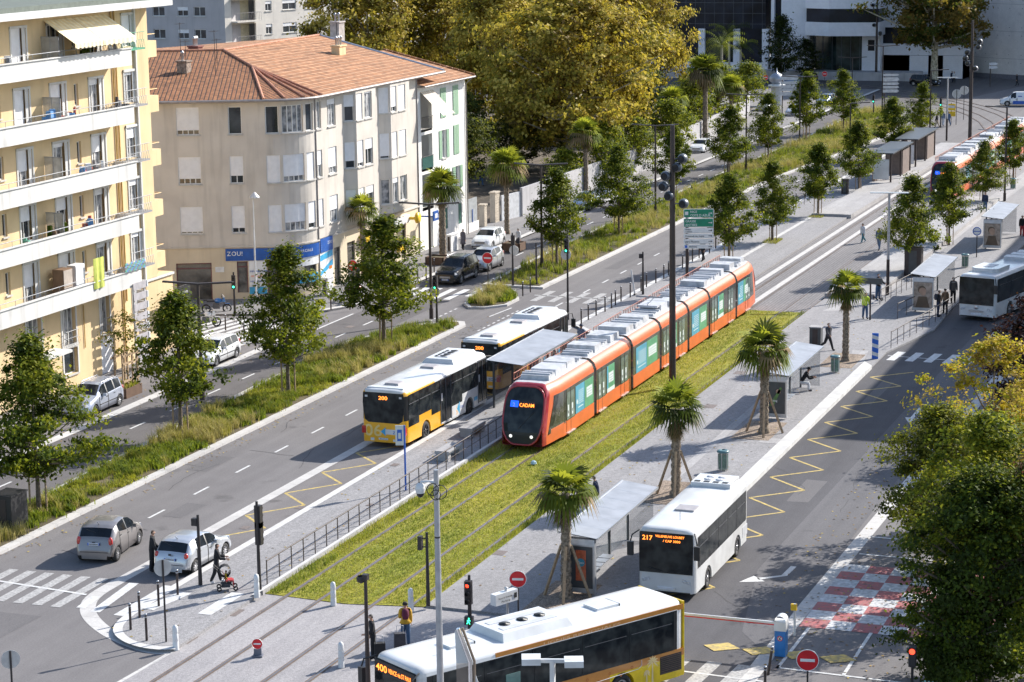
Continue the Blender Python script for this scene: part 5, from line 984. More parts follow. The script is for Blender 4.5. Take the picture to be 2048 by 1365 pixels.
def car(name, label, paint, spec, group=None, cat='car'):
    L, W, top, belt = spec['L'], spec['W'], spec['top'], spec['belt']; wr, wx = spec['wr'], spec['wx']; t = thing(name, label, cat, (0, 0, 0), 0, group)
    st = sorted({round(x, 3) for x in list(np.arange(0, L+.001, .09))+[p[0] for p in top]+[p[0] for p in belt]+[a for s_ in spec['side'] for a in s_]+[L]+[wx[0]+wr*1.22*math.cos(a) for a in np.arange(0, 3.15, .26)]+[wx[1]+wr*1.22*math.cos(a) for a in np.arange(0, 3.15, .26)]})
    st = [s for i, s in enumerate(st) if i == 0 or s-st[i-1] > .008]
    rows = []
    for u in st:
        zt = interp(top, u); zb = min(interp(belt, u), zt-.03); e = min(u, L-u); wc = W/2*(1-.17*max(0, 1-e/.55)**2.2); gh = max(0, zt-zb)
        wt = wc-.05-min(.2, gh*.34)-.03*(gh < .1); zs = .24+.1*max(0, 1-e/.35); 
        for c in wx:
            d = abs(u-c)
            if d < wr*1.2: zs = max(zs, wr+math.sqrt(max(0, (wr*1.2)**2-d*d))*.98)
        zs = min(zs, zb-.1); zm = max(zs+.02, zb*.62)
        rows.append([(0, zt), (wt*.55, zt-.006), (wt*.93, zt-.025), (wt+.015, zt-.06 if gh > .12 else zt-.04), (wc-.045, zb+.02) if gh > .12 else (wc-.06, zb+.0), (wc-.01, zb-.05), (wc+.005, zm), (wc-.02, zs), (wc-.16, zs+.01), (wc-.18, .2), (0, .2)])
    parts = {'body': MB(), 'windscreen': MB(), 'rear_window': MB()}; n = len(rows[0])
    fw_, rw = spec['front_glass'], spec['rear_glass']
    for i in range(len(st)-1):
        um = (st[i]+st[i+1])/2
        for j in range(n-1):
            for sgn in (1, -1):
                q = [(L/2-st[i], sgn*rows[i][j][0], rows[i][j][1]), (L/2-st[i+1], sgn*rows[i+1][j][0], rows[i+1][j][1]), (L/2-st[i+1], sgn*rows[i+1][j+1][0], rows[i+1][j+1][1]), (L/2-st[i], sgn*rows[i][j+1][0], rows[i][j+1][1])]
                if sgn < 0: q = q[::-1]
                tg = 'body'; m_ = 0
                if j < 2 and fw_[0] <= um <= fw_[1]: tg = 'windscreen'
                elif j < 2 and rw[0] <= um <= rw[1]: tg = 'rear_window'
                elif j == 3 and any(a <= um <= b for a, b in spec['side']): tg = 'side_window%d%d' % (sgn, [a <= um <= b for a, b in spec['side']].index(True)); parts.setdefault(tg, MB())
                elif j == 3 and spec['side'][0][0] < um < spec['side'][-1][1]: m_ = 1
                elif j in (7, 8, 9): m_ = 1
                elif j == 6 and rows[i][7][1] < .3 and spec.get('skirt'): m_ = 1
                elif j in (4, 5, 6) and any(abs(um-s_) < .018 for s_ in spec.get('seams', ())): m_ = 1
                parts[tg].add(q, [(0, 1, 2, 3)], m_, True)
    for u in (0, L):
        r_ = rows[0 if u == 0 else -1]; v = [(L/2-u, y, z) for y, z in r_]+[(L/2-u, -y, z) for y, z in r_[::-1]]; f = tuple(range(len(v))); parts['body'].add(v, [f if u else f[::-1]], 0)
    for k, mb in parts.items():
        o = mb.build('side_window' if k.startswith('side') else k, [paint, BLK] if k == 'body' else [CGL, CGL], t)
        bm = bmesh.new(); bm.from_mesh(o.data); bmesh.ops.remove_doubles(bm, verts=bm.verts, dist=.002); bmesh.ops.recalc_face_normals(bm, faces=bm.faces); bm.to_mesh(o.data); bm.free()
        if k == 'body': bd = o
    if spec.get('roof_col'): pass
    for i, x in enumerate(wx):
        for sgn in (1, -1): wheel(t, L/2-x, sgn*(W/2-.12), wr, .2, spec.get('rim'), sgn, spec.get('spokes', 8))
    zf, zr = spec['lampz']; e = .17*W/2
    for sgn in (1, -1):
        o = MB(); o.box((0, 0, 0), (.22, .34, .16), 0, rz=-sgn*.45, top=(.6, .8)); o.build('headlight', CLRL, t, (L/2-.2, sgn*(W/2-.29), zf))
        o = MB(); hh = spec.get('tlh', .28); o.lathe([(.005, -hh/2), (.07, -hh*.42), (.10, -hh*.1), (.09, hh*.25), (.05, hh*.45), (.005, hh/2)], (0, 0, 0), 12, 0); o.build('tail_light', REDL, t, (-L/2+.15, sgn*(W/2-.175), zr))
        o = MB(); o.box((0, 0, 0), (.12, .2, .14), 0, rz=sgn*.2, top=(.8, .8)); u = spec['side'][0][0]+.25; o.build('wing_mirror', paint if spec.get('mir', 1) else BLK, t, (L/2-u, sgn*(W/2+.08), interp(belt, u)+.06))
        o = MB()
        for s_ in spec.get('handles', ()): o.box((L/2-s_, sgn*(W/2+.004), interp(belt, s_)-.13), (.17, .03, .03), 0)
        if o.v: o.build('door_handle', BLK if spec.get('mir', 1) else RIM, bd)
    o = MB(); o.b2(-.012, .006, -.62, .62, -.01, .01); o.b2(-.014, .006, -.06, .06, .38, .46); o.build('bumper_line', BLK, bd, (-L/2-.004, 0, .5)); o = MB(); o.b2(-.02, .02, -.26, .26, -.055, .055, 0); o.b2(-.022, .022, .21, .26, -.054, .054, 1); o.b2(-.022, .022, -.26, -.225, -.054, .054, 1)
    for sgn in (1, -1):
        for k in range(7): o.b2(sgn*.021, sgn*.023, -.19+k*.058, -.19+k*.058+.035, -.032, .032, 2)
    o2 = o.build('number_plate', [PLATE, PLB, BLK], t, (-L/2-.005, 0, spec.get('plz', .72))); o3 = o2.copy(); COL.objects.link(o3); o3.parent = t; o3.location = (L/2+.005, 0, .42)
    o = MB(); o.b2(-.03, .03, -.42, .42, -.07, .07, 0)
    for k in range(4): o.b2(.03, .035, -.4, .4, -.06+k*.035, -.045+k*.035, 1)
    o.build('grille', [BLK, RIM], t, (L/2-.0, 0, .6)); o = MB(); o.b2(0, .06, -.6, .6, 0, .07); o.build('bumper_vent', BLK, t, (L/2-.045, 0, .27))
    if spec.get('rails'):
        o = MB()
        for sgn in (1, -1): y = sgn*(W/2-.27); a, b = spec['rails']; o.tube([(L/2-a, y, interp(top, a)-.02), (L/2-a-.12, y, interp(top, a+.12)+.05), (L/2-b+.12, y, interp(top, b-.12)+.05), (L/2-b, y, interp(top, b)-.02)], .022, 5)
        o.build('roof_rails', BLK if spec['rails'][0] < 0 else RIM, t)
    o = MB(); u = spec['rear_glass'][0]-.25; o.tube([(L/2-u, 0, interp(top, u)-.01), (L/2-u-.18, 0, interp(top, u)+.14)], [.02, .008], 4); o.build('aerial', BLK, t)
    if spec.get('strip'):
        o = MB()
        for sgn in (1, -1): o.box((L/2-spec['strip'][0]/2-spec['strip'][1]/2, sgn*(W/2+.012), .56), (spec['strip'][1]-spec['strip'][0], .02, .05), 0)
        o.build('rubbing_strip', BLK, t)
    if spec.get('wiper'): o = MB(); u = rw[1]-.12; o.tube([(L/2-u, 0, interp(top, u)+.01), (L/2-u+.1, .45, interp(top, u-.1)+.0)], .012, 4); o.build('rear_wiper', BLK, t)
    return t
def put(t, x, y, yaw, z=0.0): t.location = (x, y, z); t.rotation_euler.z = yaw; return t
SILV = mat('silver_paint', (.50, .52, .56), .28, .45, vary=.03, coat=.8); GREYP = mat('bronze_grey_paint', (.26, .24, .235), .3, .45, vary=.03, coat=.8); WHP = mat('car_white_paint', (.74, .75, .76), .3, vary=.03, coat=.8); BLKP = mat('car_black_paint', (.008, .008, .010), .25, vary=.1, coat=.25, spec=.3); BLUEP = mat('car_blue_grey_paint', (.22, .30, .42), .3, .4, coat=.8); VIO = mat('bluish_silver_paint', (.42, .46, .56), .28, .4, vary=.03, coat=.8)
HATCH = dict(L=4.0, W=1.71, wr=.31, wx=(.78, 3.35), lampz=(.68, .86), top=[(0, .56), (.05, .68), (.4, .84), (1.0, .97), (1.15, 1.0), (1.75, 1.38), (2.1, 1.46), (2.9, 1.48), (3.35, 1.42), (3.55, 1.36), (3.82, 1.02), (3.9, .92), (3.97, .7), (4.0, .6)], belt=[(0, .5), (1.0, .9), (2.2, .95), (3.3, 1.03), (3.9, .88), (4.0, .5)], front_glass=(1.17, 1.74), rear_glass=(3.56, 3.81), side=[(1.5, 2.25), (2.33, 3.1)], seams=(1.25, 2.3, 3.2), handles=(2.1, 3.0), wiper=1)
t = car('parked_car', 'silver hatchback with red lamps stopped beside the platform, man standing behind it', SILV, HATCH); put(t, *(Vector((80.53+1.28, 43.89+.75, 0)))[:2], R(-1))
ACL = dict(HATCH, L=3.88, W=1.76, wr=.31, wx=(.75, 3.32), lampz=(.72, .93), tlh=.42, plz=.86, top=[(0, .56), (.05, .7), (.35, .9), (.9, 1.06), (1.0, 1.1), (1.6, 1.5), (2.0, 1.6), (2.8, 1.6), (3.2, 1.52), (3.4, 1.45), (3.7, 1.12), (3.78, 1.0), (3.86, .62), (3.88, .58)], belt=[(0, .5), (.9, .98), (2.2, 1.06), (3.2, 1.22), (3.78, .95), (3.88, .5)], front_glass=(1.02, 1.6), rear_glass=(3.41, 3.69), side=[(1.25, 2.1), (2.18, 3.05)], seams=(1.1, 2.14, 3.1))
t = car('driving_car', 'bronze-grey compact car driving away on the near carriageway', GREYP, ACL); put(t, 81.0+1.25*math.cos(R(10))-.78*math.sin(R(10))*-1, 47.92+.8+.22, R(9))
MPV = dict(L=4.32, W=1.74, wr=.32, wx=(.85, 3.6), lampz=(.72, .95), top=[(0, .56), (.06, .72), (.4, .9), (1.0, 1.05), (1.15, 1.1), (1.85, 1.55), (2.2, 1.62), (3.4, 1.64), (3.9, 1.58), (4.0, 1.5), (4.2, 1.1), (4.26, .95), (4.32, .6)], belt=[(0, .5), (1.0, .95), (2.2, 1.0), (3.8, 1.06), (4.25, .9), (4.32, .5)], front_glass=(1.17, 1.84), rear_glass=(4.0, 4.19), side=[(1.5, 2.25), (2.33, 3.1), (3.2, 3.85)], seams=(1.3, 2.29, 3.15), handles=(2.15, 3.0), rails=(1.95, 3.9), strip=(1.3, 3.2))
t = car('parked_car', 'silver minivan parked in the strip below the yellow balconies', VIO, MPV); put(t, 106.35, 63.85, math.pi+R(2))
EST = dict(MPV, L=4.4, W=1.75, top=[(0, .54), (.06, .66), (.4, .8), (1.1, .95), (1.25, 1.0), (2.0, 1.42), (2.4, 1.5), (3.6, 1.5), (4.0, 1.44), (4.08, 1.38), (4.3, 1.0), (4.36, .85), (4.4, .6)], belt=[(0, .48), (1.0, .86), (2.2, .92), (3.9, .99), (4.3, .85), (4.4, .5)], front_glass=(1.27, 1.98), rear_glass=(4.08, 4.29), wx=(.9, 3.62), side=[(1.6, 2.3), (2.38, 3.1), (3.2, 3.95)])
t = car('parked_car', 'white estate car parked behind the second median tree, before the side street', WHP, EST); put(t, 120.35, 63.75, math.pi+R(1))
SUV = dict(L=4.78, W=1.91, wr=.40, wx=(.9, 3.82), lampz=(.86, 1.1), rim=RIM, spokes=5, top=[(0, .6), (.05, .92), (.3, 1.04), (1.2, 1.18), (1.3, 1.22), (1.95, 1.7), (2.3, 1.79), (3.7, 1.8), (4.2, 1.74), (4.35, 1.65), (4.6, 1.25), (4.7, 1.1), (4.78, .7)], belt=[(0, .55), (1.1, 1.08), (2.3, 1.14), (4.2, 1.2), (4.6, 1.1), (4.78, .6)], front_glass=(1.32, 1.94), rear_glass=(4.36, 4.59), side=[(1.7, 2.5), (2.58, 3.4), (3.5, 4.15)], seams=(1.45, 2.54, 3.45), handles=(2.4, 3.3), rails=(2.1, 4.2), mir=0)
t = car('driving_car', 'black off-road car waiting at the far zebra crossing', BLKP, SUV); put(t, 152.15, 60.45, math.pi)
t2 = MB()
for s_ in (1, -1): t2.box((0, s_*.93, .36), (2.0, .12, .05))
t2.build('side_step', RIM, t)
HC2 = dict(HATCH, top=[(a, b*1.03) for a, b in HATCH['top']], L=4.0)
t = car('driving_car', 'pale silver hatchback right behind the black off-road car', SILV, ACL); put(t, 157.8, 60.4, math.pi-R(1))
t = car('parked_car', 'white hatchback with black grille parked by the stone gate pier', WHP, HC2); put(t, g(1000, 494).x-.2, g(1000, 494).y+.9, math.pi)
FARC = dict(HATCH)
c1 = car('parked_car', 'pale blue car behind the median tree by the garden wall', BLUEP, FARC); put(c1, 191.5, 63.6, math.pi)
for src, px, py, yaw, lb, m_ in ((c1, 1215, 392, math.pi, 'silver car parked along the garden wall behind a street tree', SILV), (c1, 1402, 305, math.pi, 'white car parked at the end of the garden wall beside the tall skirted palm', WHP), (c1, 1520, 152, 2.6, 'white car in the shade in front of the dark glass offices', WHP), (c1, 1470, 150, 2.6, 'dark car parked left of the white one before the glass offices', BLKP), (c1, 1585, 172, 2.5, 'blue-grey car behind the stacked white arrows', BLUEP), (c1, 1532, 222, 3.1, 'silver-blue car beside the domed kiosk', SILV), (c1, 1590, 232, 3.1, 'pale car hidden behind the far street lamp', SILV), (c1, 1652, 210, 3.0, 'car half hidden behind the farthest median tree', BLUEP), (c1, 1612, 165, 2.7, 'dark blue car beside the distant no-entry sign', BLKP), (c1, 1925, 892, R(172), 'car parked under the golden yellow tree', BLUEP), (c1, 1965, 920, R(172), 'silver car parked between the trees at the right edge', SILV)):
    c = clone(src, g(px, py), yaw, lb)
    for ch in c.children:
        if ch.name.startswith(('body', 'wing_mirror')): ch.data = ch.data.copy(); ch.data.materials[0] = m_
BIGB = dict(EST); t = car('driving_car', 'black car with lit red lamp in front of the curved pavilion', BLKP, MPV); put(t, g(1850, 172).x, g(1850, 172).y, 2.2+math.pi-.9)
# white van, right edge
VAN = dict(L=4.6, W=1.85, wr=.33, wx=(.9, 3.6), lampz=(.8, 1.1), top=[(0, .6), (.05, .8), (.4, 1.0), (.9, 1.15), (1.0, 1.2), (1.6, 1.75), (2.0, 1.85), (4.3, 1.87), (4.5, 1.8), (4.56, 1.2), (4.6, .6)], belt=[(0, .5), (1.0, 1.0), (2.2, 1.05), (4.5, 1.08), (4.6, .5)], front_glass=(1.02, 1.6), rear_glass=(4.5, 4.55), side=[(1.35, 2.0)], seams=(1.2, 2.1, 3.2), handles=(2.0,))
t = car('white_van', 'white delivery van with blue lower side entering at the right edge', WHP, VAN, cat='van'); put(t, g(2036, 212).x, g(2036, 212).y, R(100)); o = MB()
for s_ in (1, -1): o.box((-.4, s_*.94, .5), (2.2, .02, .4)); o.box((-.2, s_*.94, 1.3), (.5, .02, .1))
o.build('blue_side_graphic', PLB, t)
# ---------------------------------------------------------------- buses
BGL = mat('bus_glass', (.008, .010, .012), .1, vary=.3, scale=2.2, spec=.3, col2=(.04, .045, .045), detail=2); BWH = mat('bus_white', (.68, .69, .70), .35, vary=.05, scale=1.1, coat=.4, col2=(.57, .575, .58), detail=9); BYL = mat('bus_yellow', (.86, .42, .015), .35, vary=.05, scale=1.5, coat=.6); BOR = mat('bus_orange', (.62, .25, .05), .35, vary=.05, coat=.6); BBRT = mat('bus_bright_yellow', (.85, .58, .01), .35, coat=.6); LED = mat('led_orange', (1, .24, .03), .5, emit=2.2, vary=.02); UNIT = mat('roof_unit_grey', (.50, .51, .54), .45, vary=.08); HATC = mat('roof_hatch', (.36, .34, .35), .5); FROST = mat('pale_label', (.6, .6, .62), .5); GREENT = mat('tinted_view', (.12, .22, .20), .1, spec=.9)
def bus_shell(t, L, W, H, zsk, cols, wr, wx, rows_z, round_=.16, roofr=.22, front=None, mats_=None):
    "box-section shell lofted along x (rear at -L/2, front at +L/2); cols(u, j) -> material index"
    st = sorted(set([0, .05, .12, .22, .35]+[L-.35, L-.22, L-.12, L-.05, L]+[round(v, 3) for c in wx for v in (c+wr*1.22*math.cos(a) for a in np.arange(0, 3.15, .2))]+list(np.arange(.6, L-.5, .5))))
    rows = []
    for u in st:
        e = min(u, L-u); w_ = W/2-round_*max(0, 1-e/.32)**2; ht = H-.08*max(0, 1-e/.25)**2; zs = zsk
        for c in wx:
            d = abs(u-c)
            if d < wr*1.2: zs = max(zs, wr*.95+math.sqrt(max(0, (wr*1.2)**2-d*d)))
        r_ = [(0, ht), (w_*.6, ht-.01), (w_-roofr, ht-.04), (w_-.1, ht-.11), (w_-.02, ht-.24)]+[(w_-.01*(H-z)*0, z) for z in rows_z]+[(w_, zs), (w_-.25, zs+.01), (w_-.27, .3), (0, .3)]
        rows.append(r_)
    o = MB(); n = len(rows[0])
    for i in range(len(st)-1):
        um = (st[i]+st[i+1])/2
        for j in range(n-1):
            a = [rows[i][j], rows[i+1][j], rows[i+1][j+1], rows[i][j+1]]
            zz = [min(p[1], rows[k][4][1]) if 5 <= jj else p[1] for p, k, jj in zip(a, (i, i+1, i+1, i), (j, j, j+1, j+1))]
            for sgn in (1, -1):
                q = [(L/2-(st[k]), sgn*p[0], z) for p, k, z in zip(a, (i, i+1, i+1, i), zz)]
                # skip degenerate when the arch rises over a row
                if 5 <= j < n-4:
                    zs_i, zs_j = rows[i][n-4][1], rows[i+1][n-4][1]; q = [(q[0][0], q[0][1], max(q[0][2], zs_i)), (q[1][0], q[1][1], max(q[1][2], zs_j)), (q[2][0], q[2][1], max(q[2][2], zs_j)), (q[3][0], q[3][1], max(q[3][2], zs_i))]
                o.add(q if sgn > 0 else q[::-1], [(0, 1, 2, 3)], cols(um, j, sgn), j < 4)
    for k in (0, -1):
        r_ = rows[k]; 
        for j in range(n-1):
            p, q_ = r_[j], r_[j+1]; x = L/2-st[k]
            o.add([(x, -p[0], p[1]), (x, p[0], p[1]), (x, q_[0], q_[1]), (x, -q_[0], q_[1])], [(0, 1, 2, 3) if k else (3, 2, 1, 0)], cols(0 if k == 0 else L, j, 0))
    b = o.build('body', mats_, t); bm = bmesh.new(); bm.from_mesh(b.data); bmesh.ops.remove_doubles(bm, verts=bm.verts, dist=.001); bmesh.ops.dissolve_degenerate(bm, dist=.0005, edges=bm.edges); bmesh.ops.recalc_face_normals(bm, faces=bm.faces); bm.to_mesh(b.data); bm.free()
    return b
def side_glass(t, x0, x1, y, z0, z1, name='side_window', m=None, th=.012, frame=True):
    o = MB(); s_ = 1 if y > 0 else -1; o.b2(x0, x1, y, y+s_*th, z0, z1, 0); o2 = o.build(name, m or BGL, t)
    return o2
def dots(mb, st, o, xd, yd, size, m=0, width=None): mb.text(st, o, xd, yd, size, m, width)
def citaro(label, group):
    L, W, H = 10.7, 2.52, 3.05; t = thing('city_bus', label, 'bus', (0, 0, 0), 0, group)
    def cols(u, j, s): # u from front
        if j < 3: return 1
        if j in (3, 4): return 1 if u < 6.9 and j == 3 else (0 if u > 10.0 else (1 if u < 6.9 else 3 if j == 3 else 0))
        if j == 5 and s != 0: return 2
        return 0 if u > 6.2 else 1
    bus_shell(t, L, W, H, .32, cols, .48, (2.6, 8.3), (2.72, 1.45, .75), mats_=[BYL, BWH, BLK, mat('peach_strip', (.75, .45, .22), .4)])
    for s_ in (1, -1):
        y = s_*(W/2-.003); X = lambda u: L/2-u
        # window band in panes following the line of the arches
        panes = [(.25, 1.45, .45, 2.78, 'door')] if s_ < 0 else [(.5, 1.5, 1.15, 2.72, 'win')]
        panes += [(1.6, 3.55, 1.42, 2.76, 'win'), (3.6, 5.05, .98, 2.76, 'win')]
        panes += [(5.1, 6.45, .42, 2.78, 'door')] if s_ < 0 else [(5.1, 6.45, .98, 2.76, 'win')]
        panes += [(6.5, 7.6, 1.12, 2.76, 'win'), (7.65, 9.1, 1.45, 2.76, 'win'), (9.15, 10.42, 1.1, 2.76, 'win')]
        for a, b, z0, z1, kd in panes:
            o = side_glass(t, X(b), X(a), y, z0, z1, 'door' if kd == 'door' else 'side_window'); m2 = MB(); yy = y+s_*.014
            if kd == 'door':
                c = (X(a)+X(b))/2; m2.b2(X(b), X(a), yy, yy+s_*.02, z1-.06, z1, 0); m2.b2(c-.03, c+.03, yy, yy+s_*.02, z0, z1, 0); m2.b2(X(b), X(b)+.04, yy, yy+s_*.02, z0, z1, 0); m2.b2(X(a)-.04, X(a), yy, yy+s_*.02, z0, z1, 0); m2.b2(X(b), X(a), yy, yy+s_*.02, z0-.02, z0+.03, 1); m2.b2(X(b)+.1, X(b)+.25, yy, yy+s_*.008, 1.6, 2.0, 2)
                m2.build('door_frame', [mat('dark_grey_frame', (.10, .10, .11), .4), WHITE, FROST], o)
            else:
                m2.b2(X(b)+.06, X(a)-.06, yy, yy+s_*.012, z1-.5, z1-.47, 0); m2.build('window_bar', mat('dark_grey_frame', (.10, .10, .11), .4), o)
        o = MB(); yy = y+s_*.02
        o.b2(X(5.0), X(3.2), yy-s_*.006, yy+s_*.004, .38, 1.02, 0); o.b2(X(4.9), X(4.45), yy+s_*.005, yy+s_*.008, .42, 1.0, 0)
        xd = (-1, 0, 0) if s_ > 0 else (1, 0, 0); o.text('06', (X(4.95) if s_ < 0 else X(4.1), yy+s_*.006, .45), xd, (0, 0, 1), .66, 1); o.b2(X(3.95), X(1.9) if False else X(3.3), yy+s_*.005, yy+s_*.008, .66, .9, 2)
        a = X(4.0); o.add([(a-.35, yy+s_*.009, .78), (a, yy+s_*.009, 1.12), (a, yy+s_*.009, .42)], [(0, 1, 2)], 3); o.text('ZOU!', (X(3.95) if s_ < 0 else X(3.4), yy+s_*.01, .7), xd, (0, 0, 1), .2, 4); o.build('livery_panel', [BWH, BYL, FROST, SKYB, BLUE], t)
        o = MB(); o.b2(X(3.2), X(.3), yy-s_*.012, yy-s_*.004, .75, .95, 0) if s_ > 0 else o.b2(X(2.0), X(1.55), yy-s_*.012, yy-s_*.004, .7, .9, 0); o.build('blue_stripe', SKYB, t)
        for u in (2.6, 8.3): wheel(t, L/2-u, s_*(W/2-.17), .48, .3, RIMD, s_, 6)
    # rear
    x = -L/2-.004
    o = MB(); o.add([(x, 1.12, 2.86), (x, -1.12, 2.86), (x, -1.16, 2.3), (x, -1.06, 1.45), (x, -.85, 1.3), (x, .85, 1.3), (x, 1.06, 1.45), (x, 1.16, 2.3)], [tuple(range(8))], 0); o.build('rear_window', BGL, t)
    o = MB(); o.text('200', (x-.012, .27, 2.5), (0, -1, 0), (0, 0, 1), .26, 0, .5); o.build('route_display', LED, t)
    o = MB(); o.text('06', (x-.006, 1.1, .6), (0, -1, 0), (0, 0, 1), .86, 0, .98); o.add([(x-.008, .18, .85), (x-.008, -.1, 1.08), (x-.008, -.1, .62)], [(0, 1, 2)], 1); o.b2(x-.012, x-.003, -1.0, -.08, .72, .98, 2); o.text('ZOU!', (x-.016, -.5, .76), (0, -1, 0), (0, 0, 1), .2, 3, .48); o.b2(x-.01, x-.003, .55, .75, .32, .5, 2); o.b2(x-.01, x-.003, -.85, -.5, .36, .48, 2); o.b2(x-.01, x-.003, -.22, .3, .42, .52, 4); o.text('BX-319-ZA', (x-.014, .24, .44), (0, -1, 0), (0, 0, 1), .085, 5, .42)
    o.build('rear_graphics', [mat('pale_yellow', (.85, .62, .25), .4), SKYB, BWH, BLUE, PLATE, BLK], t)
    for s_ in (1, -1):
        o = MB(); o.b2(x-.03, x+.12, s_*1.0, s_*1.22, .72, 1.1, 0); o.build('tail_light', REDL, t); o = MB(); o.b2(x-.01, x, s_*.88, s_*1.02, 2.6, 2.7); o.build('marker_label', FROST, t)
    o = MB(); o.b2(x-.03, x+.03, -1.1, 1.1, .3, .36); o.build('rear_bumper_edge', BYL, t)
    # front and roof
    xf = L/2+.004; o = MB(); o.b2(xf-.02, xf+.02, -1.12, 1.12, .95, 2.85); o.build('windscreen', BGL, t)
    for s_ in (1, -1):
        o = MB(); o.tube([(xf-.2, s_*1.15, 2.8), (xf+.25, s_*1.35, 2.75), (xf+.3, s_*1.42, 2.4)], .03, 5, 0); o.box((xf+.3, s_*1.42, 2.15), (.12, .25, .5), 0); o.build('mirror', BLK, t)
    o = MB(); o.box((3.1, 0, 3.13), (3.3, 1.9, .28), 0, top=(.9, .8)); o.box((4.4, 0, 3.1), (1.2, 1.5, .18), 0, top=(.7, .8)); o.box((3.0, 0, 3.285), (1.9, .62, .03), 1)
    for k in range(4): o.lathe([(.2, 0), (.2, .02), (.04, .02)], (2.3+k*.48, 0, 3.30), 12, 2); o.box((2.3+k*.48, .43, 3.29), (.3, .12, .03), 2)
    o.build('air_conditioning_unit', [BWH, UNIT, BLK], t)
    for xx in (-4.0, .4): o = MB(); o.box((xx, 0, 3.1), (.75, .8, .1), 0, top=(.9, .9)); o.build('roof_hatch', HATC, t)
    o = MB(); o.prism([(-5.1, -1.0), (-5.1, 1.0), (-4.75, .9), (-4.75, -.9)], 3.0, 3.08); o.build('rear_roof_fairing', BWH, t)
    return t
GB_ = 'yellow and white city buses at the left stop'
B1 = citaro('yellow and white bus showing 200, nearer of the two at the left stop', GB_); yaw = R(-1.9); B1.location = (103.03+5.35*math.cos(yaw), 45.08+5.35*math.sin(yaw), 0); B1.rotation_euler.z = yaw
yaw = R(-2.2); B2_ = clone(B1, (116.59+5.35*math.cos(yaw), 45.05+5.35*math.sin(yaw), 0), yaw, 'yellow and white bus standing in front of the first one, partly behind the platform shelter')
# white midibus 217
def front_bus(name, label, L, W, H, wx, wr, route, sub, lampc=True, yaw=0, colmat=None, unit='fans', winz=(1.25, 2.5), low=None):
    t = thing(name, label, 'bus', (0, 0, 0), yaw); zt = H
    bus_shell(t, L, W, H, .3, (lambda u, j, s: 1 if j == 5 and s != 0 and .3 < u < L-.3 else (low(u) if low and j > 5 else 0)), wr, wx, (winz[1]+.03, winz[0], .7), mats_=[colmat or BWH, BLK, BOR, BBRT])
    xf = L/2+.006; o = MB(); zc = H-.28
    o.add([(xf, -W/2+.09, zc+.08), (xf, W/2-.09, zc+.08), (xf+.01, W/2-.07, zc-.5), (xf+.03, W/2-.09, 1.08), (xf+.03, -W/2+.09, 1.08), (xf+.01, -W/2+.07, zc-.5)], [(0, 1, 2, 3, 4, 5)], 0); o.build('windscreen', BGL, t)
    o = MB()
    if route: o.text(route, (xf+.05, -W/2+.25 if False else W/2*-.82, zc-.24), (0, 1, 0), (0, 0, 1), .26, 0, .42); 
    if sub: o.text(sub[0], (xf+.05, -W/2*.36, zc-.1), (0, 1, 0), (0, 0, 1), .13, 0, W*.5); o.text(sub[1], (xf+.05, -W/2*.1, zc-.28), (0, 1, 0), (0, 0, 1), .13, 0, W*.3)
    if o.v: o.build('route_display', LED, t)
    o = MB()
    for s_ in (-1, 1): o.tube([(xf+.05, s_*.1, 1.14), (xf+.05, s_*.75, 1.3)], .015, 4)
    o.build('wipers', BLK, t); o = MB(); o.b2(xf-.02, xf+.05, -.35, .35, .42, .52, 1); o.b2(xf-.01, xf+.03, -W/2+.2, W/2-.2, .3, .34, 0); o.build('front_panel_lines', [BLK, PLATE], t)
    for s_ in (1, -1):
        o = MB(); o.box((0, 0, 0), (.1, .34, .13), 0, rz=0, M=Matrix.Rotation(s_*-.35, 3, 'X')); o.lathe([(.055, .052), (.02, .06)], (0, -.08, 0), 10, 1, 'x'); o.lathe([(.055, .052), (.02, .06)], (0, .07, 0), 10, 1, 'x'); o.build('headlight', [UNIT, CLRL], t, (xf-.03, s_*(W/2-.36), .78))
        o = MB(); o.tube([(xf-.1, s_*(W/2-.05), zc+.1), (xf+.3, s_*(W/2+.12), zc), (xf+.35, s_*(W/2+.18), zc-.25)], .03, 5); o.box((xf+.35, s_*(W/2+.18), zc-.55), (.14, .24, .55)); o.build('mirror', BLK, t)
        y = s_*(W/2-.003); o = MB(); n = 5; x0, x1 = -L/2+.5, L/2-.55
        dr = [(L/2-1.35, L/2-.3), (L/2-5.0, L/2-3.7)] if s_ < 0 else []
        a = x0
        for k in range(n):
            b = x0+(x1-x0)*(k+1)/n-.03; oo = side_glass(t, x0+(x1-x0)*k/n, b, y, winz[0], winz[1]); m2 = MB(); m2.b2(x0+(x1-x0)*k/n+.1, b-.1, y+s_*.013, y+s_*.02, winz[1]-.42, winz[1]-.4); m2.build('window_bar', mat('dark_grey_frame', (.10, .10, .11), .4), oo)
        for xx in wx: wheel(t, L/2-xx, s_*(W/2-.15), wr, .28, RIM, s_, 6)
    o = MB(); o.b2(-L/2-.01, -L/2, -W/2+.2, W/2-.2, 1.6, H-.35); o.build('rear_window', BGL, t)
    for s_ in (1, -1): o = MB(); o.b2(-L/2-.02, -L/2, s_*(W/2-.25), s_*(W/2-.1), .8, 1.3); o.build('tail_light', REDL, t)
    return t
t = front_bus('midibus', 'short white bus with orange 217 display pulling away from the first glass shelter', 8.35, 2.36, 2.92, (1.95, 6.6), .44, '217', ('VILLENEUVE LOUBET', '/ CAP 3000'), yaw=math.pi); t.location = (83.0+4.17, 24.35, 0)
o = MB(); o.b2(-3.9, -2.4, -.85, .85, 2.9, 3.1, 0)
for k in (0, 1):
    for s_ in (1, -1): o.lathe([(.2, 0), (.2, .015), (.03, .015)], (-3.5+k*.45, s_*.25, 3.1), 12, 1)
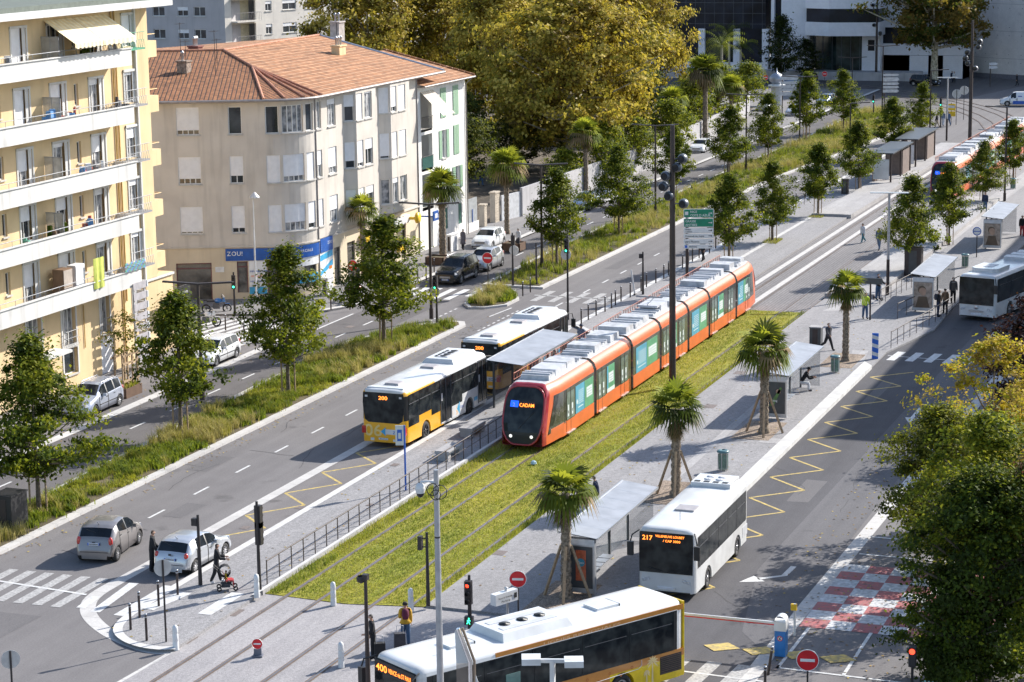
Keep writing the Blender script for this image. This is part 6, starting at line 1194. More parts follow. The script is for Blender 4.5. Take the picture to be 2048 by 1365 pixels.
for k in range(4): o.b2(-2.75+.0*k, -2.5, -.75+k*.4, -.5+k*.4, 3.1, 3.11, 2)
o.build('air_conditioning_unit', [BWH, UNIT, BLK], t); o = MB(); o.box((1.2, 0, 2.95), (.8, .8, .08), 0); o.build('roof_hatch', HATC, t); o = MB(); o.tube([(2.9, .2, 2.9), (2.9, .2, 3.3)], .01, 4); o.build('aerial', BLK, t)
o = MB(); o.b2(-4.0, -3.2, 1.175, 1.19, .6, 1.05); o.build('engine_grille', UNIT, t)
# orange route 400 coach-style bus in the foreground
t = front_bus('orange_bus', 'white-roofed orange and yellow bus showing 400 crossing the bottom of the photo', 11.5, 2.5, 3.1, (2.75, 8.6), .48, None, None, colmat=BWH, winz=(1.32, 2.72), low=lambda u: 2 if 3.6 < u < 8 else (3 if u >= 8 else 0)); yaw = R(148.1); t.rotation_euler.z = yaw; t.location = (74.5+5.75*math.cos(yaw), 22.06+5.75*math.sin(yaw), 0)
xf = 5.75; o = MB(); o.b2(xf+.0, xf+.045, -1.12, 1.12, 2.45, 2.86, 0); o.text('400', (xf+.06, -1.02, 2.52), (0, 1, 0), (0, 0, 1), .33, 1, .62); o.text('VENCE via ST PAUL', (xf+.06, -.32, 2.56), (0, 1, 0), (0, 0, 1), .22, 1, 1.3); o.build('destination_display', [BLK, LED], t)
for s_ in (1, -1):
    y = s_*(1.25-.008); o = MB(); e = s_*.012
    o.b2(-5.72, 1.6, y-.0*e, y+e, 1.06, 1.315, 0); o.b2(-5.72, -4.0+.0, y, y+e, .32, 1.06, 1); o.b2(-5.0+.0, -3.35, y+e, y+e+s_*.002, .62, 1.06, 0) if False else None
    o.b2(-2.3, 1.6, y, y+e, .62, 1.06, 0); o.b2(-2.3, 1.2, y, y+e, .32, .62, 1); o.b2(-5.7, 2.6, y-s_*.02, y+s_*.004, 2.74, 2.93, 0)
    o.add([(1.6, y+e, 1.315), (2.3, y+e, 1.315), (1.6, y+e, .6)], [(0, 1, 2)], 0)
    x_ = -3.9   # white route line with stops, and palms
    o.tube([(-3.75, y+e*1.5, 1.28), (-3.75, y+e*1.5, 1.1), (-3.6, y+e*1.5, 1.0), (-.6, y+e*1.5, .92), (.4, y+e*1.5, .86), (1.2, y+e*1.5, .84)], .012, 4, 2)
    for k in range(9): a = -3.3+k*.5; o.disc((a, y+e*1.6, 1.12-.16*(k % 2)), .06, (0, s_, 0), 3, 10); o.disc((a, y+e*1.7, 1.12-.16*(k % 2)), .03, (0, s_, 0), 0, 8)
    for px_, h_ in ((-4.25, .75), (-3.98, .42)):
        o.add([(px_-.04, y+e*1.6, .36), (px_+.05, y+e*1.6, .36), (px_+.03, y+e*1.6, .36+h_), (px_-.02, y+e*1.6, .36+h_)], [(0, 1, 2, 3)], 4)
        for k in range(9): a = R(-30+k*30); v = Vector((math.cos(a), 0, math.sin(a))); w_ = Vector((-v.z, 0, v.x)); p0 = Vector((px_, y+e*1.7, .36+h_)); o.add([p0-w_*.02, p0+v*h_*.2+w_*.04, p0+v*h_*.4-Vector((0, 0, .06)), p0+v*h_*.2-w_*.03], [(0, 1, 2, 3)], 4)
    o.build('livery_panel', [BOR, BBRT, BWH, mat('dark_orange', (.45, .12, .03), .4), mat('sand_print', (.80, .62, .30), .4)], t)
    o = MB()
    o.text('LIGNES REGIONALES', (.6 if s_ > 0 else -3, y+s_*.01, 2.77), (-s_, 0, 0), (0, 0, 1), .13, 0, 3.4); o.build('side_lettering', mat('faded_print', (.78, .45, .25), .4), t)
    o = MB(); o.b2(-5.6, -4.6, y+e, y+e*1.8, .55, 1.2, 0)
    for k in range(9): o.b2(-5.58, -4.62, y+e*1.8, y+e*2.6, .58+k*.07, .60+k*.07, 1)
    o.build('engine_grille', [BLK, mat('grille_bar', (.09, .06, .05), .5)], t)
o = MB(); o.b2(-5.79, -5.74, -1.2, 1.2, .35, 3.0); o.build('rear_yellow_panel', BBRT, t); o = MB(); o.b2(-5.82, -5.79, -1.0, 1.0, 1.9, 2.8); o.build('rear_glass', BGL, t)
o = MB(); o.box((.55, 0, 3.19), (3.0, 1.95, .3), 0, top=(.92, .8)); o.b2(-.9, -.88, -.6, .6, 3.1, 3.3, 1); o.box((.55, .38, 3.345), (2.3, .28, .02), 1); o.box((.55, -.38, 3.345), (2.3, .28, .02), 1)
for k in range(3): o.lathe([(.2, 0), (.2, .025), (.07, .025), (.07, .04), (0, .04)], (-.25+k*.75, 0, 3.345), 16, 2)
o.build('air_conditioning_unit', [BWH, UNIT, BLK], t)
for xx in (-3.0, 3.3): o = MB(); o.box((xx, 0, 3.13), (1.0, .75, .1), 0); o.box((xx-.5, 0, 3.12), (.04, .78, .12), 1); o.build('roof_hatch', [BWH, BLK], t)
o = MB(); o.tube([(4.3, .5, 3.08), (4.25, .5, 3.35)], .015, 4); o.build('aerial', BLK, t)
o = MB(); o.b2(1.6, 2.2, 1.26, 1.28, 1.4, 2.1); o.build('green_tinted_pane', GREENT, t)
# white bus arriving on the right
t = front_bus('city_bus', 'white bus with unlit display facing the camera at the right edge stop', 12, 2.52, 3.05, (2.7, 8.6), .48, None, None, winz=(1.25, 2.75)); yaw = R(180-12.8); t.rotation_euler.z = yaw; c = Vector((146.17, 22.03, 0))-Vector((math.cos(yaw), math.sin(yaw), 0))*6; t.location = c
o = MB(); o.prism([(2.6, -.9), (2.6, .9), (4.6, .9), (4.9, .6), (4.9, -.6), (4.6, -.9)], 3.0, 3.3, 0); o.box((3.6, 0, 3.31), (1.2, .6, .03), 1); o.build('air_conditioning_unit', [BWH, UNIT], t); o = MB()
for k in range(3): o.prism([(-1.4-k*1.2, -.8), (-1.4-k*1.2, .8), (-.5-k*1.2, .7), (-.5-k*1.2, -.7)], 3.0, 3.3, 0)
o.build('roof_equipment', [UNIT], t); o = MB(); o.b2(6.02, 6.05, -.5, .5, .62, .72); o.lathe([(.12, .04), (.1, .05), (.02, .05)], (6.0, 0, .9), 12, 0, 'x'); o.build('front_badge', RIM, t)
# ---------------------------------------------------------------- trams
TOR = mat('tram_orange', (.66, .135, .038), .38, vary=.08, scale=1.2, coat=.3); TRD = mat('tram_red', (.36, .018, .028), .3, coat=.7); TGR = mat('tram_grey_glass', (.055, .060, .055), .12, vary=.3, scale=1.0, spec=.8); TRF = mat('tram_roof_white', (.46, .47, .49), .5, vary=.22, scale=2.5, detail=8); ADB = mat('advert_blue', (.08, .31, .43), .4, vary=.12, scale=2); ADG = mat('advert_green', (.10, .31, .17), .4, vary=.15, scale=2); ADW = mat('advert_white', (.60, .66, .66), .4, vary=.12, scale=12); PNK = mat('pink_panel', (.7, .5, .45), .5)
LEDB = mat('display_blue', (.01, .08, .8), .5, emit=1.2)
def tram(label, L, x0, joints, yc, dest, group, yaw=0.0):
    "front nose at local x=0 looking along -x; sections run towards +x"
    t = thing('tram', label, 'tram', (x0, yc, .03), yaw, group); W = 2.65; hw = W/2
    cuts = [0]+joints+[L]
    prof = lambda k: [(0, 3.28), (hw-.52, 3.26), (hw-.36, 3.22), (hw-.12, 3.02), (hw, 2.72), (hw+.0, 2.62), (hw, .98), (hw-.0, .28), (hw-.2, .22), (0, .22)]
    def nose(u):   # shape of the cab: returns width factor, roof height, lower edge
        if u >= 2.6: return 1, 3.28, .22
        s_ = u/2.6; return .80+.20*s_**.55, 3.28-.0, .26
    for si in range(len(cuts)-1):
        a, b = cuts[si]+(.22 if si else 0), cuts[si+1]-(.22 if si < len(cuts)-2 else 0); first, last = si == 0, si == len(cuts)-2
        st = list(np.linspace(a, b, 6)) if not (first or last) else (sorted([0, .08, .2, .4, .65, 1, 1.5, 2.1, 2.6]+list(np.linspace(3, b, 4))) if first else sorted(list(np.linspace(a, L-3, 4))+[L-2.6, L-2.1, L-1.5, L-1, L-.65, L-.4, L-.2, L-.08, L]))
        sec = thing('section', '', '', (0, 0, 0)); del sec['label']; del sec['category']; sec.parent = t
        bpy.data.objects.remove(sec); o = MB(); rows = []
        for u in st:
            e = u if first else (L-u if last else 9); k, zt, zl = nose(e); lean = lambda z: max(0, (z-.9)/2.4)**1.3*1.0*max(0, 1-e/2.6) if e < 2.6 else 0
            r_ = []
            for y, z in prof(0):
                z2 = z if z > .3 else zl+(z-.22)*.6; xx = u+(lean(z) if first else -lean(z) if last else 0)
                r_.append((xx, y*k, z2 if e > .3 or z < 3 else z2-.12*(1-e/.3)))
            rows.append(r_)
        n = len(rows[0])
        for i in range(len(st)-1):
            for j in range(n-1):
                for s_ in (1, -1):
                    q = [(p[0], s_*p[1], p[2]) for p in (rows[i][j], rows[i+1][j], rows[i+1][j+1], rows[i][j+1])]
                    m_ = 1 if j < 2 else 0; um = (st[i]+st[i+1])/2; e = um if first else (L-um if last else 9)
                    if j == 5 and e > .9: m_ = 2
                    if j == 6 and False: m_ = 0
                    if e < .5 and j > 1: m_ = 3
                    if e < .5 and j <= 1: m_ = 3
                    o.add(q[::-1] if s_ > 0 else q, [(0, 1, 2, 3)], m_, j in (2, 3, 4))
        bd = o.build('car_section', [TOR, TRF, TGR, TRD], t); bm = bmesh.new(); bm.from_mesh(bd.data); bmesh.ops.remove_doubles(bm, verts=bm.verts, dist=.001); bmesh.ops.recalc_face_normals(bm, faces=bm.faces); bm.to_mesh(bd.data); bm.free()
        # doors, windows and adverts on both sides
        la, lb_ = (3.0, b) if first else ((a, L-3.0) if last else (a, b)); ln = lb_-la
        lay = [('door', la+.05, la+1.35), ('ad', la+1.5, lb_-.15)] if first else ([('ad', la+.2, la+2.9), ('door', lb_-.7, lb_+.6)] if last else ([('door', la+.25, la+1.55), ('ad2', la+1.75, la+3.1), ('door', lb_-1.9, lb_-.6)] if si % 2 else ([('ad', la+.5, lb_-.5)] if ln < 5.4 else [('ad2', la+.4, la+1.9), ('pane', la+2.0, la+2.9), ('ad2', la+3.0, lb_-.4)])))
        if first: lay.append(('cabwin', 1.35, 2.85))
        for s_ in (1, -1):
            y = s_*(hw+.004)
            for kd, p, q in lay:
                if kd == 'door':
                    o = MB(); o.b2(p, q, y, y+s_*.01, .3, 2.6, 1)
                    for c in (p+.06, (p+q)/2+.05): o.b2(c, c+(q-p)/2-.12, y+s_*.01, y+s_*.016, 1.0, 2.4, 0); o.b2(c+.1, c+.3, y+s_*.016, y+s_*.02, 1.15, 1.75, 2); o.b2(c+.15, c+.25, y+s_*.02, y+s_*.022, 1.3, 1.45, 4)
                    o.b2(p, q, y+s_*.01, y+s_*.013, .3, .95, 3); c = (p+q)/2; o.b2(c-.015, c+.015, y+s_*.013, y+s_*.02, .3, 2.6, 4); o.b2(p+.05, q-.05, y, y+s_*.1, .26, .31, 5)
                    o.build('door', [mat('door_glass', (.12, .165, .155), .15, vary=.3, spec=.8), TGR, ADW, TOR, BLK, RIM], bd)
                elif kd in ('ad', 'ad2'):
                    o = MB(); c = p+(q-p)*(.5 if kd == 'ad' else 0); 
                    if kd == 'ad': o.b2(p, c-.02, y, y+s_*.012, 1.0, 2.45, 0); o.b2(p+.35, c-.25, y+s_*.012, y+s_*.015, 1.25, 1.3, 2)
                    for k in range(7 if kd == 'ad' else 0): o.b2(p+.45, c-.2, y+s_*.012, y+s_*.016, 1.45+k*.11, 1.48+k*.11, 2)
                    if kd == 'ad': o.disc((p+.25, y+s_*.016, 1.6), .13, (0, s_, 0), 2, 12)
                    o.b2(c+.02, q, y, y+s_*.012, 1.0, 2.45, 1); o.b2(c+.02, c+.25, y+s_*.012, y+s_*.014, 1.0, 2.45, 0) if kd == 'ad2' else None
                    o.b2(c+.3, q-.2, y+s_*.014, y+s_*.018, 1.5, 2.05, 2); o.b2(c+.02, q, y+s_*.014, y+s_*.017, 1.0, 1.22, 2) if kd == 'ad2' else None
                    for k in range(3): o.b2(c+.38, q-.3, y+s_*.018, y+s_*.02, 1.6+k*.14, 1.63+k*.14, 3)
                    o.build('advert', [ADB, ADG, ADW, mat('advert_ink', (.3, .42, .42), .5)], bd)
                elif kd == 'pane': o = MB(); o.b2(p, q, y, y+s_*.012, 1.0, 2.4); o.build('side_window', BGL, bd)
                else:
                    o = MB(); k0 = nose(p)[0]; k1 = nose(q)[0]; yy = lambda k_: s_*(hw*k_+.012); L_ = lambda u, z: u+max(0, (z-.9)/2.4)**1.3*max(0, 1-u/2.6)
                    o.add([(L_(.55, .75), yy(nose(.55)[0]), .75), (2.9, yy(1), .9), (2.9, yy(1), 2.6), (L_(1.2, 2.6), yy(nose(1.2)[0]), 2.6), (L_(.75, 1.3), yy(nose(.75)[0]), 1.3)], [(0, 1, 2, 3, 4)]); o.build('cab_side_window', BGL, bd)
        # roof equipment and mesh screens
        o = MB(); q_ = random.Random(si+3); u = (1.9 if first else a+.3); 
        while u < (b-(2.0 if last else .6)):
            w_ = q_.uniform(.8, 1.9); w_ = min(w_, b-.2-u); h_ = q_.choice([.12, .22, .36, .3]); o.box((u+w_/2, q_.uniform(-.05, .05), 3.27+h_/2), (w_-.08, q_.uniform(1.3, 1.72), h_), q_.choice([0, 0, 0, 1]), top=(.94, .96))
            if h_ < .3:
                for kk in range(2): o.box((u+w_*(.3+.4*kk), 0, 3.27+h_+.04), (.12, 1.5, .08), 1)
            u += w_+q_.uniform(0, .3)
        o.build('roof_equipment', [TRF, UNIT, BLK], bd)
        o = MB(); a_, b_ = (1.6 if first else a), (b-1.4 if last else b)
        o.tube([(a_, hw-.33, 3.6), (b_, hw-.33, 3.6)], .025, 4); o.tube([(a_, hw-.33, 3.28), (b_, hw-.33, 3.28)], .025, 4); k = a_
        while k < b_: o.tube([(k, hw-.33, 3.28), (k, hw-.33, 3.6)], .018, 3); o.tube([(k, hw-.33, 3.28), (k+.25, hw-.33, 3.6)], .01, 3); k += .45
        o.build('roof_screen', mat('rust_red_screen', (.33, .10, .06), .6), bd)
    for j in joints:
        o = MB(); o.add([], []); pr = prof(0); 
        for k in range(4):
            d = .02 if k % 2 else .1; x1, x2 = j-.22+.11*k, j-.22+.11*(k+1)
            for i in range(len(pr)-1):
                for s_ in (1, -1):
                    f = lambda p: (s_*max(0, p[0]-d), p[1]-.04 if p[1] > 3 else p[1]+.05)
                    (y1, z1), (y2, z2) = f(pr[i]), f(pr[i+1]); o.quad((x1, y1, z1), (x2, y1, z1), (x2, y2, z2), (x1, y2, z2))
        o.build('bellows', mat('bellows_black', (.02, .018, .02), .8), t)
    # cab ends: glass oval mask, red ring, lamps, display
    for end in (0, 1):
        sg_ = 1 if end == 0 else -1; ox = 0 if end == 0 else L; mk = MB(); ring = MB(); N = 28; pts = []
        for k in range(N):
            a = 2*math.pi*k/N; cy, cz = abs(math.cos(a))**.6*math.copysign(1, math.cos(a)), abs(math.sin(a))**.6*math.copysign(1, math.sin(a)); z = 1.72+1.36*cz; wy = (.93 if z > 1.5 else .93-.12*(1.5-z)/1.2); pts.append((max(0, (z-.9)/2.4)**1.3*1.0, wy*cy, z))
        f = [(ox+sg_*(p[0]-.03), p[1]*sg_, p[2]) for p in pts]
        # curved glass: fan of slices bulging forward
        mid = [(ox+sg_*(max(0, (z-.9)/2.4)**1.3-.14), 0, z) for z in (pts[k][2] for k in range(N))]
        for k in range(N//2):
            k2 = N//2
        idx = sorted(range(N), key=lambda k: pts[k][2]); zs = [.36, .42, .6, .85, 1.0, 1.4, 1.8, 2.2, 2.6, 2.85, 3.0, 3.1, 3.16]
        def halfw(z): c = max(-1, min(1, (z-1.76)/1.42)); v = abs(c)**2.1; return max(.05, (1.04 if z > 1.5 else 1.04-.16*(1.5-z)/1.2)*max(0, 1-v*v)**.3)
        def surf(y, z): w_ = 1.0; return (ox+sg_*(max(0, (z-.9)/2.4)**1.3-.06-.12*(1-(y/1.06)**2)), y, z)
        for z0, z1 in zip(zs, zs[1:]):
            for c in range(8):
                q = [surf(halfw(z)*(-1+2*cc/8), z) for z, cc in ((z0, c), (z0, c+1), (z1, c+1), (z1, c))]; mk.add(q if end == 0 else q[::-1], [(0, 1, 2, 3)], 0 if z0 > .95 else 1, True)
        mk.build('windscreen', [BGL, BLK], t); rp = [surf(s_*halfw(z)*1.02, z) for s_, zz in ((1, zs), (-1, zs[::-1])) for z in zz]; rp.append(rp[0]); ring.tube(rp, .05, 6, 0, False); ring.build('windscreen_frame', TRD, t)
        for y in (-.55, .55):
            p = surf(y, .78); o = MB(); o.lathe([(.085, 0), (.06, -sg_*.03), (0, -sg_*.035)], (p[0]-sg_*.01, p[1], p[2]), 12, 0, 'x'); o.build('headlight', mat('lamp_on', (.9, .88, .8), .3, emit=.8) if end == 0 else REDL, t)
        if end == 0:
            o = MB(); 
            for c in range(6): q = [surf(y, z) for y, z in ((.72-.22*c, 2.18), (.72-.22*(c+1), 2.18), (.72-.22*(c+1), 2.48), (.72-.22*c, 2.48))]; o.add([(x-.02, y, z) for x, y, z in q], [(0, 1, 2, 3)], 0 if c < 2 else 1)
            p = surf(.5, 2.22); o.text('2', (p[0]-.07, .56, 2.22), (0, -1, 0), (0, 0, 1), .27, 2); o.text(dest, (surf(.0, 2.22)[0]-.05, .2, 2.22), (0, -1, 0), (0, 0, 1), .26, 3, .78); o.build('destination_display', [LEDB, BLK, WHITE, LED], t)
            o = MB(); p, q = surf(.15, 1.15), surf(-.6, 2.0); o.tube([(p[0]-.03, p[1], p[2]), (q[0]-.03, q[1], q[2])], .015, 4); o.build('wiper', BLK, t)
    o = MB(); c = L*.52; o.box((c, 0, 3.62), (1.6, 1.2, .12), 0); o.tube([(c-.7, 0, 3.7), (c+.6, 0, 3.95), (c-.5, 0, 4.1)], .03, 5, 1); o.tube([(c-.5, -.8, 4.12), (c-.5, .8, 4.12)], .025, 4, 1); o.tube([(c-.3, -.8, 4.12), (c-.3, .8, 4.12)], .025, 4, 1); o.build('pantograph', [UNIT, mat('pantograph_grey', (.25, .26, .28), .4, .5)], t)
    o = MB()
    for u in joints:
        for s_ in (1, -1):
            for d in (-1.7, 1.7): o.lathe([(.28, -.05), (.28, .05)], (u+d, s_*.75, .3), 12, 0, 'y')
    o.build('bogie_wheels', STEELR, t)
    return t
GTm = 'orange trams on the grassed line'
t1 = tram('orange tram with red-framed nose showing 2 CADAM on the grass track', 43.3, 104.35, [7.8, 14.4, 20.0, 25.9, 30.7, 37.3], 38.13, 'CADAM', GTm)
t2 = clone(t1, (205.4, 34.3, .03), R(-1.4), 'distant orange tram with red nose half hidden by plaza trees')
# ---------------------------------------------------------------- motorcycles
def motorbike(name, label, loc, yaw, paint, seat, box=False):
    t = thing(name, label, 'motorcycle', loc, yaw)
    for x in (-.68, .72):
        o = MB(); N = 18
        for k in range(N):
            a, b = 2*math.pi*k/N, 2*math.pi*(k+1)/N; o.tube([(x+.27*math.cos(a), 0, .31+.27*math.sin(a)), (x+.27*math.cos(b), 0, .31+.27*math.sin(b))], .055, 5, 0, False)
        w_ = o.build('wheel', RUB, t); o = MB(); o.lathe([(.22, -.02), (.22, .02)], (x, 0, .31), 16, 0, 'y'); o.lathe([(.05, -.06), (.05, .06)], (x, 0, .31), 8, 0, 'y')
        for k in range(5): a = 1.256*k; o.tube([(x, 0, .31), (x+.23*math.cos(a), 0, .31+.23*math.sin(a))], .014, 4)
        o.build('rim', RIMD, w_)
    o = MB(); o.box((0, 0, .5), (.5, .28, .38), 0, top=(.8, .8)); o.tube([(-.2, 0, .45), (-.68, 0, .31)], .035, 5); o.tube([(-.3, -.16, .3), (-.75, -.18, .42)], .05, 7); o.build('engine', mat('engine_metal', (.12, .12, .13), .4, .6), t)
    o = MB(); o.lathe([(.05, -.25), (.15, -.15), (.18, .05), (.12, .25), (.03, .3)], (.12, 0, .85), 10, 0, 'x'); o.build('fuel_tank', paint, t)
    o = MB(); o.box((-.35, 0, .84), (.6, .26, .1), 0, top=(.85, .8)); o.box((-.72, 0, .92), (.25, .2, .08), 0); o.build('seat', seat, t)
    o = MB(); o.tube([(.72, .07, .31), (.42, .07, .98)], .025, 5); o.tube([(.72, -.07, .31), (.42, -.07, .98)], .025, 5); o.tube([(.36, -.38, 1.05), (.42, 0, 1.02), (.36, .38, 1.05)], .018, 5); o.build('handlebar', BLK, t)
    o = MB(); o.box((.52, 0, .92), (.25, .3, .32), 0, top=(.4, .7)); o.box((.5, 0, 1.15), (.05, .26, .22), 1, M=Matrix.Rotation(-.5, 3, 'Y')); o.box((.74, 0, .64), (.36, .12, .04), 0); o.build('fairing', [paint, WHP], t)
    for y in (-.3, .3): o = MB(); o.tube([(.38, y, 1.05), (.4, y*1.1, 1.2)], .01, 4); o.lathe([(.06, -.01), (.06, .01), (0, .01)], (.4, y*1.1, 1.22), 8, 0, 'x'); o.build('mirror', BLK, t)
    if box: o = MB(); o.lathe([(.02, -.2), (.2, -.15), (.22, .05), (.1, .16), (0, .17)], (-.85, 0, 1.05), 12, 0); o.build('top_case', REDL, t)
    return t
motorbike('motorcycle', 'blue and white motorcycle parked beside the blue agency windows', g(441, 627, .0)+Vector((0, .3, 0)), R(-62), mat('moto_blue', (.02, .14, .42), .3, coat=1), BLK)
motorbike('scooter', 'dark scooter with a red top case parked on the corner pavement', g(703, 603, .12), R(60), mat('moto_dark', (.05, .02, .03), .3, coat=1), BLK, True)
motorbike('motorcycle', 'white and black motorcycle behind the trellis planter by the yellow building', g(412, 655, .0), R(-50), WHP, BLK)
# ================================================================== street furniture
BROWN = mat('lamp_brown', (.055, .042, .040), .45, .3); GREYP2 = mat('galvanised', (.42, .43, .46), .4, .5); SREDm = mat('sign_red', (.62, .01, .02), .35); SGREEN = mat('sign_green', (.0, .22, .12), .4); SBACK = mat('sign_back', (.50, .50, .50), .5, .3); LGREEN = mat('lit_green', (.05, .95, .5), .4, emit=2.5, vary=.01); LRED = mat('lit_red', (1, .05, .02), .4, emit=2.5, vary=.01)
GLZ = mat('shelter_glass', (.20, .23, .25), .08, trans=.72, spec=.8, vary=.05)
def rot2(x, y, a): return x*math.cos(a)-y*math.sin(a), x*math.sin(a)+y*math.cos(a)
def two_arm(label, px, py, ty, yaw, arms=(1, 1), group='dark street lamps with flat arms', al=1.75):
    b = g(px, py, .14); h = up(px, ty, b); t = thing('street_lamp', label, 'street lamp', b, yaw, group)
    o = MB(); o.box((0, 0, h/2), (.17, .17, h), 0, top=(.8, .8)); o.box((0, 0, .35), (.24, .24, .7), 0); o.build('pole', BROWN, t)
    for i, s_ in enumerate((1, -1)):
        if arms[i]: o = MB(); o.box((s_*al/2, 0, h+.05), (al, .22, .09), 0, M=Matrix.Rotation(-s_*R(3.5), 3, 'Y')); o.box((s_*al*.62, 0, h-.012+.06), (al*.5, .16, .02), 1, M=Matrix.Rotation(-s_*R(3.5), 3, 'Y')); o.build('lamp_arm', [BROWN, FROST], t)
    return t
PERP = R(-78)
for a in ((405, 800, 573, PERP, 'two-armed dark lamp rising behind the second median tree, nearest the yellow flats'), (863, 638, 413, PERP, 'two-armed dark lamp beside the green traffic light at the end of the near median'), (1084, 535, 334, PERP, 'two-armed dark lamp beside the wide median tree and white hatchbacks'), (1311, 429, 255, PERP, 'two-armed dark lamp just left of the tall projector mast'), (1492, 342, 193, PERP, 'two-armed dark lamp left of the domed kiosk'), (1599, 290, 157, PERP, 'two-armed dark lamp right beside the stacked white arrows'), (1704, 180, 118, PERP, 'two-armed dark lamp in front of the green glazed office entrance'), (1764, 234, 95, PERP, 'two-armed dark lamp right of the distant green traffic light')): two_arm(a[4], *a[:4], al=2.0)
for a in ((1699, 350, 210, PERP, (1, 0), 'one-armed dark lamp left of the dark tram shelter'), (1859, 296, 144, PERP, (1, 0), 'one-armed dark lamp under the forked plane tree'), (2009, 402, 218, PERP, (0, 1), 'one-armed dark lamp over the distant tram at the right edge')): two_arm(a[5], *a[:4], arms=a[4], al=1.9)
def mast(label, px, py, ty, heads, group):
    b = g(px, py, .11); h = up(px, ty, b); t = thing('projector_mast', label, 'light mast', b, 0, group); o = MB(); o.tube([(0, 0, 0), (0, 0, h*.5), (0, 0, h)], [.20, .17, .12], 10); o.tube([(0, 0, 0), (0, 0, .25)], [.3, .26], 10); o.build('pole', BROWN, t)
    for k, (dx, py2) in enumerate(heads):
        z = up(px, py2, b); d = _r0*dx; o = MB(); o.tube([(0, 0, z), (d.x, d.y, z)], .035, 5, 0); c = (d.x*1.25, d.y*1.25, z); o.lathe([(.0, -.30), (.2, -.27), (.28, -.05), (.28, .15), (.22, .24), (0, .26)], (c[0]-.05, c[1], c[2]), 12, 0, 'x'); o.lathe([(.2, -.31), (0, -.32)], (c[0]-.05, c[1], c[2]), 12, 1, 'x'); o.build('projector', [mat('projector_grey', (.11, .12, .14), .4, .4), CGL], t)
    return t
GPm = 'tall masts with round projectors'
mast('tall dark mast with ball-shaped projectors standing right of the tram track, nearer one', 1345, 772, 254, ((.45, 322), (.2, 339), (-.3, 356), (-.4, 377), (-.15, 396), (.5, 412)), GPm)
mast('far tall mast with round projectors at the upper right above the distant tram', 1938, 345, 44, ((.6, 86), (.5, 97), (-.35, 107), (-.5, 119), (-.3, 129), (.3, 140)), GPm)
mast('dark mast with white round projectors between the office and the plane tree', 1752, 160, 0, ((-.5, 12), (-.4, 24), (-.35, 52), (.4, 68), (.5, 36), (.4, 70)), GPm)
def white_T(label, px, py, ty, w_):
    b = g(px, py, .11); h = up(px, ty, b); t = thing('white_lamp', label, 'street lamp', b, PERP, 'white T-shaped lamps'); o = MB(); o.tube([(0, 0, h*.35), (0, 0, h)], [.1, .08], 8, 0); o.tube([(0, 0, 0), (0, 0, h*.35)], .11, 8, 1); o.build('pole', [GREYP2, BROWN], t)
    o = MB(); o.box((0, 0, h+.03), (w_, .25, .07)); o.build('lamp_head', BWH, t)
white_T('pale T-shaped lamp on a dark lower pole beside the tall yellow-tipped tree', 1775, 590, 390, 2.6); white_T('pale T-shaped lamp at the far crossing near the yellow panel', 1893, 282, 158, 2.3)
b = g(513, 605, .12); h = up(513, 398, b); t = thing('white_lamp', 'white post lamp with a drooping globe in front of the beige corner building', 'street lamp', b); o = MB(); o.tube([(0, 0, 0), (0, 0, .9), (0, 0, h*.7), (0, 0, h)], [.1, .07, .055, .045], 8); o.build('pole', BWH, t); o = MB(); o.lathe([(.02, .35), (.1, .3), (.2, .18), (.36, .02), (.38, -.06), (.12, -.12), (0, -.12)], (.05, -.1, h), 14); o.build('lamp_head', BWH, t)
# ---- traffic lights
def small_box(t, h): o = MB(); o.box((0, .14, h-.3), (.2, .24, .3)); o.tube([(0, 0, h-.3), (0, .1, h-.3)], .03, 4); o.build('signal_box', DARKI, t)
def signal(label, px, py, ty, lit, box=(0, .9), yaw=math.pi, group='slim dark traffic lights', z=.14, extra=None, hd=1):
    b = g(px, py, z); h = up(px, ty, b); t = thing('traffic_light', label, 'traffic light', b, yaw, group); o = MB(); o.tube([(0, 0, 0), (0, 0, .9), (0, 0, h)], [.09, .075, .055], 8); o.build('pole', DARKI, t)
    for k in range(hd):
        z0 = h-.05-1.05*(k+1)+.35*(k > 0) if box[0] == 0 else box[0]; o = MB(); o.box((.12, 0, z0+.45), (.24, .26, .92), 0)
        for i in range(3): o.lathe([(.09, 0), (.1, .12), (.085, .12)], (.24, 0, z0+.15+i*.3), 10, 0, 'x'); o.disc((.245, 0, z0+.15+i*.3), .08, (1, 0, 0), {'g': 1, 'r': 2}.get(lit, 3) if i == {'g': 0, 'r': 2}.get(lit, 9) else 3, 12)
        o.build('signal_head', [DARKI, LGREEN, LRED, BLK], t)
    if extra: extra(t, h)
    return t
def back_disc(t, h): o = MB(); o.lathe([(0, -.02), (.36, -.02), (.36, .0), (0, .0)], (-.02, -.12, h-1.25), 22, 0, 'x', False); o.build('sign_disc', SBACK, t)
signal('traffic light with green lit, in front of the blue agency beside the motorcycle', 470, 632, 549, 'g', yaw=R(200))
signal('traffic light with lit green and a round disc beside the lamp on the near median', 874, 646, 550, 'g', extra=back_disc)
signal('tall traffic light with green lit and grey disc behind the second yellow bus', 1136, 640, 476, 'g', box=(0, .9), extra=back_disc)
signal('dark traffic light seen from behind at the crossing near the white hatchbacks', 1026, 571, 470, None, yaw=0, extra=back_disc)
signal('thin dark signal post on the median by the zebra crossing', 1073, 570, 490, None, hd=0)
signal('big black traffic light seen from behind on the platform corner, near the stroller', 519.5, 1182, 1010, None, yaw=.0, hd=2)
def track_box(t, h): o = MB(); o.box((0, .28, h-.45), (.2, .16, .55)); o.tube([(0, 0, h-.25), (0, .25, h-.25)], .025, 4); o.tube([(0, 0, h-.6), (0, .25, h-.6)], .025, 4); o.build('signal_box', DARKI, t)
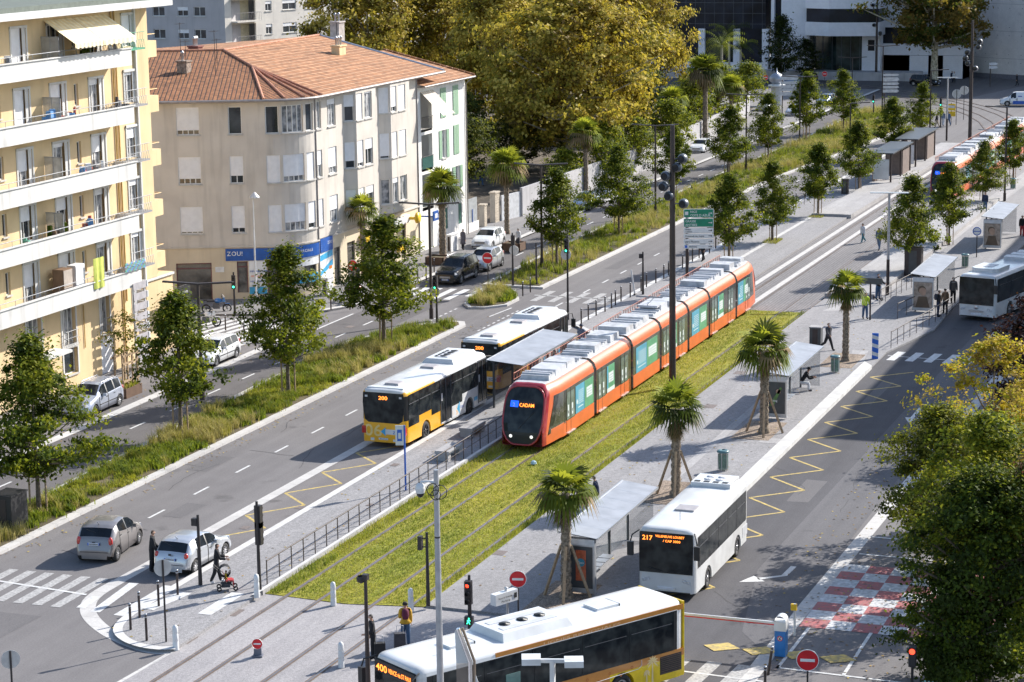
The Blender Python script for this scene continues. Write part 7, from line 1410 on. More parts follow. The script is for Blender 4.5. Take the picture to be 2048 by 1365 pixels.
signal('dark signal post with side box at the lower end of the grass track', 856.5, 1212, 1072, None, yaw=R(0), hd=0, extra=track_box)
signal('dark post with a small box, in front of the silver hatchback', 401, 1170, 1037, None, yaw=R(0), hd=0, extra=small_box)
signal('thin dark post with a small box along the bollard row beside the tram', 1286, 589, 508, None, yaw=R(0), hd=0, extra=small_box)
signal('distant traffic light with green lit at the median end', 1747, 231, 190, 'g'); signal('distant traffic light with green lit beside the white T-shaped lamp', 1881, 256, 196, 'g')
def ped(t, h):
    o = MB(); o.box((.1, -.0, h-1.75), (.2, .32, .32), 0); c = h-1.75; x = .205
    o.disc((x, .02, c+.1), .026, (1, 0, 0), 1, 8); o.tube([(x, .02, c+.07), (x, .0, c-.01)], .02, 4, 1); o.tube([(x, .0, c-.01), (x, .06, c-.12)], .014, 4, 1); o.tube([(x, .0, c-.01), (x, -.06, c-.12)], .014, 4, 1); o.tube([(x, .02, c+.05), (x, .08, c+.0)], .012, 4, 1); o.tube([(x, .02, c+.05), (x, -.05, c+.0)], .012, 4, 1); o.build('pedestrian_signal', [DARKI, LGREEN], t)
signal('traffic light with red lit and a green walking figure, bottom centre behind the bus', 940, 1262, 1153, 'r', yaw=R(185), z=.05, extra=ped)
t = thing('traffic_light', 'red traffic light beside the teal fence at the lower right edge', 'traffic light', g(1823, 1420)); o = MB(); o.tube([(0, 0, 0), (0, 0, 1.6)], .05, 6); o.build('pole', DARKI, t); o = MB(); o.box((0, 0, 1.9), (.22, .24, .7), 0); o.disc((-.12, 0, 2.1), .1, (-1, 0, 0), 1, 14); o.build('signal_head', [DARKI, LRED], t)
# ---- signs
def no_entry(label, px, py, cy, r_=.42, yaw=math.pi, z=.12, hpix=None):
    b = g(px, py, z); h = up(px, cy, b); t = thing('no_entry_sign', label, 'road sign', b, yaw, 'red no-entry signs'); o = MB(); o.tube([(-.06, 0, 0), (-.06, 0, h+r_*.8)], .035, 6); o.build('post', DARKI, t)
    o = MB(); o.lathe([(r_*1.06, -.02), (r_*1.06, .0), (0, .0)], (0, 0, h), 26, 2, 'x', False); o.lathe([(r_, .002), (0, .004)], (0, 0, h), 26, 0, 'x', False); o.b2(.005, .012, -r_*.68, r_*.68, h-r_*.14, h+r_*.14, 1); o.build('sign_disc', [SREDm, WHITE, WHITE], t); return t
no_entry('no-entry sign on the corner pavement in front of the post office entrance', 707, 590, 535, .38)
no_entry('no-entry sign on a thin post on the little traffic island', 976, 588, 520, .38)
t = no_entry('big no-entry sign at the bottom centre above the orange bus', 1037, 1262, 1164, .31, R(195), .1)
t = no_entry('big no-entry sign at the bottom edge near the blue barrier box', 1614, 1425, 1321, .36, R(190), .0)
no_entry('small distant no-entry sign before the office entrance', 1649, 172, 150, .38); no_entry('small distant no-entry sign near the white car in the shade', 1531, 182, 157, .38, R(220))
t = thing('track_marker_sign', 'knee-high no-entry disc on a grey foot between the tram rails', 'road sign', g(516, 1313, .02), R(195)); o = MB(); o.box((0, 0, .18), (.12, .3, .3), 0, top=(.7, .9)); o.box((.0, 0, .03), (.3, .36, .06), 0); o.build('foot', mat('grey_foot', (.14, .15, .19), .6), t); o = MB(); o.lathe([(.19, 0), (0, 0)], (.08, 0, .5), 22, 0, 'x', False); o.b2(.082, .088, -.13, .13, .475, .53, 1); o.lathe([(.2, -.03), (.2, 0)], (.08, 0, .5), 22, 2, 'x'); o.build('sign_disc', [SREDm, WHITE, SBACK], t)
def disc_back(label, px, py, cy, r_, yaw, z=.14, plug=''):
    b = g(px, py, z); h = up(px, cy, b); t = thing('round_sign', label, 'road sign', b, yaw, 'round signs seen from behind'); o = MB(); o.tube([(0, 0, 0), (0, 0, h+r_*.95)], .04, 6); o.build('post', DARKI, t); o = MB(); o.lathe([(0, .05), (r_, .05), (r_, .035), (0, .035)], (0, 0, h), 24, 0, 'x', False); o.build('sign_disc', SBACK, t)
disc_back('round sign with pale back among the dark bollards at the platform tip', 332.4, 1283.4, 1144, .33, R(40))
disc_back('round sign with pale back at the bottom left edge of the photo', 27, 1420, 1320, .33, R(40), 0)
for i, (px, py, cy) in enumerate(((1912, 250, 190), (1927, 240, 183))): disc_back(['left of two pale round signs by the distant crossing', 'right of two pale round signs by the distant crossing'][i], px, py, cy, .55, 0, .1)
# big direction sign
b = g(1377, 585, .14); t = thing('direction_sign', 'stack of two green and four white direction panels beside the tall mast', 'direction sign', b, R(-72)); o = MB()
o.tube([(-.1, 0, 0), (-.1, 0, up(1377, 424, b))], .11, 8); o.build('post', BROWN, t)
rows_ = [(422, 439, 0, 'NICE', 'COTE D AZUR'), (441, 458, 0, 'GRASSE', 'ANTIBES'), (460, 470, 1, 'FERBER', 'CARRAS'), (471.5, 480, 1, 'Promenade des Anglais', None), (482, 491.5, 1, 'parc Phoenix', None), (493, 501, 1, 'ARENAS', None)]
for k, (y0, y1, m_, t1, t2) in enumerate(rows_):
    z1, z0 = up(1377, y0, b), up(1377, y1, b); o = MB(); x0, x1 = -.35, 1.72; o.b2(x0, x1, -.16, -.12, z0, z1, 2); o.b2(x0+.04, x1-.04, -.164, -.161, z0+.03, z1-.03, m_); hh = (z1-z0)
    c = 3 if m_ else 2
    if t2: o.text(t1, (x0+(.45 if k == 0 else .12), -.17, z0+hh*.56), (1, 0, 0), (0, 0, 1), hh*.36, c); o.text(t2, (x0+(.45 if k == 0 else .12), -.17, z0+hh*.14), (1, 0, 0), (0, 0, 1), hh*.36, c)
    else: o.text(t1, (x0+(.12 if k != 5 else .35), -.17, z0+hh*.28), (1, 0, 0), (0, 0, 1), hh*.55, c, 1.3 if k == 3 else None)
    zc = (z0+z1)/2; o.b2(x1-.35, x1-.17, -.168, -.165, zc-.02, zc+.02, c); o.add([(x1-.18, -.168, zc+.07), (x1-.18, -.168, zc-.07), (x1-.08, -.168, zc)], [(0, 1, 2)], c)
    if k == 0: o.b2(x0+.1, x0+.32, -.168, -.165, zc-.12, zc+.12, 2)
    if k == 5: o.b2(x0+.08, x0+.26, -.168, -.165, zc-.09, zc+.09, 4)
    o.build('sign_panel', [SGREEN, WHITE, WHITE, BLK, PLB], t)
def arrows_post(label, px, py, ys, w_):
    b = g(px, py, .1); t = thing('arrow_signs', label, 'direction sign', b, R(-72)); o = MB(); o.tube([(0, 0, 0), (0, 0, up(px, ys[0][0], b)+.1)], .07, 6); o.build('post', BROWN, t)
    for y0, y1 in ys:
        z1, z0 = up(px, y0, b), up(px, y1, b); o = MB(); zc = (z0+z1)/2; x0 = -.2
        o.add([(x0, -.1, z0), (x0+w_*.88, -.1, z0), (x0+w_, -.1, zc), (x0+w_*.88, -.1, z1), (x0, -.1, z1)], [(0, 1, 2, 3, 4)], 0); o.add([(x0, -.06, z0), (x0+w_*.88, -.06, z0), (x0+w_, -.06, zc), (x0+w_*.88, -.06, z1), (x0, -.06, z1)], [(4, 3, 2, 1, 0)], 0)
        o.b2(x0, x0+w_*.88, -.1, -.06, z0-.01, z0, 0); o.build('arrow_panel', mat('arrow_white', (.55, .55, .57), .4), t)
arrows_post('left stack of white arrow panels beside the domed kiosk', 1564, 250, ((153, 162), (165, 171), (172, 179), (180, 184), (186, 193)), 2.2)
arrows_post('right stack of white arrow panels in front of the shaded junction', 1768, 235, ((150, 154), (157, 165), (167, 172), (174, 179), (181, 187)), 2.0)
arrows_post('small white signposts in front of the round concrete building', 1980, 174, ((127, 132), (134, 139)), 1.2)
b = g(811.5, 980.5, .14); h = up(809, 857, b); t = thing('bus_stop_sign', 'blue bus stop pole with white flag on the left platform', 'bus stop sign', b, R(20)); o = MB(); o.tube([(0, 0, 0), (0, 0, h)], .045, 8); o.build('pole', PLB, t); z1, z0 = h, h-.95; o = MB(); o.prism([(-.02, .04), (.02, .04), (.02, .42), (-.02, .42)], z0, z1, 0); o.b2(-.03, -.021, .12, .34, z0+.2, z1-.2, 1); o.b2(-.032, -.031, .17, .29, z0+.32, z1-.35, 0); o.build('flag_panel', [BWH, PLB], t)
b = g(1750, 718, .11); t = thing('chevron_marker', 'blue and white striped marker post at the right kerb end', 'marker post', b, R(190)); o = MB(); o.b2(-.03, .03, -.19, .19, 0, 1.55, 0)
for k in range(3): z = .12+k*.5; o.add([(.032, -.19, z+.12), (.032, .19, z), (.032, .19, z+.22), (.032, -.19, z+.34)], [(0, 1, 2, 3)], 1)
o.build('panel', [mat('marker_blue', (.01, .12, .55), .4), BWH], t)
t = thing('street_name_sign', 'white boxed direction sign on a short post next to the bottom no-entry sign', 'direction sign', g(1010, 1290, .1), R(-25)); o = MB(); o.tube([(.15, 0, 0), (.15, 0, 1.75)], .05, 6); o.build('post', GREYP2, t); o = MB(); o.box((0, 0, 1.85), (1.15, .3, .42), 0, top=(1, .9)); o.text('Route de Grenoble', (-.45, -.16, 1.86), (1, 0, 0), (0, 0, 1), .1, 1, .7); o.text('Parking', (-.3, -.16, 1.72), (1, 0, 0), (0, 0, 1), .1, 1, .45); o.b2(.36, .5, -.162, -.157, 1.76, 1.96, 1); o.lathe([(.06, 0), (.06, .1), (.09, .12), (0, .16)], (.1, 0, 2.06), 8, 0); o.build('sign_box', [BWH, BLK], t)
# ---- bollards
def bollard(label, p_, group):
    t = thing('bollard', label, 'bollard', p_, 0, group); o = MB(); o.tube([(0, 0, 0), (0, 0, 1.0)], .05, 8); o.build('post', BROWN, t); o = MB(); o.lathe([(.052, 1.0), (.052, 1.03), (.03, 1.05), (0, 1.055)], (0, 0, 0), 8); o.lathe([(.054, .9), (.054, .94)], (0, 0, 0), 8); o.build('cap', GREYP2, t); return t
q0 = bollard('slim dark bollard, one of the row between the near road and the tram', (137.5, 46.05, .13), 'dark bollards along the near road')
for x in (139.1, 140.7, 142.2, 143.6, 144.8, 146.3, 148.0, 150.6, 152.3, 154.2, 156.0, 157.7, 161.0, 162.6, 164.2, 166.0, 168.5, 171, 173.5, 176, 178.5, 181, 183.5, 186, 190, 194, 198, 202, 206, 210): clone(q0, (x, 46.02+.1*math.sin(x), .13))
GBt = 'dark bollards at the platform tip'; spots = [(978, 970), (1045, 880), (1188, 795), (1330, 710), (1098, 1052)]
for i, (x, y) in enumerate(spots): clone(q0, g(x/3.74, 1000+y/3.74, .14), 0, 'slim dark bollard, one of the cluster at the rounded platform tip', GBt)
for i, (x, y) in enumerate([(220, 1000), (281, 990), (451, 1025), (510, 995)]): clone(q0, g(930+x/3.9, 330+y/3.9, .1), 0, 'slim dark bollard, one of the four beside the traffic island crossing', 'dark bollards at the island crossing')
for x, y in [(827, 1130), (975, 1130), (1505, 920), (1570, 900), (5, 1290), (150, 1365), (1632, 840)]: clone(q0, g(450+x/3.9, 330+y/3.9, .12), 0, 'slim dark bollard, one of those along the left corner pavement', 'dark bollards on the corner pavement')
clone(q0, g(1530, 1390), 0, 'dark bollard at the bottom edge beside the blue barrier box', 'dark bollards at the barrier'); clone(q0, g(1536, 1350), 0, 'leaning dark bollard nearest the blue barrier box', 'dark bollards at the barrier').rotation_euler = (.12, .1, 0)
t = thing('leaning_post', 'pale steel post leaning over the bollard row beside the tram', 'post', g(1270, 590, .14), 0); t.rotation_euler = (R(-9), 0, 0); o = MB(); o.tube([(0, 0, 0), (0, 0, 1.75)], .06, 8); o.build('post', BWH, t); o = MB(); o.tube([(-.15, 0, .05), (.15, 0, .05)], .07, 6); o.build('base', BLK, t)
wb = thing('white_bollard', 'fluted white bollard at the left end of the grass track', 'bollard', g(514, 1195, .14), 0, 'white bollards around the tram crossing'); o = MB(); o.lathe([(.12, 0), (.115, .3), (.1, .33), (.115, .36), (.11, .6), (.095, .63), (.11, .66), (.108, .84), (.085, .92), (.04, .96), (0, .97)], (0, 0, 0), 14); o.build('post', BWH, wb)
for px, py, lb in ((352, 1300, 'fluted white bollard at the curved kerb by the round sign'), (667, 1211, 'fluted white bollard between the grass and the left tram rail pair'), (822, 1224, 'fluted white bollard behind the person in the yellow jacket'), (683, 1335, 'fluted white bollard at the bottom beside the dark camera pole')): clone(wb, g(px, py, .02), 0, lb)
# ---- railings
def railing(name, label, pts, h, step, mid=(.5,), z=.13, cat='railing', group=None, m=None):
    L_ = [Vector((p[0], p[1], 0)) for p in pts]; o0 = L_[0]; t = thing(name, label, cat, (o0.x, o0.y, z), 0, group); o = MB(); r_ = [p-o0 for p in L_]; o.tube([p+Vector((0, 0, h)) for p in r_], .035, 6)
    for k in mid: o.tube([p+Vector((0, 0, h*k)) for p in r_], .016, 5)
    o.build('handrail', m or BROWN, t); base = None
    for a, b_ in zip(r_, r_[1:]):
        n = max(1, round((b_-a).length/step))
        for k in range(n+(b_ is r_[-1])):
            p = a.lerp(b_, k/n)
            if base is None: o = MB(); o.box((0, 0, h/2), (.05, .03, h)); base = o.build('post', m or BROWN, t); base.location = p
            else: c = base.copy(); COL.objects.link(c); c.parent = t; c.location = p
railing('platform_railing', 'long dark railing along the grass edge of the left platform', [(79.6, 40.15), (107.2, 40.15)], 1.0, 1.15)
railing('plaza_railing', 'dark railing along the kerb beside the blue striped marker', [(135.2, 25.45), (139, 25.0), (144.4, 24.35), (148.4, 23.95)], 1.0, 1.35)
railing('ramp_railing', 'short dark railing beside the third glass shelter ramp', [(145.0, 26.9), (148.0, 26.3), (150.9, 25.7)], 1.0, 1.4)
railing('ramp_railing', 'dark railing along the ramp behind the person in the dark puffer jacket', [(149.8, 29.0), (153.5, 28.6), (157, 28.2)], 1.0, 1.1)
railing('median_railing', 'dark railing behind the staked plaza trees along the near road', [(182, 45.4), (206, 45.2)], 1.0, 2.0)
# low concrete wall / platform edge and block benches
for px, py, d, lb in ((898, 914, (1.9, .75, .5), 'pale concrete block bench on the left platform, nearer one'), (945, 868, (1.9, .75, .5), 'pale concrete block bench on the left platform beside the tram nose')):
    t = thing('concrete_bench', lb, 'bench', g(px, py, .14), 0, 'concrete block benches'); o = MB(); o.box((0, 0, d[2]-.08), (d[0], d[1], .16)); o.build('seat', PAVE2, t)
    for s_ in (-1, 1): o = MB(); o.box((s_*(d[0]/2-.2), 0, (d[2]-.16)/2), (.36, d[1]-.1, d[2]-.16)); o.build('leg', PAVE2, t)
# ---- shelters
ALU = mat('brushed_aluminium', (.50, .51, .53), .35, .6, vary=.05); DGR = mat('dark_grey_panel', (.06, .065, .07), .4)
def shelter(label, x0, x1, y0, y1, zr, ad=True, bench=True, group='glass bus shelters', zb=.11, poster=0):
    t = thing('bus_shelter', label, 'bus shelter', (x0, y1, zb), 0, group); L = x1-x0; W = y1-y0; H = zr-zb; n = max(4, round(L/1.45))
    o = MB()
    for k in range(n): a, b_ = L*k/n, L*(k+1)/n-.03; o.add([(a, -W, H-.12), (b_, -W, H-.12), (b_, 0, H+.05), (a, 0, H+.05)], [(0, 1, 2, 3)], 0); o.add([(a, -W, H-.16), (b_, -W, H-.16), (b_, 0, H+.01), (a, 0, H+.01)], [(3, 2, 1, 0)], 0)
    o.b2(0, L, -W-.03, -W, H-.2, H-.1, 1); o.b2(0, L, 0, .05, H-.04, H+.08, 1)
    for k in range(n+1): a = L*k/n-.02; o.add([(a-.02, -W, H-.12), (a+.02, -W, H-.12), (a+.02, 0, H+.055), (a-.02, 0, H+.055)], [(0, 1, 2, 3)], 1)
    o.build('roof', [mat('shelter_roof_panel', (.33, .345, .38), .45, .1, vary=.12, scale=1.2), ALU], t)
    for k in range(4): o = MB(); o.b2(.15+(L-.5)*k/3, .25+(L-.5)*k/3, -.35, -.25, 0, H-.06); o.build('post', DGR, t)
    for k in range(3):
        a = .25+(L-.5)*k/3+.06; b_ = .15+(L-.5)*(k+1)/3-.06; o = MB(); o.b2(a, b_, -.31, -.295, .12, H-.3); o.build('glass_panel', GLZ, t)
    o = MB(); o.b2(L-.2, L-.185, -W+.15, -.35, .12, H-.3); o.build('glass_panel', GLZ, t)
    if bench:
        for k in range(5): o = MB(); a = 1.2+k*.62; o.b2(a, a+.52, -.9, -.42, .44, .48, 0); o.b2(a+.2, a+.3, -.5, -.32, .36, .44, 0); o.build('seat', ALU, t)
    if ad:
        o = MB(); o.b2(-.02, .2, -W+.1, -.12, .1, H-.18, 0); o.b2(-.03, -.02, -W+.18, -.2, .3, 2.0, 1); o.b2(-.035, -.03, -W+.1, -.12, 2.05, 2.3, 2)
        c = -W/2-.02
        if poster == 0: o.b2(-.04, -.03, c-.05, c+.35-.0, .62, 1.82, 3) if False else o.lathe([(.0, 0)], (0, 0, 0)) if False else o.prism([(-.045, c-.3), (-.031, c-.3), (-.031, c+.12), (-.045, c+.12)], .6, 1.85, 3); o.disc((-.05, c-.09, 1.35), .17, (-1, 0, 0), 4, 16); o.text('Oasis', (-.055, c+.03, 1.3), (0, -1, 0), (0, 0, 1), .13, 5, .25)
        if poster == 1: o.disc((-.04, c-.2, 1.5), .13, (-1, 0, 0), 6, 12); o.add([(-.04, c+.3, .7), (-.04, c+.05, .7), (-.04, c-.4, 1.7), (-.04, c-.3, 1.75)], [(0, 1, 2, 3)], 7); o.text('Casting', (-.045, c+.35, .95), (0, -1, 0), (0, 0, 1), .16, 5, .5)
        if poster == 2: o.b2(-.038, -.031, -W+.2, -.22, .32, 1.98, 9); o.disc((-.042, c+.08, 1.5), .27, (-1, 0, 0), 8, 18); o.disc((-.044, c+.03, 1.42), .23, (-1, 0, 0), 6, 18); o.disc((-.046, c, 1.3), .19, (-1, 0, 0), 6, 18); o.add([(-.041, c+.5, .32), (-.041, c-.45, .32), (-.041, c-.25, 1.05), (-.041, c+.3, 1.05)], [(0, 1, 2, 3)], 8)
        o.build('advert_case', [ALU, DGR, FROST, mat('poster_orange', (.55, .13, .06), .3, vary=.2, scale=6), mat('poster_teal', (.05, .3, .42), .3), WHITE, mat('poster_skin', (.42, .27, .19), .4), mat('poster_green', (.1, .2, .06), .4, vary=.3, scale=5), mat('poster_hair', (.12, .08, .05), .5), mat('poster_beige', (.34, .27, .22), .4, vary=.3, scale=4)], t)
    return t
shelter('glass bus shelter with orange drink poster behind the nearest palm', 82.2, 90.6, 26.95, 28.5, 2.6, poster=0)
shelter('glass bus shelter with green poster beside the second palm pair, someone seated', 114.6, 123.0, 26.93, 28.45, 2.6, poster=1)
shelter('glass bus shelter with a face poster beside the white arriving bus', 147.9, 156.8, 25.0, 26.6, 2.6, poster=2)
shelter('farthest glass shelter with a face poster at the right edge', 176.3, 185.2, 24.7, 26.3, 2.6, poster=2)
shelter('grey slatted-roof shelter on the left platform between bus and tram', 112.6, 121.9, 41.05, 43.1, 2.75, ad=False, bench=False, zb=.14)
for i, (x0, x1, y0, y1, lb) in enumerate(((213.5, 224.0, 40.3, 42.6, 'dark tram shelter with advert case, nearer of the far pair'), (226.5, 238, 40.3, 42.6, 'dark tram shelter with brown side wall, farther of the pair'))):
    t = thing('tram_shelter', lb, 'shelter', (x0, y0, .35), 0, 'dark tram shelters'); o = MB(); L, W = x1-x0, y1-y0; o.box((L/2, W/2, 2.75), (L, W, .12)); o.build('roof', DGR, t)
    for u in (.3, L/2, L-.3): o = MB(); o.b2(u-.08, u+.08, .2, .35, 0, 2.7); o.build('post', BROWN, t)
    BCL = mat('brown_cladding', (.20, .155, .135), .7)
    o = MB(); o.b2(.6, L*.35, W-.5, W-.2, .0, 2.4, 0); o.build('back_wall', BCL, t); o = MB(); o.b2(L*.62, L-.3, .3, W-.3, .0, 2.4, 0); o.build('side_wall', BCL, t); o = MB(); o.b2(-.0, .05, .4, W-.4, .3, 2.2, 0); o.build('advert_panel', BWH, t)
# ticket boxes, cabinets, bins
for px, py, d, lb, m_ in ((1632, 690, (.6, .7, 1.1), 'dark open-sided concrete box behind the second shelter roof', DGR), (1690, 388, (.5, .6, 1.3), 'dark ticket machine at the edge of the far platform', BROWN), (1827, 551, (.9, 1.2, 2.0), 'brown electrical cabinet behind the tall yellow-tipped tree', BROWN), (22, 1062, (1.3, 1.0, 1.7), 'black cabinet at the left edge on the median', BLK), (655, 590, (.9, .5, 1.2), 'pale utility cabinet against the agency wall', FROST), (905, 502, (1.5, .4, 1.3), 'beige meter boxes against the white house wall', CLUT[0]), (1860, 300, (.5, .5, 1.8), 'grey totem beside the one-armed far lamp', UNIT)):
    t = thing('street_cabinet', lb, 'cabinet', g(px, py, .12), 0, None); o = MB(); o.box((0, 0, d[2]/2), d, 0); o.box((-d[0]/2-.008, 0, d[2]/2), (.015, d[1]*.46, d[2]*.86), 1); o.build('housing', [m_, BROWN if m_ is not BROWN else DGR], t); o = MB(); o.box((0, 0, d[2]+.03), (d[0]+.08, d[1]+.08, .06)); o.build('lid', PAVE2 if m_ is DGR else m_, t)
def bin_(label, px, py):
    t = thing('litter_bin', label, 'litter bin', g(px, py, .12), 0, 'green litter bins'); o = MB(); o.lathe([(.2, .05), (.22, .08), (.24, .8)], (0, 0, 0), 16, 0)
    for k in range(6): a = k*1.047; o.tube([(.25*math.cos(a), .25*math.sin(a), 0), (.25*math.cos(a), .25*math.sin(a), .92)], .015, 4, 1)
    o.build('bag_holder', [mat('green_bag', (.10, .19, .155), .4, trans=.15, vary=.3, scale=9), ALU], t); o = MB(); o.lathe([(.3, .9), (.31, .95), (.24, 1.0), (.1, 1.02), (.1, .98), (.22, .92)], (0, 0, 0), 16); o.build('rim', mat('teal_lid', (.08, .17, .19), .4), t)
bin_('green litter bin between the second palm and the white midibus', 1446, 941); bin_('green litter bin beside the slim-trunked palm', 1670, 745); bin_('green litter bin near the third shelter and the arriving bus', 1930, 535); bin_('dark green litter bin at the far right under the trees', 2026, 378)
# barrier
t = thing('car_park_barrier', 'blue and white car park barrier with its arm lowered over the exit', 'barrier', g(1562, 1312), R(0)); o = MB(); o.b2(-.2, .2, -.2, .2, .03, 1.0, 0); o.b2(-.22, .22, -.22, .22, 1.0, 1.35, 1); o.lathe([(.22, 0), (.22, .44)], (-.22, 0, 1.35), 12, 1, 'x'); o.disc((-.205, .0, .72), .1, (-1, 0, 0), 1, 16); o.lathe([(.1, -.003), (.075, -.003)], (-.205, 0, .72), 16, 2, 'x'); o.tube([(-.21, -.04, .79), (-.21, .03, .67)], .012, 4, 3); o.tube([(-.21, .05, .78), (-.21, -.03, .67)], .012, 4, 3); o.build('housing', [mat('barrier_blue', (.02, .17, .50), .35), BWH, SREDm, BLK], t); o = MB(); o.box((.0, 2.4, 1.22), (.06, 4.4, .12), 0); o.box((-.035, 2.4, 1.17), (.01, 4.4, .04), 1); o.build('arm', [BWH, SREDm], t)
t = thing('card_reader_post', 'white card reader post at the car park exit', 'post', g(1589, 1272)); o = MB(); o.tube([(0, 0, 0), (0, 0, 1.25)], .045, 8); o.build('post', BWH, t); o = MB(); o.box((0, .03, 1.12), (.12, .22, .24)); o.build('reader', YLW, t)
# foreground poles
t = thing('camera_pole', 'grey steel pole with dome camera and coiled cable, bottom centre', 'camera pole', (0, 0, 0)); c = g(872, 940, 11.4); t.location = (c.x, c.y, 0); o = MB(); o.tube([(0, 0, 0), (0, 0, 11.4)], [.12, .075], 10); o.lathe([(.085, 7.6), (.085, 7.66)], (0, 0, 0), 10, 1); o.lathe([(.083, 9.4), (.083, 9.45)], (0, 0, 0), 10, 1); o.build('pole', [GREYP2, BLK], t)
o = MB(); d = -_r0; zc = 10.95; o.tube([(0, 0, zc+.05), (d.x*.2, d.y*.2, zc+.12), (d.x*.42, d.y*.42, zc+.1), (d.x*.46, d.y*.46, zc)], .035, 6); o.lathe([(.04, .08), (.12, .02), (.15, -.1), (.12, -.22)], (d.x*.46, d.y*.46, zc), 14); o.lathe([(.12, -.22), (.1, -.3), (.04, -.35), (0, -.36)], (d.x*.46, d.y*.46, zc), 14, 1); o.build('dome_camera', [BWH, CGL], t)
for k, (dx, rr) in enumerate(((-.1, .17), (.1, .2), (-.02, .14))):
    o = MB(); cc = Vector((0, 0, zc-.12-.08*k))+_r0*dx-_fw*.12; o.tube([cc+_r0*rr*math.cos(a)+_u0*rr*math.sin(a) for a in np.linspace(0, 6.283, 20)], .014, 4, 0, False); o.build('cable_coil', BLK, t)
b = g(737, 1388, .05); h = up(727, 1160, b); t = thing('camera_pole', 'dark pole topped by a round camera at the bottom, beside the waiting man', 'camera pole', b); o = MB(); o.tube([(0, 0, 0), (0, 0, h)], [.1, .06], 8); o.build('pole', BROWN, t); o = MB(); o.box((0, 0, h+.05), (.2, .2, .2)); o.lathe([(.12, .08), (.16, 0), (.14, -.12), (.0, -.2)], (-.02, .16, h), 12); o.build('camera', DARKI, t)
c = g(1105, 1322, 7.6); t = thing('twin_lamp', 'white lamp post with two flat box heads at the bottom centre', 'street lamp', (c.x, c.y, 0)); o = MB(); o.box((0, 0, 3.8), (.12, .12, 7.6)); o.box((0, 0, 7.6), (.08, 1.0, .1), 0, rz=-HEAD+.65); o.build('pole', BWH, t)
for s_ in (1, -1): o = MB(); v = Vector((math.sin(.35-.65+.0), math.cos(.3), 0))*.0+_r0*s_*.56; o.box((v.x, v.y, 7.6-.04*s_), (.48, .5, .17), 0, rz=HEAD); o.build('lamp_head', BWH, t)
c = g(935, 1300, 6.2); t = thing('glazed_totem', 'slanted chrome-edged glass totem at the bottom centre, left of the white twin lamp', 'totem', (c.x, c.y, 0), HEAD); o = MB()

for pl in ([(.35, 6.75), (.27, 6.85), (-.1, 5.8), (.33, 5.8)], [(-.2, 5.5), (-.2, 0), (-.9, 0), (-.55, 4.4)]): o.add([(x_, y_, z_) for x_ in (0, .06) for y_, z_ in pl], [(0, 1, 2, 3), (7, 6, 5, 4), (0, 4, 5, 1), (1, 5, 6, 2), (2, 6, 7, 3), (3, 7, 4, 0)], 0)
o.build('pale_face', BWH, t)
o = MB(); o.tube([(-.03, .26, 6.85), (-.03, -.07, 5.85), (-.03, -.07, 0)], .065, 8, 0); o.tube([(.03, .14, 6.85), (.03, -.19, 5.85), (.03, -.19, 4.9)], .045, 6, 1); o.build('chrome_edge', [mat('chrome', (.75, .77, .8), .12, 1), mat('bronze_edge', (.35, .28, .22), .3, .7)], t); o = MB(); o.quad((0, .33, 0), (0, -.02, 0), (0, -.02, 5.8), (0, .33, 5.8)); o.build('glass', mat('totem_glass', (.25, .2, .17), .1, trans=.3, spec=.9), t)
# planter with trellis, slatted screen, hoarding by the yellow block
t = thing('trellis_planter', 'wooden trellis planter box beside the silver minivan', 'planter', g(262, 795, .0)+Vector((.4, .5, 0))); o = MB(); o.b2(-.9, .9, -.5, .5, 0, .55); o.build('box', mat('planter_brown', (.12, .07, .045), .8), t); o = MB()
for x in (-.85, -.3, .25, .8): o.b2(x-.05, x+.05, -.35, -.27, .5, 2.6)
for z in (.9, 1.9, 2.35): o.b2(-.9, .9, -.39, -.355, z, z+.12)
for x in (-.6, .5): o.b2(x-.05, x+.05, .3, .38, .5, 2.4)
for z in (.9, 2.2): o.b2(-.9, .9, .385, .42, z, z+.12)
o.build('trellis', STAKEW, t); T_ = scatter([(-.85, -.45), (.85, -.45), (.85, .45), (-.85, .45)], 500); B = np.concatenate([T_, np.full((500, 1), .5)], 1); quads('planting', blades(B, .35, .02, 1.), np.tile(rng.integers(0, 4, 500), 2), GB, t)
C, L_, out, tone = crown_pts(ball(1.0), 2.4, 4.6, 26, 30, .35, 5); quads('small_tree_crown', leaves(L_, .16, out), rng.integers(0, 2, len(L_)), [RUST[2], DARKG[1]], t)
t = thing('slatted_screen', 'white and grey slatted advertising pillar against the yellow block', 'screen', (117.0, 66.6, .12)); o = MB()
for k in range(8): z = .5+k*.62; o.b2(-1.2, .35, -.15, -.1, z, z+.42, 0); o.b2(.35, .5, -.18, .5, z+.02, z+.4, 1)
o.build('slats', [mat('screen_grey', (.40, .38, .40), .6), BWH], t); o = MB(); o.b2(-1.1, -1.0, -.09, 0, 0, 5.2); o.b2(.2, .3, -.09, 0, 0, 5.2); o.build('frame', UNIT, t)
t = thing('projecting_board', 'small black hanging board with white lettering on the corner of the yellow block', 'sign board', (121.6, 66.9, 2.9)); o = MB(); o.b2(0, 1.9, -.03, .03, 0, 1.2, 0); o.b2(.08, .35, -.035, -.03, .75, .95, 1); o.text('DEPOT VENTE', (.45, -.04, .76), (1, 0, 0), (0, 0, 1), .19, 2, 1.1); o.text('ACHAT OR', (.15, -.04, .42), (1, 0, 0), (0, 0, 1), .2, 2, 1.3); o.text('ANTIQUITES', (.15, -.04, .12), (1, 0, 0), (0, 0, 1), .2, 2, 1.4); o.build('board', [BLK, SREDm, WHITE], t); o = MB(); o.tube([(-.1, 0, 1.25), (1.9, 0, 1.25)], .02, 4); o.build('bracket', DARKI, t)
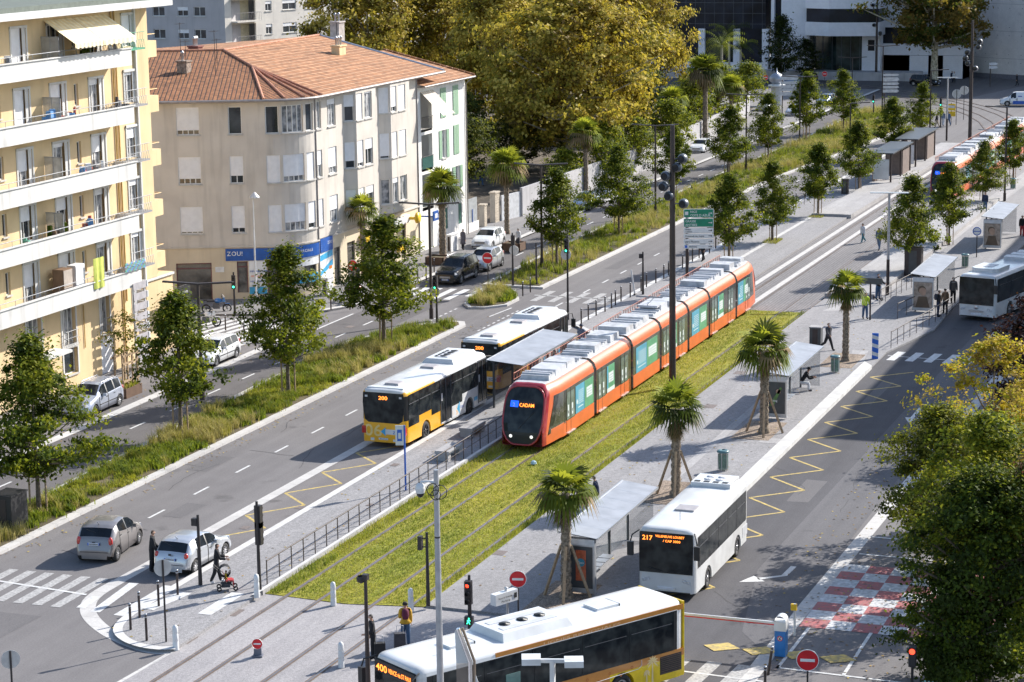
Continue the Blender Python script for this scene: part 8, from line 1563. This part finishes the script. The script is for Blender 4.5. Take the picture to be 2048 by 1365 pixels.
# pavement planters for the left palms
for px, py, lb in ((876, 528, 'brown planter at the foot of the palm beside the black off-roader'), (1028, 500, 'brown planter beside the shaggy palm and the man in white')):
    t = thing('palm_planter', lb, 'planter', g(px, py, .12)); o = MB()
    for a in (0, 1, 2, 3): m3 = Matrix.Rotation(a*math.pi/2, 3, 'Z'); o.box(m3 @ Vector((.7, 0, .3)), (.08, 1.48, .6), M=m3)
    o.build('box', mat('planter_brown', (.12, .07, .045), .8), t); o = MB(); o.b2(-.66, .66, -.66, .66, .3, .5); o.build('soil', SOIL, t)
t = thing('teal_fence', 'teal metal picket fence at the lower right corner', 'fence', (0, 0, 0)); pts = [g(1815, 1378, 1.6), g(1850, 1362, 1.6), g(1920, 1372, 1.6), g(2000, 1398, 1.6), g(2060, 1420, 1.6)]; t.location = (pts[0].x, pts[0].y, 0); base = None
for a, b_ in zip(pts, pts[1:]):
    n = max(2, int((b_-a).length/.13))
    for k in range(n):
        p = a.lerp(b_, k/n)-Vector((pts[0].x, pts[0].y, 0)); p.z = 0
        if base is None: o = MB(); o.box((0, 0, .8), (.05, .05, 1.6)); base = o.build('picket', mat('teal_paint', (.22, .42, .40), .5), t); base.location = p
        else: c = base.copy(); COL.objects.link(c); c.parent = t; c.location = p
o = MB(); 
for z in (.3, 1.4): o.tube([Vector((p.x-pts[0].x, p.y-pts[0].y, z)) for p in pts], .03, 4)
o.build('rail', mat('teal_paint', (.22, .42, .40), .5), t)
t = thing('round_stop_sign', 'small round stop sign on a pole beside the farthest shelter', 'road sign', g(1953, 515, .11)); o = MB(); o.tube([(0, 0, 0), (0, 0, 2.1)], .04, 6); o.build('post', DARKI, t); o = MB(); o.lathe([(.33, -.02), (.33, .0), (0, .0)], (-.06, 0, 2.0), 20, 0, 'x'); o.lathe([(.33, -.025), (.27, -.028)], (-.06, 0, 2.0), 20, 1, 'x'); o.lathe([(.26, -.02), (0, -.022)], (-.06, 0, 2.0), 20, 0, 'x'); o.b2(-.09, -.085, -.25, .25, 1.96, 2.02, 1); o.build('sign_disc', [BWH, PLB], t)
t = thing('yellow_panel', 'yellow information panels on a post at the far crossing', 'sign', g(1902, 250, .1)); o = MB(); o.tube([(0, 0, 0), (0, 0, 2.6)], .04, 5); o.build('post', DARKI, t); o = MB(); o.b2(-.05, -.02, -.5, .5, 1.7, 2.5, 0); o.b2(-.05, -.02, -.5, .5, 1.0, 1.6, 0); o.b2(-.055, -.05, -.4, .4, 2.0, 2.3, 1); o.build('panel', [YLW, BWH], t)
t = thing('information_post', 'dark information board on a pole between the worker and the man in the puffer jacket', 'sign post', g(1740, 640, .12)); o = MB(); o.tube([(0, 0, 0), (0, 0, 2.5)], .06, 6); o.build('post', BROWN, t); o = MB(); o.b2(-.05, .05, -.75, .75, 2.35, 2.75); o.build('board', DGR, t)
b = g(24, 1062, .1)
t = thing('blue_litter', 'crumpled pale blue wrapper lying on the tram grass', 'litter', g(1067, 929, .06)); o = MB(); o.lathe([(.02, 0), (.16, .03), (.13, .14), (.05, .19), (0, .16)], (0, 0, 0), 7, 0, 'z', False); o.build('paper', mat('litter_blue', (.35, .5, .6), .7, vary=.5, scale=20), t)
# ================================================================== people
SKIN = mat('skin', (.46, .27, .19), .55, vary=.06, scale=20); SKIN2 = mat('skin_dark', (.22, .12, .08), .55, vary=.06, scale=20)
HAIRD = mat('hair_dark', (.018, .013, .011), .7); HAIRB = mat('hair_brown', (.07, .04, .025), .7); HAIRG = mat('hair_grey', (.38, .36, .34), .7)
def clothmat(n, c): return mat('cloth_'+n, c, .85, vary=.14, scale=6, bump=.3, bscale=14)
CB = clothmat('black', (.014, .014, .017)); CN = clothmat('navy', (.02, .03, .065)); CJ = clothmat('jeans', (.05, .10, .19)); CY = clothmat('mustard', (.58, .33, .03)); CW = clothmat('white', (.62, .62, .64)); CG = clothmat('grey_blue', (.17, .21, .30)); CD = clothmat('dark_grey', (.05, .05, .06)); CHV = clothmat('hi_vis', (.50, .65, .04)); CBe = clothmat('beige', (.42, .34, .25)); CT = clothmat('teal', (.05, .18, .22)); CM = clothmat('maroon', (.12, .015, .045)); CR = clothmat('red', (.4, .03, .04))
def seg_d(P_, a, b):
    ab = b-a; t = max(0, min(1, (P_-a).dot(ab)/max(1e-9, ab.length_squared))); return (P_-a-ab*t).length
def person(label, pos, yaw, H=1.75, pose='stand', top=CB, bottom=CB, shoes=CB, skin=SKIN, hair=HAIRD, legs=(4, -4), knees=(3, 5), arms=((8, 12), (-6, 14)), lean=4, hat=None, coat=0, bag=None, spread=.1, group=None, mask=False, skirt=None, shorts=False, abd=(7, 7), longhair=False):
    t = thing('person', label, 'person', pos, yaw, group); k = H/1.75; V = []; Rd = []; E_ = []; B_ = []
    def v(p, r, par=None, bone=None):
        V.append(Vector(p)*k); Rd.append(r*k); i = len(V)-1
        if par is not None: E_.append((par, i)); B_.append((par, i, bone))
        return i
    ln = math.sin(R(lean)); sit = pose == 'sit'; pz = .48 if sit else .93
    pel = v((0, 0, pz), (.125), None); wa = v((ln*.2, 0, pz+.19), .115, pel, 'top'); ch = v((ln*.4, 0, pz+.36), .14, wa, 'top'); uc = v((ln*.5, 0, pz+.475), .10, ch, 'top')
    ne = v((ln*.6, 0, pz+.57), .055, uc, 'neck'); hb = v((ln*.65+.01, 0, pz+.64), .072, ne, 'head'); hm = v((ln*.7+.01, 0, pz+.71), .094, hb, 'head'); ht = v((ln*.7, 0, pz+.785), .07, hm, 'head')
    hc = Vector((ln*.7+.01, 0, pz+.715))*k
    v((ln*.68+.115, 0, pz+.69), .014, hm, 'head')
    for s_ in (1, -1): v((ln*.68, s_*.098, pz+.70), .014, hm, 'head')
    for i, s_ in enumerate((1, -1)):
        sh = v((ln*.48, s_*.175, pz+.46), .062, uc, 'top'); sa, el = arms[i]; a = R(sa); ab_ = R(abd[i]); d = Vector((math.sin(a), s_*math.sin(ab_), -math.cos(a)*math.cos(ab_))); S0 = V[sh]/k; e0 = S0+d*.29; eb = v(e0, .043, sh, 'top')
        b_ = a+R(el); d2 = Vector((math.sin(b_), s_*math.sin(ab_)*.3-s_*.10*(el > 50), -math.cos(b_))).normalized(); w0 = e0+d2*.245; wr = v(w0, .028, eb, 'sleeve'); pm = v(w0+d2*.075, .032, wr, 'hand')
        side = d2.cross(Vector((0, s_, 0))).normalized(); across = d2.cross(side).normalized()
        for f_ in range(4): ll = (.078, .088, .082, .064)[f_]; bs = w0+d2*.095+side*(-.030+.02*f_); v1 = v(bs, .0095, pm, 'hand'); v2 = v(bs+d2*ll*.5+across*.008*s_, .0085, v1, 'hand'); v(bs+d2*ll*.9+across*.03*s_, .007, v2, 'hand')
        th = v(w0+d2*.045-side*.042, .011, pm, 'hand'); v(w0+d2*.085-side*.058, .0085, th, 'hand')
        hp = v((0, s_*.085, pz-.05), .092, pel, 'hip'); la = R(88 if sit else legs[i]); kn = R(86 if sit else knees[i]); H0 = V[hp]/k
        d = Vector((math.sin(la), s_*spread*.3, -math.cos(la))).normalized(); K0 = H0+d*.42; kb = v(K0, .062, hp, 'thigh'); mid = None
        b_ = la-kn; d2 = Vector((math.sin(b_), 0, -math.cos(b_))).normalized(); A0_ = K0+d2*.385; an = v(A0_, .042, kb, 'calf'); fd = Vector((math.cos(b_*.5 if not sit else 0), 0, math.sin(b_*.5) if not sit else 0)).normalized(); fl = v(A0_+Vector((0, 0, -.035))+fd*.075, .04, an, 'foot'); v(A0_+Vector((0, 0, -.045))+fd*.165, .033, fl, 'foot')
    zmin = min(p.z-r for p, r in zip(V, Rd)); 
    for p in V: p.z -= zmin
    hc.z -= zmin
    me = bpy.data.meshes.new('p'); me.from_pydata(V, E_, []); ob = bpy.data.objects.new('p', me); COL.objects.link(ob); m = ob.modifiers.new('s', 'SKIN'); m.use_smooth_shade = True; m.branch_smoothing = .3
    lay = me.skin_vertices[0].data
    for i, r in enumerate(Rd): 
        lay[i].radius = (r, r); lay[i].use_root = i == 0
    for i, (sx_, sy_) in ((pel, (.155, .115)), (wa, (.135, .10)), (ch, (.155, .11)), (uc, (.11, .085))): lay[i].radius = (sx_*k, sy_*k)
    s2 = ob.modifiers.new('b', 'SUBSURF'); s2.levels = 1; s2.render_levels = 1
    dg = bpy.context.evaluated_depsgraph_get(); dg.update(); ev = bpy.data.meshes.new_from_object(ob.evaluated_get(dg)); bpy.data.objects.remove(ob)
    ev.materials.clear(); ev.materials.append(skin)
    for p in ev.polygons: p.use_smooth = True; p.material_index = 0
    body = bpy.data.objects.new('body', ev); COL.objects.link(body); body.parent = t
    bones = [(V[a], V[b], nm) for a, b, nm in B_]; reg = []
    for p in ev.polygons:
        c = p.center; d_, nm = min(((seg_d(c, a, b)/(1 if n_ not in ('top',) else 1.25)), n_) for a, b, n_ in bones)
        if nm == 'top' and c.z < V[pel].z-.02 and abs(c.y) < .16: nm = 'hip'
        if nm == 'hand' and False: nm = 'sleeve'
        reg.append(nm)
    def shell(name, names, off, m_, cond=None):
        o = MB(); idx = {}; 
        for p, nm in zip(ev.polygons, reg):
            if nm in names and (cond is None or cond(p.center)):
                f = []
                for i in p.vertices:
                    if i not in idx: idx[i] = len(o.v); vv = ev.vertices[i]; o.v.append(tuple(vv.co+vv.normal*off*k))
                    f.append(idx[i])
                o.f.append(tuple(f)); o.m.append(0); o.sm.append(True)
        if o.f: return o.build(name, m_, t)
    shell('top', ('top', 'sleeve'), .030, top); shell('trousers', ('hip', 'thigh') if shorts else ('hip', 'thigh', 'calf'), .024, bottom); shell('shoes', ('foot',), .014, shoes)
    hx = hc.x
    if hair: shell('hair', ('head',), .014, hair, lambda c: (c.z > hc.z+.035*k) or (c.x < hx-.02*k and c.z > hc.z-(.12 if longhair else .05)*k))
    o = MB()
    for s_ in (1, -1): o.disc((hc.x+.093*k, s_*.033*k, hc.z+.012*k), .011*k, (1, 0, 0), 0, 8)
    o.build('eyes', HAIRD, t)
    if mask: o = MB(); o.box((hc.x+.075*k, 0, hc.z-.035*k), (.06*k, .13*k, .075*k), 0, top=(.8, .9)); o.build('face_mask', CW, t)
    else: o = MB(); o.box((hc.x+.090*k, 0, hc.z-.05*k), (.006*k, .04*k, .009*k)); o.build('mouth', mat('lips', (.3, .1, .08)), t)
    if hat: o = MB(); o.lathe([(0, .125*k), (.08*k, .12*k), (.10*k, .07*k), (.105*k, .035*k), (.17*k, .03*k), (.17*k, .022*k)], tuple(hc), 14); o.build('hat', hat, t)
    if coat: o = MB(); z0 = V[wa].z; z1 = z0-coat; o.lathe([(.15*k, z0+.05), (.17*k, z0-.1), (.24*k, z1), (.235*k, z1)], (V[wa].x*.5, 0, 0), 14, 0); o.build('coat_skirt', top, t)
    if bag: o = MB(); c = V[ch]; o.lathe([(.02, -.2), (.11, -.19), (.14, -.05), (.13, .12), (.07, .2), (0, .21)], (c.x-.19*k, 0, c.z), 10); o.tube([(c.x-.1*k, .1, c.z+.16*k), (c.x+.1*k, .1, c.z+.12*k), (c.x+.1*k, .11, c.z-.1*k), (c.x-.12*k, .1, c.z-.16*k)], .018, 5); o.tube([(c.x-.1*k, -.1, c.z+.16*k), (c.x+.1*k, -.1, c.z+.12*k), (c.x+.1*k, -.11, c.z-.1*k), (c.x-.12*k, -.1, c.z-.16*k)], .018, 5); o.build('backpack', bag, t)
    t['hand_z'] = 0; del t['hand_z']; return t
def at(px, py, z=.14): return g(px, py, z)
UP = 0.0; TOC = math.pi   # facing +x / towards the camera
person('man in black standing on the road behind the silver hatchback', at(305, 1143, .01), R(-60), 1.78, legs=(3, -3), hair=HAIRB, arms=((15, 25), (10, 20)), lean=6)
wm = person('woman in black with hair tied up, pushing the stroller', at(434, 1166), R(-60), 1.68, legs=(14, -12), knees=(4, 14), arms=((22, 60), (22, 60)), shoes=CW, hair=HAIRD, longhair=True)
person('man in a dark tracksuit waiting beside the dark camera pole', at(747, 1318, .02), R(120), 1.72, hair=HAIRD, arms=((5, 70), (0, 10)), skin=SKIN)
person('person in a mustard jacket with a burgundy backpack waiting by the tracks', at(812, 1290, .02), R(25), 1.68, top=CY, bottom=CJ, bag=CM, arms=((5, 70), (5, 15)), hair=HAIRD, coat=.22)
person('seated person in a dark jacket behind the nearest glass shelter', at(1196, 1008, .11), R(100), 1.75, 'sit', top=CN, bottom=CB, hair=HAIRD, arms=((20, 60), (20, 60)), lean=14)
person('seated person with a cap bent over a phone at the second glass shelter', at(1602, 782, .11), R(-75), 1.75, 'sit', top=CB, bottom=CW, hair=HAIRD, hat=CB, arms=((25, 75), (30, 70)), lean=38, shoes=CD)
person('man in dark clothes striding past the slim-trunked palm', at(1656, 700, .11), R(-125), 1.78, top=CD, bottom=CB, legs=(26, -24), knees=(6, 34), arms=((-18, 25), (22, 45)), hair=HAIRB, mask=True)
person('worker in a yellow high-visibility jacket and jeans near the info post', at(1730, 638, .11), R(-150), 1.76, top=CHV, bottom=CJ, arms=((15, 40), (10, 30)), legs=(8, -8), hair=HAIRB)
person('person in a black puffer jacket and jeans riding a kick scooter', at(1756, 600, .30), R(-130), 1.82, top=CB, bottom=CJ, arms=((25, 55), (25, 55)), hair=HAIRD, mask=True, abd=(14, 14))
person('woman with a pale jacket walking across the tram tracks', at(1726, 486, .02), R(150), 1.66, top=CW, bottom=CT, legs=(25, -22), knees=(6, 22), hair=HAIRD, longhair=True, shoes=CW)
person('man in a grey-blue hooded jacket walking towards the tram tracks', at(1758, 500, .02), R(170), 1.85, top=CG, bottom=CG, legs=(18, -18), knees=(5, 18), hair=HAIRG, coat=.12)
person('person with a dark backpack waiting at the third shelter beside the advert', at(1876, 634, .11), R(-60), 1.78, top=CB, bottom=CN, bag=CD)
person('person in a patterned jacket waiting at the third shelter', at(1890, 628, .11), R(30), 1.7, top=clothmat('brown', (.2, .12, .07)), bottom=CB, hair=HAIRD)
person('person with a face mask waiting between the shelter and the arriving white bus', at(1906, 606, .11), R(-160), 1.78, top=CD, bottom=CB, hair=HAIRD, mask=True)
person('person in black walking at the far right edge', at(2044, 474, .05), R(190), 1.76, top=CB, bottom=CR, legs=(12, -12))
person('person in black behind the stack of direction signs', at(1406, 522, .14), R(160), 1.75, legs=(16, -16), knees=(4, 16))
person('person with a wide dark hat on the left platform beside the tram roof', at(1163, 704, .14), R(190), 1.7, top=CG, bottom=CN, hat=CN)
person('woman in a grey coat and pale headscarf walking on the left pavement', at(926, 500, .12), R(-10), 1.68, top=clothmat('coat_grey', (.14, .13, .15)), bottom=CB, hair=HAIRG, coat=.62, legs=(8, -8), longhair=True)
person('white-haired man in a white shirt beside the planter at the kerb', at(1036, 500, .12), R(-20), 1.74, top=CW, bottom=CD, hair=HAIRG)
person('person in jeans standing behind the farthest plaza trees', at(1970, 424, .11), R(180), 1.75, top=CN, bottom=CJ)
person('person waiting in the dark tram shelter', at(1780, 348, .35), R(180), 1.72, top=CBe, bottom=CB)
for i, (px, py, tp, bt, lb) in enumerate(((1886, 252, CG, CW, 'person in pale trousers crossing near the far green light'), (1897, 252, CJ, CJ, 'person in blue walking beside the yellow information panels'), (1874, 256, CB, CBe, 'person in beige trousers left of the pair at the far crossing'), (2034, 172, CB, CB, 'person in black standing before the round concrete building'), (1904, 166, CN, CN, 'person in dark blue under the forked plane tree'), (1908, 167, CW, CB, 'person in a white top under the forked plane tree'), (962, 372, CB, CJ, 'person in the shaded garden behind the white house'))): person(lb, at(px, py, .1 if i < 6 else .16), R(40*i), 1.74, top=tp, bottom=bt, legs=(15, -15), knees=(4, 16))
person('man in black standing in the doorway beside the no-entry sign', at(716, 568, .13), R(-100), 1.76)
# stroller, suitcases, scooter, bicycles
p0 = at(452, 1180); t = thing('stroller', 'black stroller with a red and yellow lined seat pushed by the woman in black', 'stroller', p0, R(-60)); o = MB()
for s_ in (.22, -.22): o.tube([(-.45, s_, 1.02), (-.05, s_, .62), (.38, s_, .12)], .015, 5); o.tube([(-.25, s_, .12), (.2, s_, .75)], .015, 5)
o.tube([(-.45, .22, 1.02), (-.47, 0, 1.04), (-.45, -.22, 1.02)], .02, 5); o.build('frame', BLK, t)
for x in (.38, -.27):
    for s_ in (.22, -.22): o = MB(); o.lathe([(.05, -.025), (.1, -.02), (.1, .02), (.05, .025)], (x, s_, .1), 12, 0, 'y'); o.build('wheel', RUB, t)
o = MB(); o.add([(-.12, -.19, .85), (-.12, .19, .85), (-.02, .19, .42), (-.02, -.19, .42)], [(0, 1, 2, 3)]); o.box((.12, 0, .42), (.3, .38, .05)); o.box((.3, 0, .28), (.05, .34, .28)); o.build('seat', CR, t); o = MB(); o.lathe([(.24, -.2), (.24, .2)], (-.02, 0, .8), 10, 0, 'y'); o.build('hood', CB, t); o = MB(); o.box((-.0, 0, .22), (.35, .34, .16)); o.build('basket', CD, t)
person('small child in yellow sitting in the stroller', (p0.x, p0.y, p0.z+.17), R(-60), .85, 'sit', top=clothmat('child_yellow', (.7, .45, .03)), bottom=CN, hair=HAIRB)
for px, py, lb, m_ in ((760, 1322, 'tall black suitcase standing behind the man in the dark tracksuit', CB), (800, 1302, 'dark suitcase on wheels beside the person in the mustard jacket', CD)):
    t = thing('suitcase', lb, 'suitcase', at(px, py, .02), R(30), 'suitcases by the tracks'); o = MB(); o.box((0, 0, .38), (.26, .42, .62), 0, top=(.92, .95)); o.build('shell', m_, t); o = MB(); o.tube([(-.1, .12, .68), (-.1, .12, 1.0), (-.1, -.12, 1.0), (-.1, -.12, .68)], .012, 5); o.build('handle', GREYP2, t)
    for s_ in (.15, -.15): o = MB(); o.lathe([(.035, -.015), (.035, .015), (0, .015)], (0, s_, .035), 10, 0, 'y'); o.build('wheel', RUB, t)
t = thing('kick_scooter', 'kick scooter under the person in the black puffer jacket', 'scooter', at(1756, 600, .12), R(-130)); o = MB(); o.box((0, 0, .13), (.75, .14, .04)); o.build('deck', BLK, t); o = MB(); o.tube([(.38, 0, .1), (.30, 0, 1.05)], .022, 6); o.tube([(.3, -.25, 1.05), (.3, .25, 1.05)], .018, 5); o.build('handlebar', UNIT, t)
for x in (.42, -.42): o = MB(); o.lathe([(.06, -.025), (.11, -.02), (.11, .02), (.06, .025)], (x, 0, .11), 12, 0, 'y'); o.build('wheel', RUB, t)
